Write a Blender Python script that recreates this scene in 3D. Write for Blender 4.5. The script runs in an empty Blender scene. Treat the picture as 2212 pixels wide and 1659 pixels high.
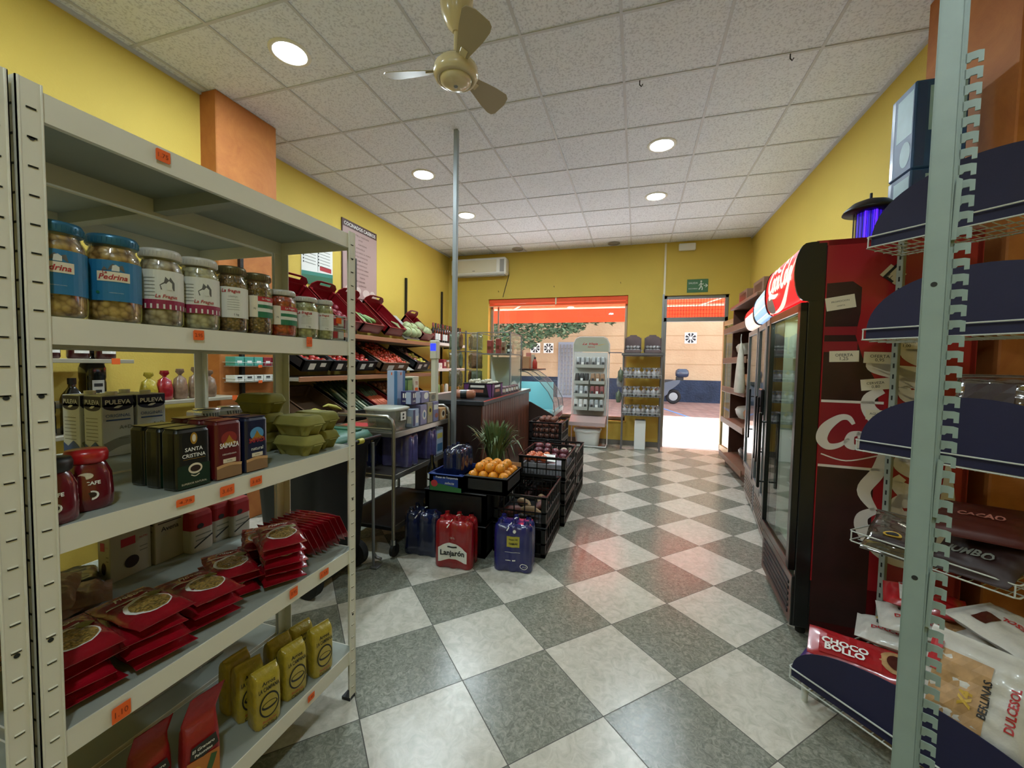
import bpy, bmesh, math, random
from mathutils import Vector, Matrix
random.seed(7)
PI = math.pi
S = bpy.context.scene
COL = S.collection
V = Vector

# ---------------------------------------------------------------- camera
CAMH = 1.335
def make_camera():
    yaw, pit, rol = math.radians(16.90015), math.radians(-2.73712), math.radians(0.9791)
    cy, sy = math.cos(yaw), math.sin(yaw)
    fwd = V((-sy*math.cos(pit), cy*math.cos(pit), math.sin(pit)))
    right = V((cy, sy, 0)); up = right.cross(fwd)
    r2 = right*math.cos(rol) + up*math.sin(rol)
    u2 = -right*math.sin(rol) + up*math.cos(rol)
    cam = bpy.data.cameras.new('camera'); o = bpy.data.objects.new('camera', cam); COL.objects.link(o)
    cam.sensor_fit = 'HORIZONTAL'; cam.sensor_width = 36; cam.lens = 36*883.225/2212
    cam.clip_start = 0.02; cam.clip_end = 200
    m = Matrix.Identity(4)
    for i in range(3):
        m[i][0] = r2[i]; m[i][1] = u2[i]; m[i][2] = -fwd[i]
    m[0][3], m[1][3], m[2][3] = 0, 0, CAMH
    o.matrix_world = m
    S.camera = o
make_camera()

# ---------------------------------------------------------------- world, sun, exposure
S.view_settings.view_transform = 'Standard'
S.view_settings.look = 'None'
S.view_settings.gamma = 1
S.view_settings.use_curve_mapping = False
S.view_settings.exposure = 0.1
w = bpy.data.worlds.new('world'); S.world = w; w.use_nodes = True
nt = w.node_tree; bg = nt.nodes['Background']
sky = nt.nodes.new('ShaderNodeTexSky'); sky.sky_type = 'NISHITA'
sky.sun_disc = False; sky.sun_elevation = math.radians(58); sky.sun_rotation = math.radians(-12)
hs = nt.nodes.new('ShaderNodeHueSaturation'); hs.inputs['Saturation'].default_value = .22
nt.links.new(sky.outputs[0], hs.inputs['Color']); nt.links.new(hs.outputs[0], bg.inputs[0]); bg.inputs[1].default_value = 0.75
sun = bpy.data.lights.new('sun', 'SUN'); sun.energy = 21.0; sun.angle = math.radians(0.6); sun.color = (1, .95, .86)
so = bpy.data.objects.new('sun', sun); COL.objects.link(so)
so.rotation_euler = V((0.10, -0.56, -0.95)).to_track_quat('-Z', 'Y').to_euler()
LAMP_W = 23
DOWNLIGHTS = [(-2.24, 2.23), (-2.25, 4.01), (-2.28, 5.24), (0.158, 4.045), (0.158, 5.22)]
HIDDEN_LIGHTS = [(-2.24, 0.45), (0.158, -0.5), (-1.0, -1.6)]

# ---------------------------------------------------------------- materials
MATS = {}
def lin(c):
    if isinstance(c, str):
        c = c.lstrip('#'); c = [int(c[i:i+2], 16)/255 for i in (0, 2, 4)]
    return tuple((x/12.92 if x <= .04045 else ((x+.055)/1.055)**2.4) for x in c) + (1,)
def M(name, col=None, rough=.5, metal=0, noise=0, nscale=8, bump=0, bscale=60, coat=0, emit=0, spec=.5, trans=0, alpha=None, sheen=0):
    if name in MATS: return MATS[name]
    m = bpy.data.materials.new(name); m.use_nodes = True
    t = m.node_tree; b = t.nodes['Principled BSDF']
    c = lin(col)
    b.inputs['Base Color'].default_value = c
    b.inputs['Roughness'].default_value = rough
    b.inputs['Metallic'].default_value = metal
    b.inputs['Specular IOR Level'].default_value = spec
    b.inputs['Coat Weight'].default_value = coat
    b.inputs['Coat Roughness'].default_value = .12
    b.inputs['Transmission Weight'].default_value = trans
    if emit:
        b.inputs['Emission Color'].default_value = c; b.inputs['Emission Strength'].default_value = emit
    tc = None
    if noise or bump:
        tc = t.nodes.new('ShaderNodeTexCoord')
    if noise:
        n = t.nodes.new('ShaderNodeTexNoise'); n.inputs['Scale'].default_value = nscale; n.inputs['Detail'].default_value = 6
        t.links.new(tc.outputs['Object'], n.inputs['Vector'])
        mp = t.nodes.new('ShaderNodeMapRange'); mp.inputs['From Min'].default_value = .3; mp.inputs['From Max'].default_value = .7
        mp.inputs['To Min'].default_value = 1-noise; mp.inputs['To Max'].default_value = 1+noise
        t.links.new(n.outputs['Fac'], mp.inputs['Value'])
        mx = t.nodes.new('ShaderNodeVectorMath'); mx.operation = 'SCALE'; mx.inputs[0].default_value = c[:3]
        t.links.new(mp.outputs[0], mx.inputs['Scale']); t.links.new(mx.outputs[0], b.inputs['Base Color'])
    if bump:
        n2 = t.nodes.new('ShaderNodeTexNoise'); n2.inputs['Scale'].default_value = bscale; n2.inputs['Detail'].default_value = 4
        t.links.new(tc.outputs['Object'], n2.inputs['Vector'])
        bp = t.nodes.new('ShaderNodeBump'); bp.inputs['Strength'].default_value = bump; bp.inputs['Distance'].default_value = .01
        t.links.new(n2.outputs['Fac'], bp.inputs['Height']); t.links.new(bp.outputs[0], b.inputs['Normal'])
    MATS[name] = m
    return m
def node_mat(name):
    m = bpy.data.materials.new(name); m.use_nodes = True; MATS[name] = m
    t = m.node_tree; return m, t, t.nodes['Principled BSDF']
def clear_mat(name, tint='#ffffff', rough=.03, refl=.12, veil=0, veilcol='#ffffff'):
    """thin clear film or pane: see-through plus a glossy reflection that grows at grazing angles"""
    if name in MATS: return MATS[name]
    m = bpy.data.materials.new(name); m.use_nodes = True; MATS[name] = m
    t = m.node_tree; t.nodes.clear()
    out = t.nodes.new('ShaderNodeOutputMaterial'); tr = t.nodes.new('ShaderNodeBsdfTransparent'); tr.inputs[0].default_value = lin(tint)
    gl = t.nodes.new('ShaderNodeBsdfGlossy'); gl.inputs['Roughness'].default_value = rough
    lw = t.nodes.new('ShaderNodeLayerWeight'); lw.inputs[0].default_value = .25
    mr = t.nodes.new('ShaderNodeMapRange'); mr.inputs['To Min'].default_value = refl*.4; mr.inputs['To Max'].default_value = min(1, refl*5)
    t.links.new(lw.outputs['Facing'], mr.inputs['Value'])
    mx = t.nodes.new('ShaderNodeMixShader'); t.links.new(mr.outputs[0], mx.inputs[0])
    if veil:
        df = t.nodes.new('ShaderNodeBsdfDiffuse'); df.inputs[0].default_value = lin(veilcol)
        m2 = t.nodes.new('ShaderNodeMixShader'); m2.inputs[0].default_value = veil
        t.links.new(tr.outputs[0], m2.inputs[1]); t.links.new(df.outputs[0], m2.inputs[2]); t.links.new(m2.outputs[0], mx.inputs[1])
    else: t.links.new(tr.outputs[0], mx.inputs[1])
    t.links.new(gl.outputs[0], mx.inputs[2]); t.links.new(mx.outputs[0], out.inputs[0])
    return m
def lumpy(name, c1, c2, scale, rough=.35, bump=.6, coat=.5, rand=1):
    """packed lumps (beans, chickpeas, grain): voronoi cells with colour variation and bump"""
    if name in MATS: return MATS[name]
    m, t, b = node_mat(name)
    tc = t.nodes.new('ShaderNodeTexCoord'); v = t.nodes.new('ShaderNodeTexVoronoi'); v.inputs['Scale'].default_value = scale
    v.inputs['Randomness'].default_value = rand
    t.links.new(tc.outputs['Object'], v.inputs['Vector'])
    r = t.nodes.new('ShaderNodeValToRGB'); r.color_ramp.elements[0].color = lin(c2); r.color_ramp.elements[1].color = lin(c1)
    r.color_ramp.elements[0].position = .32; r.color_ramp.elements[1].position = .78
    t.links.new(v.outputs['Distance'], r.inputs[0]); t.links.new(r.outputs[0], b.inputs['Base Color'])
    bp = t.nodes.new('ShaderNodeBump'); bp.invert = True; bp.inputs['Strength'].default_value = bump; bp.inputs['Distance'].default_value = .004
    t.links.new(v.outputs['Distance'], bp.inputs['Height']); t.links.new(bp.outputs[0], b.inputs['Normal'])
    b.inputs['Roughness'].default_value = rough; b.inputs['Coat Weight'].default_value = coat
    return m

# ---------------------------------------------------------------- text outlines
_TX = {}
def text_geo(s, shear=0, bold=0):
    k = (s, shear, bold)
    if k in _TX: return _TX[k]
    cu = bpy.data.curves.new('tx', 'FONT'); cu.body = s; cu.size = 1; cu.shear = shear; cu.offset = bold; cu.resolution_u = 2
    cu.align_x = 'LEFT'
    o = bpy.data.objects.new('tx', cu)
    me = o.to_mesh()
    vs = [(v.co.x, v.co.y) for v in me.vertices]; fs = [tuple(p.vertices) for p in me.polygons]
    o.to_mesh_clear(); bpy.data.objects.remove(o); bpy.data.curves.remove(cu)
    xs = [v[0] for v in vs]; ys = [v[1] for v in vs]
    x0, x1, y0, y1 = min(xs), max(xs), min(ys), max(ys)
    vs = [(x-(x0+x1)/2, y-(y0+y1)/2) for x, y in vs]
    _TX[k] = (vs, fs, x1-x0, y1-y0); return _TX[k]

def frame(o, x, y):
    x = V(x).normalized(); z = x.cross(V(y)).normalized(); y = z.cross(x)
    m = Matrix.Identity(4)
    for i in range(3): m[i][0] = x[i]; m[i][1] = y[i]; m[i][2] = z[i]; m[i][3] = o[i]
    return m

# ---------------------------------------------------------------- mesh builder
class MB:
    def __init__(s): s.v = []; s.f = []; s.mi = []; s.sm = []; s.mats = []; s.T = None
    def mat(s, m):
        if isinstance(m, str): m = MATS[m]
        if m not in s.mats: s.mats.append(m)
        return s.mats.index(m)
    def add(s, vs, fs, m, smooth=False):
        b = len(s.v); k = s.mat(m)
        if s.T is not None: vs = [s.T @ V(v) for v in vs]
        s.v.extend([tuple(v) for v in vs])
        for f in fs: s.f.append(tuple(i+b for i in f)); s.mi.append(k); s.sm.append(smooth)
        return s
    def box(s, x0, y0, z0, x1, y1, z1, m, bev=0):
        if x0 > x1: x0, x1 = x1, x0
        if y0 > y1: y0, y1 = y1, y0
        if z0 > z1: z0, z1 = z1, z0
        b = min(bev, (x1-x0)*.45, (y1-y0)*.45, (z1-z0)*.45)
        if b <= 0:
            vs = [(x, y, z) for z in (z0, z1) for y in (y0, y1) for x in (x0, x1)]
            return s.add(vs, [(0, 2, 3, 1), (4, 5, 7, 6), (0, 1, 5, 4), (2, 6, 7, 3), (0, 4, 6, 2), (1, 3, 7, 5)], m)
        vs = []; 
        for cz, sz in ((z0, 1), (z1, -1)):
            for cy, sy in ((y0, 1), (y1, -1)):
                for cx, sx in ((x0, 1), (x1, -1)):
                    vs += [(cx, cy+sy*b, cz+sz*b), (cx+sx*b, cy, cz+sz*b), (cx+sx*b, cy+sy*b, cz)]
        I = lambda a, k: a*3+k   # corner a = z*4+y*2+x
        fs = []
        fs += [(I(0,0), I(4,0), I(6,0), I(2,0)), (I(1,0), I(3,0), I(7,0), I(5,0))]
        fs += [(I(0,1), I(1,1), I(5,1), I(4,1)), (I(2,1), I(6,1), I(7,1), I(3,1))]
        fs += [(I(0,2), I(2,2), I(3,2), I(1,2)), (I(4,2), I(5,2), I(7,2), I(6,2))]
        for a, c in ((0,1),(2,3),(4,5),(6,7)): fs.append((I(a,1), I(a,2), I(c,2), I(c,1)) )
        for a, c in ((0,2),(1,3),(4,6),(5,7)): fs.append((I(a,0), I(c,0), I(c,2), I(a,2)))
        for a, c in ((0,4),(1,5),(2,6),(3,7)): fs.append((I(a,0), I(a,1), I(c,1), I(c,0)))
        for a in range(8): fs.append((I(a,0), I(a,1), I(a,2)))
        return s.add(vs, fs, m)
    def boxc(s, c, d, m, bev=0):
        return s.box(c[0]-d[0]/2, c[1]-d[1]/2, c[2]-d[2]/2, c[0]+d[0]/2, c[1]+d[1]/2, c[2]+d[2]/2, m, bev)
    def cyl(s, p0, p1, r0, m, r1=None, n=16, caps=True, smooth=True):
        r1 = r0 if r1 is None else r1
        p0, p1 = V(p0), V(p1); d = (p1-p0).normalized()
        a = d.orthogonal().normalized(); b = d.cross(a)
        vs = [p0+(a*math.cos(2*PI*i/n)+b*math.sin(2*PI*i/n))*r0 for i in range(n)] + [p1+(a*math.cos(2*PI*i/n)+b*math.sin(2*PI*i/n))*r1 for i in range(n)]
        s.add(vs, [(i, (i+1) % n, n+(i+1) % n, n+i) for i in range(n)], m, smooth)
        if caps: s.add(vs, [tuple(range(n))[::-1], tuple(range(n, 2*n))], m)
        return s
    def tube(s, pts, r, m, n=6, closed=False):
        pts = [V(p) for p in pts]; vs = []; N = len(pts); prev = None
        for i, p in enumerate(pts):
            if closed: d = pts[(i+1) % N]-pts[i-1]
            else: d = pts[min(i+1, N-1)]-pts[max(i-1, 0)]
            d.normalize()
            if prev is None: a = d.orthogonal().normalized()
            else: a = (prev-d*prev.dot(d)).normalized()
            prev = a; b = d.cross(a)
            rr = r[i] if isinstance(r, (list, tuple)) else r
            vs += [p+(a*math.cos(2*PI*k/n)+b*math.sin(2*PI*k/n))*rr for k in range(n)]
        fs = []
        for i in range(N if closed else N-1):
            j = (i+1) % N
            fs += [(i*n+k, i*n+(k+1) % n, j*n+(k+1) % n, j*n+k) for k in range(n)]
        s.add(vs, fs, m, True)
        if not closed: s.add(vs, [tuple(range(n))[::-1], tuple(range((N-1)*n, N*n))], m)
        return s
    def lathe(s, prof, c, m, n=24, smooth=True):
        vs = []; 
        for r, z in prof: vs += [(c[0]+r*math.cos(2*PI*k/n), c[1]+r*math.sin(2*PI*k/n), c[2]+z) for k in range(n)]
        fs = []
        for i in range(len(prof)-1): fs += [(i*n+k, i*n+(k+1) % n, (i+1)*n+(k+1) % n, (i+1)*n+k) for k in range(n)]
        s.add(vs, fs, m, smooth)
        if prof[0][0] > 1e-5: s.add(vs, [tuple(range(n))[::-1]], m)
        if prof[-1][0] > 1e-5: s.add(vs, [tuple(range((len(prof)-1)*n, len(prof)*n))], m)
        return s
    def sphere(s, c, r, m, sc=(1, 1, 1), n=12, k=8):
        vs = [(c[0], c[1], c[2]-r*sc[2])]
        for i in range(1, k):
            t = -PI/2+PI*i/k
            vs += [(c[0]+r*sc[0]*math.cos(t)*math.cos(2*PI*j/n), c[1]+r*sc[1]*math.cos(t)*math.sin(2*PI*j/n), c[2]+r*sc[2]*math.sin(t)) for j in range(n)]
        vs.append((c[0], c[1], c[2]+r*sc[2]))
        fs = [(0, 1+(j+1) % n, 1+j) for j in range(n)]
        for i in range(k-2): fs += [(1+i*n+j, 1+i*n+(j+1) % n, 1+(i+1)*n+(j+1) % n, 1+(i+1)*n+j) for j in range(n)]
        L = len(vs)-1; fs += [(L, 1+(k-2)*n+j, 1+(k-2)*n+(j+1) % n) for j in range(n)]
        return s.add(vs, fs, m, True)
    def loft(s, rings, m, smooth=True, caps=True, closed=True):
        n = len(rings[0]); vs = [p for r in rings for p in r]; fs = []
        for i in range(len(rings)-1):
            for k in range(n if closed else n-1): fs.append((i*n+k, i*n+(k+1) % n, (i+1)*n+(k+1) % n, (i+1)*n+k))
        s.add(vs, fs, m, smooth)
        if caps: s.add(vs, [tuple(range(n))[::-1], tuple(range((len(rings)-1)*n, len(rings)*n))], m)
        return s
    def prism(s, pts, M4, h, m, smooth=False):
        """2-D outline in the frame M4, extruded by h along its z"""
        n = len(pts); vs = [M4 @ V((x, y, 0)) for x, y in pts] + [M4 @ V((x, y, h)) for x, y in pts]
        s.add(vs, [tuple(range(n))[::-1], tuple(range(n, 2*n))], m)
        return s.add(vs, [(i, (i+1) % n, n+(i+1) % n, n+i) for i in range(n)], m, smooth)
    def flat(s, pts, fn, m):
        """flat outline carried to 3-D by fn(x, y)"""
        if isinstance(fn, Matrix): A = fn; fn = lambda x, y: A @ V((x, y, 0))
        return s.add([fn(x, y) for x, y in pts], [tuple(range(len(pts)))], m)
    def disc(s, cx, cy, rx, ry, fn, m, n=20, rings=1, a0=0, a1=2*PI):
        if isinstance(fn, Matrix): A = fn; fn = lambda x, y: A @ V((x, y, 0))
        vs = [fn(cx, cy)]
        for j in range(1, rings+1): vs += [fn(cx+rx*j/rings*math.cos(a0+(a1-a0)*i/n), cy+ry*j/rings*math.sin(a0+(a1-a0)*i/n)) for i in range(n+1)]
        fs = [(0, 1+i, 2+i) for i in range(n)]
        for j in range(rings-1):
            b = 1+j*(n+1); fs += [(b+i, b+n+1+i, b+n+2+i, b+1+i) for i in range(n)]
        return s.add(vs, fs, m)
    def rect(s, x0, y0, x1, y1, fn, m, nx=1, ny=1):
        if isinstance(fn, Matrix): A = fn; fn = lambda x, y: A @ V((x, y, 0))
        vs = [fn(x0+(x1-x0)*i/nx, y0+(y1-y0)*j/ny) for j in range(ny+1) for i in range(nx+1)]
        return s.add(vs, [(j*(nx+1)+i, j*(nx+1)+i+1, (j+1)*(nx+1)+i+1, (j+1)*(nx+1)+i) for j in range(ny) for i in range(nx)], m)
    def text(s, st, cx, cy, fn, m, w=None, h=None, shear=0, bold=0, rot=0):
        if isinstance(fn, Matrix): A = fn; fn = lambda x, y: A @ V((x, y, 0))
        vs, fs, tw, th = text_geo(st, shear, bold)
        sx = sy = (w/tw if w else h/th)
        if w and h: sy = h/th
        c, q = math.cos(rot), math.sin(rot)
        return s.add([fn(cx+(x*sx*c-y*sy*q), cy+(x*sx*q+y*sy*c)) for x, y in vs], fs, m)
    def stroke(s, pts, w, fn, m, sub=6):
        """ribbon lettering: smooth curve through pts [(x,y[,width factor])] of width w"""
        if isinstance(fn, Matrix): A = fn; fn = lambda x, y: A @ V((x, y, 0))
        P = [(p[0], p[1], p[2] if len(p) > 2 else 1) for p in pts]; Q = []
        for i in range(len(P)-1):
            p0 = P[max(i-1, 0)]; p1 = P[i]; p2 = P[i+1]; p3 = P[min(i+2, len(P)-1)]
            for k in range(sub):
                t = k/sub
                Q.append(tuple(.5*((2*p1[c])+(-p0[c]+p2[c])*t+(2*p0[c]-5*p1[c]+4*p2[c]-p3[c])*t*t+(-p0[c]+3*p1[c]-3*p2[c]+p3[c])*t**3) for c in range(3)))
        Q.append(P[-1]); vs = []
        for i, q in enumerate(Q):
            a = Q[max(i-1, 0)]; b = Q[min(i+1, len(Q)-1)]; dx, dy = b[0]-a[0], b[1]-a[1]; L = math.hypot(dx, dy) or 1
            hx, hy = -dy/L*w*q[2]/2, dx/L*w*q[2]/2
            vs += [fn(q[0]+hx, q[1]+hy), fn(q[0]-hx, q[1]-hy)]
        return s.add(vs, [(2*i, 2*i+1, 2*i+3, 2*i+2) for i in range(len(Q)-1)], m)
    def mesh(s, name):
        me = bpy.data.meshes.new(name); me.from_pydata(s.v, [], s.f)
        for m in s.mats: me.materials.append(m)
        me.polygons.foreach_set('material_index', s.mi); me.polygons.foreach_set('use_smooth', s.sm)
        me.update(); return me

def fix_normals(me):
    bm = bmesh.new(); bm.from_mesh(me); bmesh.ops.recalc_face_normals(bm, faces=bm.faces); bm.to_mesh(me); bm.free()
def props(o, label=None, cat=None, group=None, kind=None):
    if label: o['label'] = label
    if cat: o['category'] = cat
    if group: o['group'] = group
    if kind: o['kind'] = kind
    return o
def part(name, mb, parent, label=None, kind=None):
    o = bpy.data.objects.new(name, mb.mesh(name) if isinstance(mb, MB) else mb); COL.objects.link(o); o.parent = parent
    return props(o, label, None, None, kind)
def solo(name, mb, label, cat, loc=(0, 0, 0), rot=(0, 0, 0), group=None, kind=None):
    o = bpy.data.objects.new(name, mb.mesh(name) if isinstance(mb, MB) else mb); COL.objects.link(o)
    o.location = loc; o.rotation_euler = rot
    return props(o, label, cat, group, kind)
def thing(name, label, cat, loc=(0, 0, 0), rot=(0, 0, 0), group=None):
    o = bpy.data.objects.new(name, None); COL.objects.link(o); o.location = loc; o.rotation_euler = rot
    o.empty_display_size = .05
    return props(o, label, cat, group)
def struct(name, mb, parent=None):
    o = bpy.data.objects.new(name, mb.mesh(name)); COL.objects.link(o)
    if parent: o.parent = parent
    else: o['kind'] = 'structure'
    return o
def dup(root, loc=None, rot=None, label=None, group=None):
    def cp(o, par):
        c = o.copy(); COL.objects.link(c)
        if par: c.parent = par
        for ch in list(o.children): cp(ch, c)
        return c
    r = cp(root, None)
    if loc is not None: r.location = loc
    if rot is not None: r.rotation_euler = rot
    if label: r['label'] = label
    if group: r['group'] = group
    return r
def place_matrix(o, m): o.matrix_world = m; return o
def superring(cx, cy, w, d, z, n=24, e=4.0, dz=None):
    r = []
    for i in range(n):
        a = 2*PI*i/n; c, s_ = math.cos(a), math.sin(a)
        x = math.copysign(abs(c)**(2/e), c)*w/2; y = math.copysign(abs(s_)**(2/e), s_)*d/2
        r.append((cx+x, cy+y, z+(dz(x, y) if dz else 0)))
    return r
def wrap(cx, cy, r, a0, z0=0): return lambda x, y: V((cx+r*math.cos(a0+x/r), cy+r*math.sin(a0+x/r), z0+y))
def lens_pts(w, h, n=12): return [(w/2*math.cos(2*PI*i/n), h/2*math.sin(2*PI*i/n)) for i in range(n)]
# ---------------------------------------------------------------- shared materials
M('white_paint', '#c9cfc6', .45, noise=.04); M('shelf_paint', '#dad8ca', .42, noise=.05, nscale=3)
M('slot_dark', '#20221f', .8); M('black_plastic', '#0b0b0c', .45); M('black_matte', '#101010', .8)
M('black_metal', '#17171a', .4, metal=.3); M('dark_plastic', '#1c1d20', .5)
M('orange_tag', '#e8631c', .7); M('tag_ink', '#8c3208', .7)
M('chrome', '#b9bcc0', .22, metal=1); M('steel', '#8f949a', .35, metal=1); M('white_plastic', '#e8e8e2', .35)
M('white', '#efefec', .5); M('cream', '#ddd2b0', .35); M('paper', '#e6e6e0', .8); M('ink', '#222226', .6); M('red_ink', '#b3202a', .5)
M('red_plastic', '#7c0f18', .35, coat=.2); M('cardboard', '#9c7550', .85, noise=.08); M('cardboard_dark', '#5e4630', .85, noise=.1)
M('rubber', '#141414', .8); M('gray_metal', '#7d8084', .4, metal=.5); M('gold', '#c79a3a', .35, metal=.6)
M('navy_card', '#101038', .65, noise=.08, nscale=200); M('wire_white', '#c6cac4', .35)
clear_mat('glass', '#f4fbf8', .02, .10); clear_mat('film', '#f2f2f2', .12, .22, veil=.06); clear_mat('jar_glass', '#fbfffb', .03, .12)
clear_mat('window_glass', '#ffffff', .02, .05)

# ---------------------------------------------------------------- ROOM
XL, XL0, XR, YF, YB, ZC = -3.47, -3.23, 1.64, 7.17, -2.6, 3.355
def yellow_mat(name, col):
    m, t, b = node_mat(name)
    tc = t.nodes.new('ShaderNodeTexCoord'); n = t.nodes.new('ShaderNodeTexNoise'); n.inputs['Scale'].default_value = 1.3; n.inputs['Detail'].default_value = 5
    t.links.new(tc.outputs['Object'], n.inputs[0])
    r = t.nodes.new('ShaderNodeValToRGB'); c = lin(col)
    r.color_ramp.elements[0].position = .35; r.color_ramp.elements[1].position = .65
    r.color_ramp.elements[0].color = tuple(x*.94 for x in c[:3])+(1,); r.color_ramp.elements[1].color = c
    t.links.new(n.outputs[0], r.inputs[0]); t.links.new(r.outputs[0], b.inputs['Base Color'])
    n2 = t.nodes.new('ShaderNodeTexNoise'); n2.inputs['Scale'].default_value = 90; t.links.new(tc.outputs['Object'], n2.inputs[0])
    bp = t.nodes.new('ShaderNodeBump'); bp.inputs['Strength'].default_value = .12; bp.inputs['Distance'].default_value = .01
    t.links.new(n2.outputs[0], bp.inputs['Height']); t.links.new(bp.outputs[0], b.inputs['Normal']); b.inputs['Roughness'].default_value = .75
    return m
yellow_mat('wall_yellow', '#d0b550')
def orange_mat():
    m, t, b = node_mat('wall_orange')
    tc = t.nodes.new('ShaderNodeTexCoord'); n = t.nodes.new('ShaderNodeTexNoise'); n.inputs['Scale'].default_value = 4; n.inputs['Detail'].default_value = 9; n.inputs['Roughness'].default_value = .7; n.inputs['Distortion'].default_value = 1
    t.links.new(tc.outputs['Object'], n.inputs[0]); r = t.nodes.new('ShaderNodeValToRGB')
    r.color_ramp.elements[0].position = .35; r.color_ramp.elements[1].position = .7
    r.color_ramp.elements[0].color = lin('#a8622c'); r.color_ramp.elements[1].color = lin('#bf7a3a')
    t.links.new(n.outputs[0], r.inputs[0]); t.links.new(r.outputs[0], b.inputs['Base Color']); b.inputs['Roughness'].default_value = .7
orange_mat()
def floor_mat():
    m, t, b = node_mat('floor_tiles'); N = t.nodes.new; L = t.links.new
    tc = N('ShaderNodeTexCoord'); sub = N('ShaderNodeVectorMath'); sub.operation = 'SUBTRACT'; sub.inputs[1].default_value = (-0.66283, 1.53668, 0)
    L(tc.outputs['Object'], sub.inputs[0])
    rot = N('ShaderNodeVectorRotate'); rot.rotation_type = 'Z_AXIS'; rot.inputs['Angle'].default_value = 0.779022
    L(sub.outputs[0], rot.inputs['Vector'])
    sc = N('ShaderNodeVectorMath'); sc.operation = 'SCALE'; sc.inputs['Scale'].default_value = 1/0.411225; L(rot.outputs[0], sc.inputs[0])
    sep = N('ShaderNodeSeparateXYZ'); L(sc.outputs[0], sep.inputs[0])
    def mth(op, a, b_=None, c_=None):
        n = N('ShaderNodeMath'); n.operation = op
        for i, x in enumerate((a, b_, c_)):
            if x is None: continue
            if isinstance(x, (int, float)): n.inputs[i].default_value = x
            else: L(x, n.inputs[i])
        return n.outputs[0]
    fx, fy = mth('FLOOR', sep.outputs[0]), mth('FLOOR', sep.outputs[1])
    par = mth('ABSOLUTE', mth('MODULO', mth('ADD', fx, fy), 2.0))      # 0 = dark tile, 1 = light tile
    gx, gy = mth('FRACT', sep.outputs[0]), mth('FRACT', sep.outputs[1])
    def edge(g): return mth('MINIMUM', g, mth('SUBTRACT', 1.0, g))
    gr = mth('LESS_THAN', mth('MINIMUM', edge(gx), edge(gy)), 0.0045)
    # marbling, offset per tile
    cmb = N('ShaderNodeCombineXYZ'); L(mth('MULTIPLY', fx, 7.31), cmb.inputs[0]); L(mth('MULTIPLY', fy, 3.77), cmb.inputs[1])
    ad = N('ShaderNodeVectorMath'); ad.operation = 'ADD'; L(sc.outputs[0], ad.inputs[0]); L(cmb.outputs[0], ad.inputs[1])
    n1 = N('ShaderNodeTexNoise'); n1.inputs['Scale'].default_value = 15; n1.inputs['Detail'].default_value = 9; n1.inputs['Roughness'].default_value = .72; n1.inputs['Distortion'].default_value = 1.6
    L(ad.outputs[0], n1.inputs['Vector'])
    rd = N('ShaderNodeValToRGB'); e = rd.color_ramp.elements
    e[0].position = .36; e[0].color = lin('#66685c'); e[1].position = .64; e[1].color = lin('#9a9c8e'); k = e.new(.48); k.color = lin('#7c7e72')
    L(n1.outputs[0], rd.inputs[0])
    n2 = N('ShaderNodeTexNoise'); n2.inputs['Scale'].default_value = 8; n2.inputs['Detail'].default_value = 8; n2.inputs['Distortion'].default_value = 1.2; n2.inputs['Roughness'].default_value = .65
    L(ad.outputs[0], n2.inputs['Vector'])
    rl = N('ShaderNodeValToRGB'); e = rl.color_ramp.elements
    e[0].position = .33; e[0].color = lin('#b0ae9f'); e[1].position = .62; e[1].color = lin('#cbc8bb')
    L(n2.outputs[0], rl.inputs[0])
    mx = N('ShaderNodeMix'); mx.data_type = 'RGBA'; L(par, mx.inputs[0]); L(rd.outputs[0], mx.inputs[6]); L(rl.outputs[0], mx.inputs[7])
    mg = N('ShaderNodeMix'); mg.data_type = 'RGBA'; L(gr, mg.inputs[0]); L(mx.outputs[2], mg.inputs[6]); mg.inputs[7].default_value = lin('#4b4a42')
    L(mg.outputs[2], b.inputs['Base Color'])
    rr = mth('MULTIPLY_ADD', n1.outputs[0], .16, .12); L(mth('ADD', rr, mth('MULTIPLY', gr, .4)), b.inputs['Roughness'])
    bp = N('ShaderNodeBump'); bp.inputs['Strength'].default_value = .10; bp.inputs['Distance'].default_value = .004; L(n1.outputs[0], bp.inputs['Height']); L(bp.outputs[0], b.inputs['Normal'])
    b.inputs['Specular IOR Level'].default_value = .45
floor_mat()
def ceiling_mat():
    m, t, b = node_mat('ceiling_tiles'); N = t.nodes.new; L = t.links.new
    tc = N('ShaderNodeTexCoord'); n = N('ShaderNodeTexNoise'); n.inputs['Scale'].default_value = 75; n.inputs['Detail'].default_value = 3
    L(tc.outputs['Object'], n.inputs[0]); r = N('ShaderNodeValToRGB')
    r.color_ramp.elements[0].position = .36; r.color_ramp.elements[0].color = lin('#ccd2e0'); r.color_ramp.elements[1].position = .5; r.color_ramp.elements[1].color = lin('#e8eefa')
    L(n.outputs[0], r.inputs[0]); L(r.outputs[0], b.inputs['Base Color']); b.inputs['Roughness'].default_value = .9
    bp = N('ShaderNodeBump'); bp.inputs['Strength'].default_value = .25; bp.inputs['Distance'].default_value = .004; L(n.outputs[0], bp.inputs['Height']); L(bp.outputs[0], b.inputs['Normal'])
ceiling_mat(); M('grid_metal', '#c6cad4', .5); M('skirting', '#77746c', .6)

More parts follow.
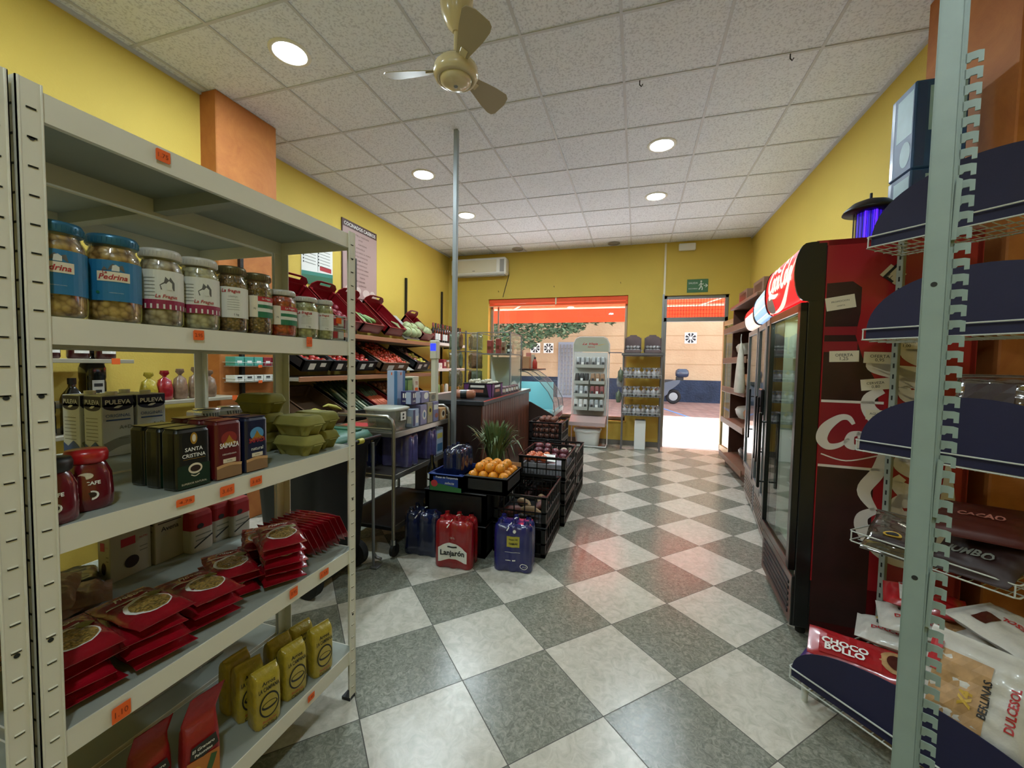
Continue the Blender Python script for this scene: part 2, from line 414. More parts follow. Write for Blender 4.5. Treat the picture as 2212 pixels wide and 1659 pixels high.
b = MB(); b.box(XL-.2, YB-.2, -.12, XR+.2, YF+.02, 0, 'floor_tiles'); struct('floor', b)
b = MB(); b.box(XL-.2, YB-.2, ZC, XR+.2, YF+.3, ZC+.12, 'ceiling_tiles'); struct('ceiling', b)
b = MB()
x = -2.546-.6*2
while x < XR:
    if x > XL: b.box(x-.009, YB, ZC-.006, x+.009, YF-.001, ZC, 'grid_metal')
    x += .6
y = 1.905-.6*8
while y < YF:
    if y > YB: b.box(XL+.001, y-.009, ZC-.0055, XR-.001, y+.009, ZC, 'grid_metal')
    y += .6
for X0, X1, Y0, Y1 in ((XL, XL+.02, 2.95, YF), (XR-.02, XR, YB, YF), (XL0, XL0+.02, YB, 2.36)): b.box(X0, Y0, ZC-.02, X1, Y1, ZC, 'grid_metal')
struct('trim_1', b)
b = MB(); b.box(XL-.2, YB-.2, 0, XL, YF+.3, ZC, 'wall_yellow'); b.box(XL, YB-.2, 0, XL0, 2.37, ZC, 'wall_yellow'); struct('wall_left', b)
b = MB(); b.box(XR, YB-.2, 0, XR+.2, YF+.3, ZC, 'wall_yellow'); struct('wall_right', b)
b = MB(); b.box(XL, YB-.2, 0, XR, YB, ZC, 'wall_yellow'); struct('wall_back', b)
# orange pillars
b = MB(); b.box(XL-.01, 2.36, 0, -3.07, 2.90, ZC-.001, 'wall_orange', .006); struct('wall_pillar_left', b)
b = MB(); b.box(1.485, 2.29, 0, XR+.05, 2.91, ZC-.001, "wall_orange", .006); struct('wall_pillar_right', b)
# far wall with window and door holes
WX0, WX1, WZ0, WZ1 = -2.66, -.17, .41, 2.53
DX0, DX1, DZ1 = .40, 1.36, 2.50
b = MB()
b.box(XL, YF, 0, WX0, YF+.28, ZC, 'wall_yellow'); b.box(WX0, YF, 0, WX1, YF+.28, WZ0, 'wall_yellow'); b.box(WX0, YF, WZ1, WX1, YF+.28, ZC, 'wall_yellow')
b.box(WX1, YF, 0, DX0, YF+.28, ZC, 'wall_yellow'); b.box(DX0, YF, DZ1, DX1, YF+.28, ZC, 'wall_yellow'); b.box(DX1, YF, 0, XR, YF+.28, ZC, 'wall_yellow')
struct('wall_far', b)
b = MB(); b.box(XL+.001, YF-.015, 0, DX0-.02, YF, .08, 'skirting'); b.box(XL, 2.95, 0, XL+.015, YF-.02, .08, 'skirting'); struct('baseboard_far', b)
# window frame + pane
M('alu_frame', '#9a8f7d', .4, metal=.4); M('alu_gray', '#8b8d8c', .4, metal=.5)
win = MB(); t = .05; YW = YF+.13
for (a, c, d, e) in ((WX0, WZ0, WX1, WZ0+t), (WX0, WZ1-t, WX1, WZ1), (WX0, WZ0, WX0+t, WZ1), (WX1-t, WZ0, WX1, WZ1)): win.box(a, YW, c, d, YW+.05, e, 'alu_frame', .004)
win.box(WX0+.13, YW+.02, WZ0+t, WX0+.16, YW+.05, WZ1-t, 'alu_frame')
win = struct('window_1', win)
b = MB(); b.box(WX0+t, YW+.018, WZ0+t, WX1-t, YW+.024, WZ1-t, 'window_glass'); part('pane', b, win, 'clear shop window pane')
b = MB(); b.box(WX0-.02, YF-.03, WZ0-.03, WX1+.02, YW, WZ0, 'wall_yellow', .004); part('window_sill', b, win)
# door frame with barred transom
b = MB(); YD = YF+.08
b.box(DX0, YD-.03, 0, DX0+.05, YD+.05, DZ1, 'alu_gray', .004); b.box(DX1-.05, YD-.03, 0, DX1, YD+.05, DZ1, 'alu_gray', .004)
b.box(DX0, YD-.03, DZ1-.05, DX1, YD+.05, DZ1, 'alu_gray', .004); b.box(DX0, YD-.03, 2.08, DX1, YD+.05, 2.15, 'alu_gray', .004)
d1 = struct('door_1', b)
b = MB(); b.box(DX0+.05, YD+.0, 2.15, DX1-.05, YD+.006, DZ1-.05, 'window_glass'); part('transom_pane', b, d1)
b = MB()
for i in range(1, 20): x = DX0+.05+(DX1-DX0-.1)*i/20; b.box(x-.0025, YD+.03, 2.15, x+.0025, YD+.036, DZ1-.05, 'black_metal')
for i in range(1, 5): z = 2.15+.3*i/5; b.box(DX0+.05, YD+.03, z-.0025, DX1-.05, YD+.036, z+.0025, 'black_metal')
part('transom_grille', b, d1)
# open door leaf swung inwards, towards the right wall
leaf = MB(); Mx = frame((1.30, 7.14, .03), (.10, -.995, 0), (0, 0, 1)); leaf.T = Mx
M('leaf_frame', '#b59a6c', .45, metal=.2)
for a in ((0, 0, .06, 2.03), (.76, 0, .82, 2.03), (0, 0, .82, .10), (0, 1.96, .82, 2.03)): leaf.box(a[0], a[1], -.02, a[2], a[3], .02, 'leaf_frame', .003)
lf = struct('door_2', leaf)
b = MB(); b.T = Mx; b.box(.06, .10, -.003, .76, 1.96, .003, 'glass'); part('door_pane', b, lf)
b = MB(); b.T = Mx; b.tube([(.72, .98, .05), (.72, .98, .03), (.72, .98, .05), (.60, .98, .05)], .008, 'chrome'); part('door_handle', b, lf)
# vertical wall strip by the door
b = MB(); b.box(.38, YF-.012, 2.5, .41, YF, ZC-.02, 'cream'); b.box(.40-.03, YF-.02, 0, .40, YF, 2.52, 'alu_gray'); struct('trim_2', b)

# ---------------------------------------------------------------- ceiling fittings
M('lamp_disc', '#ffffff', .5, emit=8)
def downlight(x, y, label, visible=True):
    t = thing('ceiling_downlight', label, 'ceiling light', (x, y, ZC), group=None)
    b = MB(); b.lathe([(.128, 0), (.128, -.004), (.118, -.009), (.104, -.009), (.100, -.004), (.100, 0)], (0, 0, 0), 'white_plastic', 40); part('trim_ring', b, t)
    b = MB(); b.lathe([(.100, -.006), (0.0001, -.006)], (0, 0, 0), 'lamp_disc', 40); part('diffuser', b, t)
    l = bpy.data.lights.new('downlight', 'AREA'); l.shape = 'DISK'; l.size = .19; l.energy = LAMP_W; l.color = (.76, .92, 1.0)
    o = bpy.data.objects.new('lamp_light', l); COL.objects.link(o); o.location = (0, 0, -.012); o.parent = t
    return t
dl = ['round ceiling downlight nearest the fan, above the metal shelving', 'round lit ceiling downlight just left of the tall grey pole', 'small round ceiling downlight right beside the top of the grey pole nearest the far wall',
      'round lit ceiling downlight over the aisle, the nearer one of the right pair', 'round lit ceiling downlight over the aisle, the farther one of the right pair']
for (x, y), s_ in zip(DOWNLIGHTS, dl): downlight(x, y, s_)
for i, (x, y) in enumerate(HIDDEN_LIGHTS): downlight(x, y, ['round ceiling downlight over the start of the metal shelving', 'round ceiling downlight over the aisle behind the viewer', 'round ceiling downlight at the back of the shop'][i])
M('vent_gray', '#9b9a96', .6)
for i, (x, y, s_) in enumerate([(-.42, 7.0, 'round grey ceiling diffuser above the shop window'), (-2.05, 6.95, 'dark round ceiling diffuser just right of the air conditioner')]):
    b = MB()
    for r in (.10, .075, .05, .025): b.lathe([(r, 0), (r, -.008), (r-.012, -.014), (r-.016, -.002)], (0, 0, 0), 'vent_gray', 28)
    solo('ceiling_diffuser', b, s_, 'vent', (x, y, ZC-.004))
for i, (x, y) in enumerate([(-.04, 3.105), (.88, 3.105)]):
    b = MB(); b.tube([(0, 0, 0), (0, 0, -.03), (.012, 0, -.045), (.02, 0, -.03)], .004, 'black_metal')
    solo('ceiling_hook', b, 'small dark hook on the ceiling grid, the %s of two' % ['left', 'right'][i], 'hook', (x, y, ZC-.004))
# ceiling fan
M('fan_cream', '#cfc19a', .25, coat=.4); M('fan_blade', '#a3977c', .45)
fan = thing('ceiling_fan', 'cream three-bladed ceiling fan hanging on a short rod', 'ceiling fan', (-.944, 2.011, ZC))
b = MB(); b.lathe([(.02, -.31), (.045, -.285), (.075, -.23), (.085, -.17), (.085, -.0)], (0, 0, 0), 'fan_cream', 32); part('canopy', b, fan)
b = MB(); b.cyl((0, 0, -.52), (0, 0, -.29), .013, 'fan_cream'); b.cyl((0, 0, -.45), (0, 0, -.41), .022, 'fan_cream'); part('rod', b, fan)
b = MB(); b.lathe([(.02, -.455), (.09, -.465), (.112, -.49), (.116, -.525), (.106, -.545), (.088, -.552), (.086, -.545)], (0, 0, 0), 'fan_cream', 40); part('motor_housing', b, fan)
b = MB(); b.lathe([(.084, -.540), (.080, -.558), (.060, -.572), (.03, -.580), (.0001, -.581)], (0, 0, 0), 'fan_cream', 40); b.lathe([(.012, -.581), (.008, -.586), (.0001, -.587)], (0, 0, 0), 'gray_metal', 12); part('hub_cap', b, fan)
for ang in (188, 70, -50):
    b = MB(); A = Matrix.Rotation(math.radians(ang), 4, 'Z') @ Matrix.Rotation(math.radians(-22), 4, 'X'); pts = []
    top = [(.10, .028), (.14, .036), (.20, .050), (.26, .064), (.33, .074), (.360, .070), (.376, .052)]
    low = [(.380, -.02), (.365, -.06), (.34, -.072), (.26, -.062), (.20, -.050), (.14, -.036), (.10, -.028)]
    b.T = Matrix.Translation((0, 0, -.497)) @ A
    b.prism(top+low, Matrix.Translation((0, 0, -.002)), .004, 'fan_blade')
    b.T = Matrix.Translation((0, 0, -.500)) @ A; b.box(.07, -.018, -.004, .16, .018, .0, 'fan_cream', .001)
    part('fan_blade', b, fan)
# grey pole
b = MB(); b.box(-.019, -.019, 0, .019, .019, ZC-.001, M('pole_gray', '#8e9698', .4, metal=.2), .003); b.box(-.05, -.05, 0, .05, .05, .006, 'pole_gray')
solo('support_pole', b, 'slim grey square pole running from floor to ceiling beside the trolley', 'pole', (-1.555, 3.335, 0))
# AC
ac = thing('air_conditioner', 'white split air conditioner in the far left corner under the ceiling', 'air conditioner', (-2.80, YF, 3.08))
b = MB(); b.box(-.53, -.21, -.14, .53, -.001, .16, 'white_plastic', .025); part('casing', b, ac)
b = MB(); b.box(-.50, -.216, -.10, .36, -.21, .12, M('ac_face', '#d9d3bd', .35), .003); b.box(-.10, -.218, -.075, -.05, -.216, -.068, 'ink'); part('front_panel', b, ac)
b = MB(); b.box(-.5, -.2, -.155, .5, -.08, -.14, 'vent_gray', .003); part('air_flap', b, ac)
b = MB(); b.box(.42, -.2125, -.1, .50, -.209, .12, 'vent_gray', .003); part('side_grille', b, ac)
b = MB(); b.tube([(-2.28, YF-.02, 3.05), (-2.27, YF-.006, 2.95), (-2.33, YF-.006, 2.75), (-2.38, YF-.006, 2.56)], .006, 'dark_plastic'); solo('power_cable', b, 'thin dark cable running down the wall from the air conditioner', 'cable')
for i, (x, z) in enumerate([(-2.46, 2.66), (-1.43, 2.71), (-.30, 2.73)]):
    b = MB(); b.tube([(0, 0, 0), (0, -.03, 0), (0, -.035, .015)], .004, 'black_metal', 6); solo('wall_hook', b, 'small dark wall hook above the shop window, %s' % ['leftmost', 'middle', 'rightmost'][i], 'hook', (x, YF, z))
# exit sign and emergency light
M('sign_green', '#3d6e46', .5); M('sign_white', '#dfe6da', .5)
sg = thing('exit_sign', 'green emergency exit sign with white running figure above the door', 'sign', (.89, YF-.001, 2.64))
b = MB(); b.box(-.155, -.006, -.105, .155, 0, .105, 'sign_green', .002); part('sign_board', b, sg)
A = frame((0, -.0075, 0), (1, 0, 0), (0, 0, 1)); b = MB()
b.text('SALIDA', -.065, .045, A, 'sign_white', w=.135); b.text('EMERGENCY'[:0]+'SOCORRO', -.065, -.045, A, 'sign_white', w=.135)
b.disc(.052, .068, .013, .013, A, 'sign_white'); b.stroke([(.05, .05), (.05, .0), (.035, -.04), (.02, -.06)], .016, A, 'sign_white'); b.stroke([(.05, .0), (.07, -.035), (.066, -.07)], .014, A, 'sign_white')
b.stroke([(.05, .04), (.075, .02), (.085, .035)], .009, A, 'sign_white'); b.stroke([(.05, .04), (.03, .02), (.02, .0)], .009, A, 'sign_white'); b.stroke([(.09, 0), (.14, 0)], .010, A, 'sign_white'); b.stroke([(.115, .025), (.143, 0), (.115, -.025)], .010, A, 'sign_white')
part('sign_lettering', b, sg)
b = MB(); b.box(-.125, -.06, -.055, .125, 0, .055, 'white_plastic', .01); solo('emergency_light', b, 'small white emergency light box high on the far wall', 'light', (.715, YF-.001, 3.255))

# ---------------------------------------------------------------- OUTSIDE
def pav_mat():
    m, t, b = node_mat('pavement'); tc = t.nodes.new('ShaderNodeTexCoord'); br = t.nodes.new('ShaderNodeTexBrick')
    mp = t.nodes.new('ShaderNodeMapping'); mp.inputs['Rotation'].default_value = (0, 0, .78); t.links.new(tc.outputs['Object'], mp.inputs[0]); t.links.new(mp.outputs[0], br.inputs[0])
    br.inputs['Scale'].default_value = 1.2; br.inputs['Color1'].default_value = lin('#8d6a62'); br.inputs['Color2'].default_value = lin('#a08078'); br.inputs['Mortar'].default_value = lin('#77625e'); br.inputs['Mortar Size'].default_value = .03
    t.links.new(br.outputs[0], b.inputs['Base Color']); b.inputs['Roughness'].default_value = .85
pav_mat(); M('sidewalk', '#d6d8da', .85, noise=.08, nscale=3); M('line_blue', '#5f86c0', .8)
b = MB(); b.box(-25, 10.9, -.12, 25, 20, 0, 'pavement'); b.box(-25, YF+.02, -.12, 25, 10.9, .0, 'sidewalk'); struct('ground_street', b)
b = MB()
for x in (-1.0, 1.5, 4.1): b.prism([(-.05, 0), (.05, 0), (.05, 4.2), (-.05, 4.2)], frame((x, 11.4, .001), (1, .25, 0), (-.25, 1, 0)), .002, 'line_blue')
struct('ground_marking', b)
def stucco(name, c1, c2, sc=.8, bump=.4):
    m, t, b = node_mat(name); tc = t.nodes.new('ShaderNodeTexCoord'); n = t.nodes.new('ShaderNodeTexNoise'); n.inputs['Scale'].default_value = sc; n.inputs['Detail'].default_value = 8
    t.links.new(tc.outputs['Object'], n.inputs[0]); r = t.nodes.new('ShaderNodeValToRGB'); r.color_ramp.elements[0].position = .35; r.color_ramp.elements[1].position = .65
    r.color_ramp.elements[0].color = lin(c1); r.color_ramp.elements[1].color = lin(c2); t.links.new(n.outputs[0], r.inputs[0]); t.links.new(r.outputs[0], b.inputs['Base Color'])
    n2 = t.nodes.new('ShaderNodeTexNoise'); n2.inputs['Scale'].default_value = 14; n2.inputs['Detail'].default_value = 6; t.links.new(tc.outputs['Object'], n2.inputs[0])
    bp = t.nodes.new('ShaderNodeBump'); bp.inputs['Strength'].default_value = bump; bp.inputs['Distance'].default_value = .05; t.links.new(n2.outputs[0], bp.inputs['Height']); t.links.new(bp.outputs[0], b.inputs['Normal']); b.inputs['Roughness'].default_value = .9
stucco('facade_cream', '#b89a7a', '#c4a888'); stucco('plinth_blue', '#232d40', '#303c54', 2, .8)
bd = thing('building', 'cream rendered house across the street with a dark blue plinth', 'building', (0, 17, 0))
b = MB(); b.box(-14, 0, .85, 12, 4, 8.6, 'facade_cream')
for z in (1.45, 2.0, 2.55, 3.1, 3.65): b.box(-14, -.01, z, 12, 0, z+.018, M('facade_joint', '#a98c6a', .9))
b.box(-9, -.06, 3.25, -2.2, 0, 3.33, 'facade_cream', .01); part('wall', b, bd)
b = MB(); b.box(-14, -.06, 0, 12, 4, .85, 'plinth_blue'); part('plinth', b, bd)
def screen_block(x, z):
    b = MB(); b.box(x-.21, -.02, z-.21, x+.21, -.001, z+.21, 'white'); A = frame((x, -.021, z), (1, 0, 0), (0, 0, 1))
    for k in range(8):
        a = k*PI/4+PI/8; c, s_ = math.cos(a), math.sin(a); R = lambda u, v: (u*c-v*s_, u*s_+v*c)
        b.flat([R(.05, -.012), R(.19, -.05), R(.19, .05), R(.05, .012)], A, 'ink')
    part('screen_block', b, bd)
for x, z in ((1.94, 2.46), (-3.58, 2.05), (-4.15, 2.05)): screen_block(x, z)
b = MB(); b.box(-3.15, -.07, 0, -2.15, -.0, 2.3, M('door_bluegray', '#8f97a6', .6), .01)
for i in range(7): x = -3.08+i*.14; b.box(x, -.10, .1, x+.05, -.07, 2.2, 'gray_metal')
for i in range(12): z = .15+i*.17; b.box(-3.1, -.105, z, -2.2, -.075, z+.03, 'gray_metal')
part('door', b, bd)
# scooter
M('scooter_blue', '#2b3a52', .3, coat=.6); M('tyre', '#1b1b1e', .8)
sc = thing('motor_scooter', 'dark blue motor scooter with a round top box parked across the street', 'scooter', (1.02, 15.85, 0), (0, 0, math.radians(4)))
for x, nm in ((.28, 'wheel'), (-1.02, 'wheel')):
    b = MB(); b.T = Matrix.Translation((x, 0, .27)) @ Matrix.Rotation(PI/2, 4, 'X'); 
    b.tube([(.21*math.cos(a*PI/12), .21*math.sin(a*PI/12), 0) for a in range(24)], .055, 'tyre', 8, True); b.cyl((0, 0, -.02), (0, 0, .02), .15, 'steel', n=20); part(nm, b, sc)
b = MB(); b.loft([superring(x, 0, .01+0*x, w_, z, 12, 3) for x, w_, z in ((0, .2, .3),)]*1+[], 'scooter_blue', caps=False) if False else None
prof = [(-.95, .28), (-1.0, .55), (-.92, .98), (-.84, 1.0), (-.78, .55), (-.66, .34), (-.30, .34), (-.22, .62), (-.05, .78), (.25, .86), (.48, .88), (.46, .78), (.30, .62), (.12, .50), (.05, .34), (-.1, .24), (-.7, .24)]
b = MB(); b.prism(prof, frame((0, .14, 0), (1, 0, 0), (0, 0, 1)), .28, 'scooter_blue'); part('body', b, sc)
b = MB(); b.box(-.25, -.13, .74, .30, .13, .86, 'black_plastic', .04); part('seat', b, sc)
b = MB(); b.tube([(-.88, 0, .95), (-.86, 0, 1.06), (-.80, -.3, 1.08)], .015, 'black_metal'); b.tube([(-.86, 0, 1.06), (-.80, .3, 1.08)], .015, 'black_metal'); part('handlebar', b, sc)
b = MB(); b.loft([superring(.55, 0, w_, d_, z, 20, 3) for w_, d_, z in ((.30, .26, .98), (.42, .38, 1.02), (.46, .42, 1.12), (.42, .38, 1.22), (.28, .26, 1.28))], 'scooter_blue'); b.box(.35, -.05, .86, .6, .05, .99, 'black_metal'); part('top_box', b, sc)
# tree: branches and leaf masses hanging across the top of the window view
M('leaf_a', '#41604a', .6); M('leaf_b', '#66876a', .6); M('bark', '#8a7a66', .9)
tr = thing('street_tree', 'leafy green tree whose branches hang in front of the house across the street', 'tree', (-9.6, 14.2, 0))
b = MB(); b.tube([(0, 0, 0), (.1, 0, 1.4), (.5, .1, 2.8), (1.1, 0, 4.2)], [.17, .14, .12, .09], 'bark', 8)
random.seed(11)
for k in range(7):
    a = random.uniform(-.6, 2.6); b.tube([(.7, 0, 3.0), (2.5+.3*k, .8*math.sin(k), 2.9+.1*k), (4.6+.5*k, .7*math.sin(k*1.3), 2.35+.12*k)], [.07, .05, .02], 'bark', 6)
part('trunk', b, tr)
b = MB()
vs = []; fs = []; vs2 = []; fs2 = []
for k in range(9000):
    u = random.random(); px = 1.8+7.4*random.random(); top = 4.4; low = 1.70+.30*max(0, px-4.6)+.10*math.sin(px*4.1)+.07*math.sin(px*11.3)
    pz = low+(top-low)*random.random()**1.3; py = random.uniform(-.8, .8)
    s_ = random.uniform(.06, .13); a = random.uniform(0, 2*PI); t_ = random.uniform(-.8, .8)
    ax = V((math.cos(a), math.sin(a), t_)).normalized(); bx = ax.cross(V((random.random(), random.random(), 1))).normalized()
    c = V((px, py, pz)); q = [c-ax*s_, c+bx*s_*.45, c+ax*s_, c-bx*s_*.45]
    if k % 2: n0 = len(vs); vs += q; fs.append((n0, n0+1, n0+2, n0+3))
    else: n0 = len(vs2); vs2 += q; fs2.append((n0, n0+1, n0+2, n0+3))
b.add(vs, fs, 'leaf_a'); b.add(vs2, fs2, 'leaf_b'); part('foliage', b, tr)
# awning
def awning_mat():
    m = bpy.data.materials.new('awning_cloth'); m.use_nodes = True; MATS['awning_cloth'] = m; t = m.node_tree; t.nodes.clear()
    o = t.nodes.new('ShaderNodeOutputMaterial'); d = t.nodes.new('ShaderNodeBsdfDiffuse'); tl = t.nodes.new('ShaderNodeBsdfTranslucent'); x = t.nodes.new('ShaderNodeMixShader')
    d.inputs[0].default_value = lin('#e23f26'); tl.inputs[0].default_value = lin('#f0402a'); x.inputs[0].default_value = .48
    t.links.new(d.outputs[0], x.inputs[1]); t.links.new(tl.outputs[0], x.inputs[2]); t.links.new(x.outputs[0], o.inputs[0])
awning_mat()
aw = thing('shop_awning', 'orange-red canvas awning over the shop window and door', 'awning', (-.6, YF+.3, 0))
b = MB(); 
b.add([(-2.9, 0, 3.0), (2.6, 0, 3.0), (2.6, 1.15, 2.55), (-2.9, 1.15, 2.55)], [(0, 1, 2, 3)], 'awning_cloth'); part('canopy_cloth', b, aw)
b = MB(); b.add([(-2.9+.0*i, 1.16, z) for i in (0,) for z in (2.55,)]+[(2.6, 1.16, 2.55), (2.6, 1.17, 2.24), (-2.9, 1.17, 2.24)], [(0, 1, 2, 3)], 'awning_cloth'); part('valance', b, aw)
b = MB(); b.tube([(-2.9, 1.13, 2.54), (2.6, 1.13, 2.54)], .022, 'white_paint', 8); b.tube([(-2.9, 1.125, 2.545), (2.6, 1.125, 2.545)], .035, 'white_paint', 8); b.tube([(-2.5, .02, 2.62), (-1.6, .6, 2.58), (-2.0, 1.12, 2.53)], .018, 'white_paint', 8); b.tube([(1.2, .02, 2.62), (2.0, .6, 2.58), (1.7, 1.12, 2.53)], .018, 'white_paint', 8); b.tube([(-2.9, .03, 2.95), (2.6, .03, 2.95)], .03, 'white_paint', 8); part('arms', b, aw)
# roller blind box inside the window top
bl = thing('roller_blind', 'rolled orange fabric blind along the top of the shop window', 'blind', ((WX0+WX1)/2, YF+.05, WZ1-.06))
b = MB(); b.box(-1.24, -.02, -.02, 1.24, .03, .055, M('blind_orange', '#f0561c', .6, emit=0), .004); b.box(-1.24, .0, -.075, 1.24, .012, -.025, 'blind_orange', .004); part('fabric', b, bl)
b = MB(); b.box(.0, -.03, -.06, .025, -.02, .06, 'cream', .003); b.box(-1.24, -.025, -.08, .0, -.015, -.068, 'cream', .003); part('rail', b, bl)
# ---------------------------------------------------------------- metal shelving (left foreground)
M('deck_gray', '#949a90', .45, noise=.04)
LV = [.20, .605, 1.01, 1.41, 1.812]
SX0, SX1 = -1.04, -1.395         # front unit
RX0, RX1 = -1.405, -1.845        # rear unit
SY0, SY1 = .445, 1.337
def shelf_unit(name, label, X0, X1, Y0, Y1, group, tags=()):
    """X0 = aisle side, X1 = back side"""
    t = thing(name, label, 'shelving', (X0, Y0, 0), group=group); ox, oy = X0, Y0
    D = X1-X0; L = Y1-Y0; sx = -1
    for (px, dx) in ((0, -1), (D, 1)):
        for (py, dy) in ((0, 1), (L, -1)):
            b = MB()
            b.box(px, py, 0, px+dx*.003, py+dy*.035, 1.822, 'shelf_paint'); b.box(px, py, 0, px+dx*.035, py+dy*.003, 1.822, 'shelf_paint')
            b.tube([(px+dx*.0005, py+dy*.0035, .0), (px+dx*.0005, py+dy*.0035, 1.822)], .0022, 'shelf_paint', 6); b.tube([(px+dx*.0005, py+dy*.033, .0), (px+dx*.0005, py+dy*.033, 1.822)], .0018, 'shelf_paint', 6)
            xf = px-dx*.0004 if dx < 0 else px-.0004
            for k in range(35):
                z = .045+k*.0508
                if dx < 0: b.box(px, py+dy*.012, z, px+.0012, py+dy*.025, z+.0028, 'slot_dark'); b.box(px, py+dy*.012, z+.0028, px+.0025, py+dy*.025, z+.0048, 'shelf_paint')
                b.box(px+dx*.012, py-dy*.0006, z, px+dx*.025, py, z+.004, 'slot_dark')
            for z in (.32, .78, 1.24, 1.70):
                if dx < 0: b.cyl((px+.0002, py+dy*.018, z+.022), (px+.0012, py+dy*.018, z+.022), .0042, 'slot_dark', n=10)
            b.box(px+dx*-.001, py-dy*.001, 0, px+dx*.037, py+dy*.037, .012, 'black_plastic')
            part('upright', b, t)
    for i, z in enumerate(LV):
        b = MB(); h = .052
        b.box(-.003, .003, z-h, -.006, L-.003, z, 'shelf_paint'); b.box(D+.003, .003, z-h, D+.006, L-.003, z, 'shelf_paint')
        b.box(-.006, .003, z-h, D+.006, .006, z, 'shelf_paint'); b.box(-.006, L-.006, z-h, D+.006, L-.003, z, 'shelf_paint')
        b.box(-.006, .006, z-.0045, D+.006, L-.006, z-.0005, 'deck_gray')
        b.box(-.006, .003, z-h, -.016, L-.003, z-h+.002, 'shelf_paint')
        b.box(D*.5-.016, .006, z-.028, D*.5+.016, L-.006, z-.004, 'shelf_paint') if False else None
        b.box(-.006, L*.5-.018, z-.040, D+.006, L*.5-.015, z-.004, 'deck_gray'); b.box(-.006, L*.5+.015, z-.040, D+.006, L*.5+.018, z-.004, 'deck_gray'); b.box(-.006, L*.5-.018, z-.042, D+.006, L*.5+.018, z-.040, 'deck_gray')
        part('shelf', b, t)
    for (y, z, w_, h_, s_) in tags:
        b = MB(); A = frame((.0008, y-oy, z), (0, 1, 0), (0, 0, 1)); b.prism([(-w_/2, -h_/2), (w_/2-.003, -h_/2), (w_/2, -h_/2+.003), (w_/2, h_/2), (-w_/2+.003, h_/2), (-w_/2, h_/2-.003)], A, .0006, 'orange_tag')
        b.text(s_, 0, 0, frame((.0018, y-oy, z), (0, 1, 0), (0, 0, 1)), 'tag_ink', w=w_*.7, h=h_*.38)
        part('price_tag', b, t, 'orange handwritten price tag')
    return t
tags = [(.675, 1.792, .030, .026, '1.75'), (.746, 1.394, .026, .024, '2.95'), (1.104, 1.398, .024, .032, '2.10'), (.707, .989, .042, .018, '4.75'), (.813, .985, .040, .027, '3.65'), (.900, .987, .038, .024, '3.65'),
        (.568, .574, .034, .034, '1.10'), (1.031, .586, .032, .03, '0.95'), (1.166, .583, .042, .024, '1.35'), (1.102, .178, .03, .022, '1.40')]
shelf_unit('metal_shelving_unit', 'grey metal shelving unit in the left foreground holding jars, coffee and pasta', SX0, SX1, SY0, SY1, None, tags)
shelf_unit('metal_shelving_unit', 'grey metal shelving unit standing back to back behind the foreground one', RX0, RX1, SY0, SY1, None)
shelf_unit('metal_shelving_unit', 'grey metal shelving unit of which only the perforated post shows at the left picture edge', SX0, SX1, -.455, .437, None)

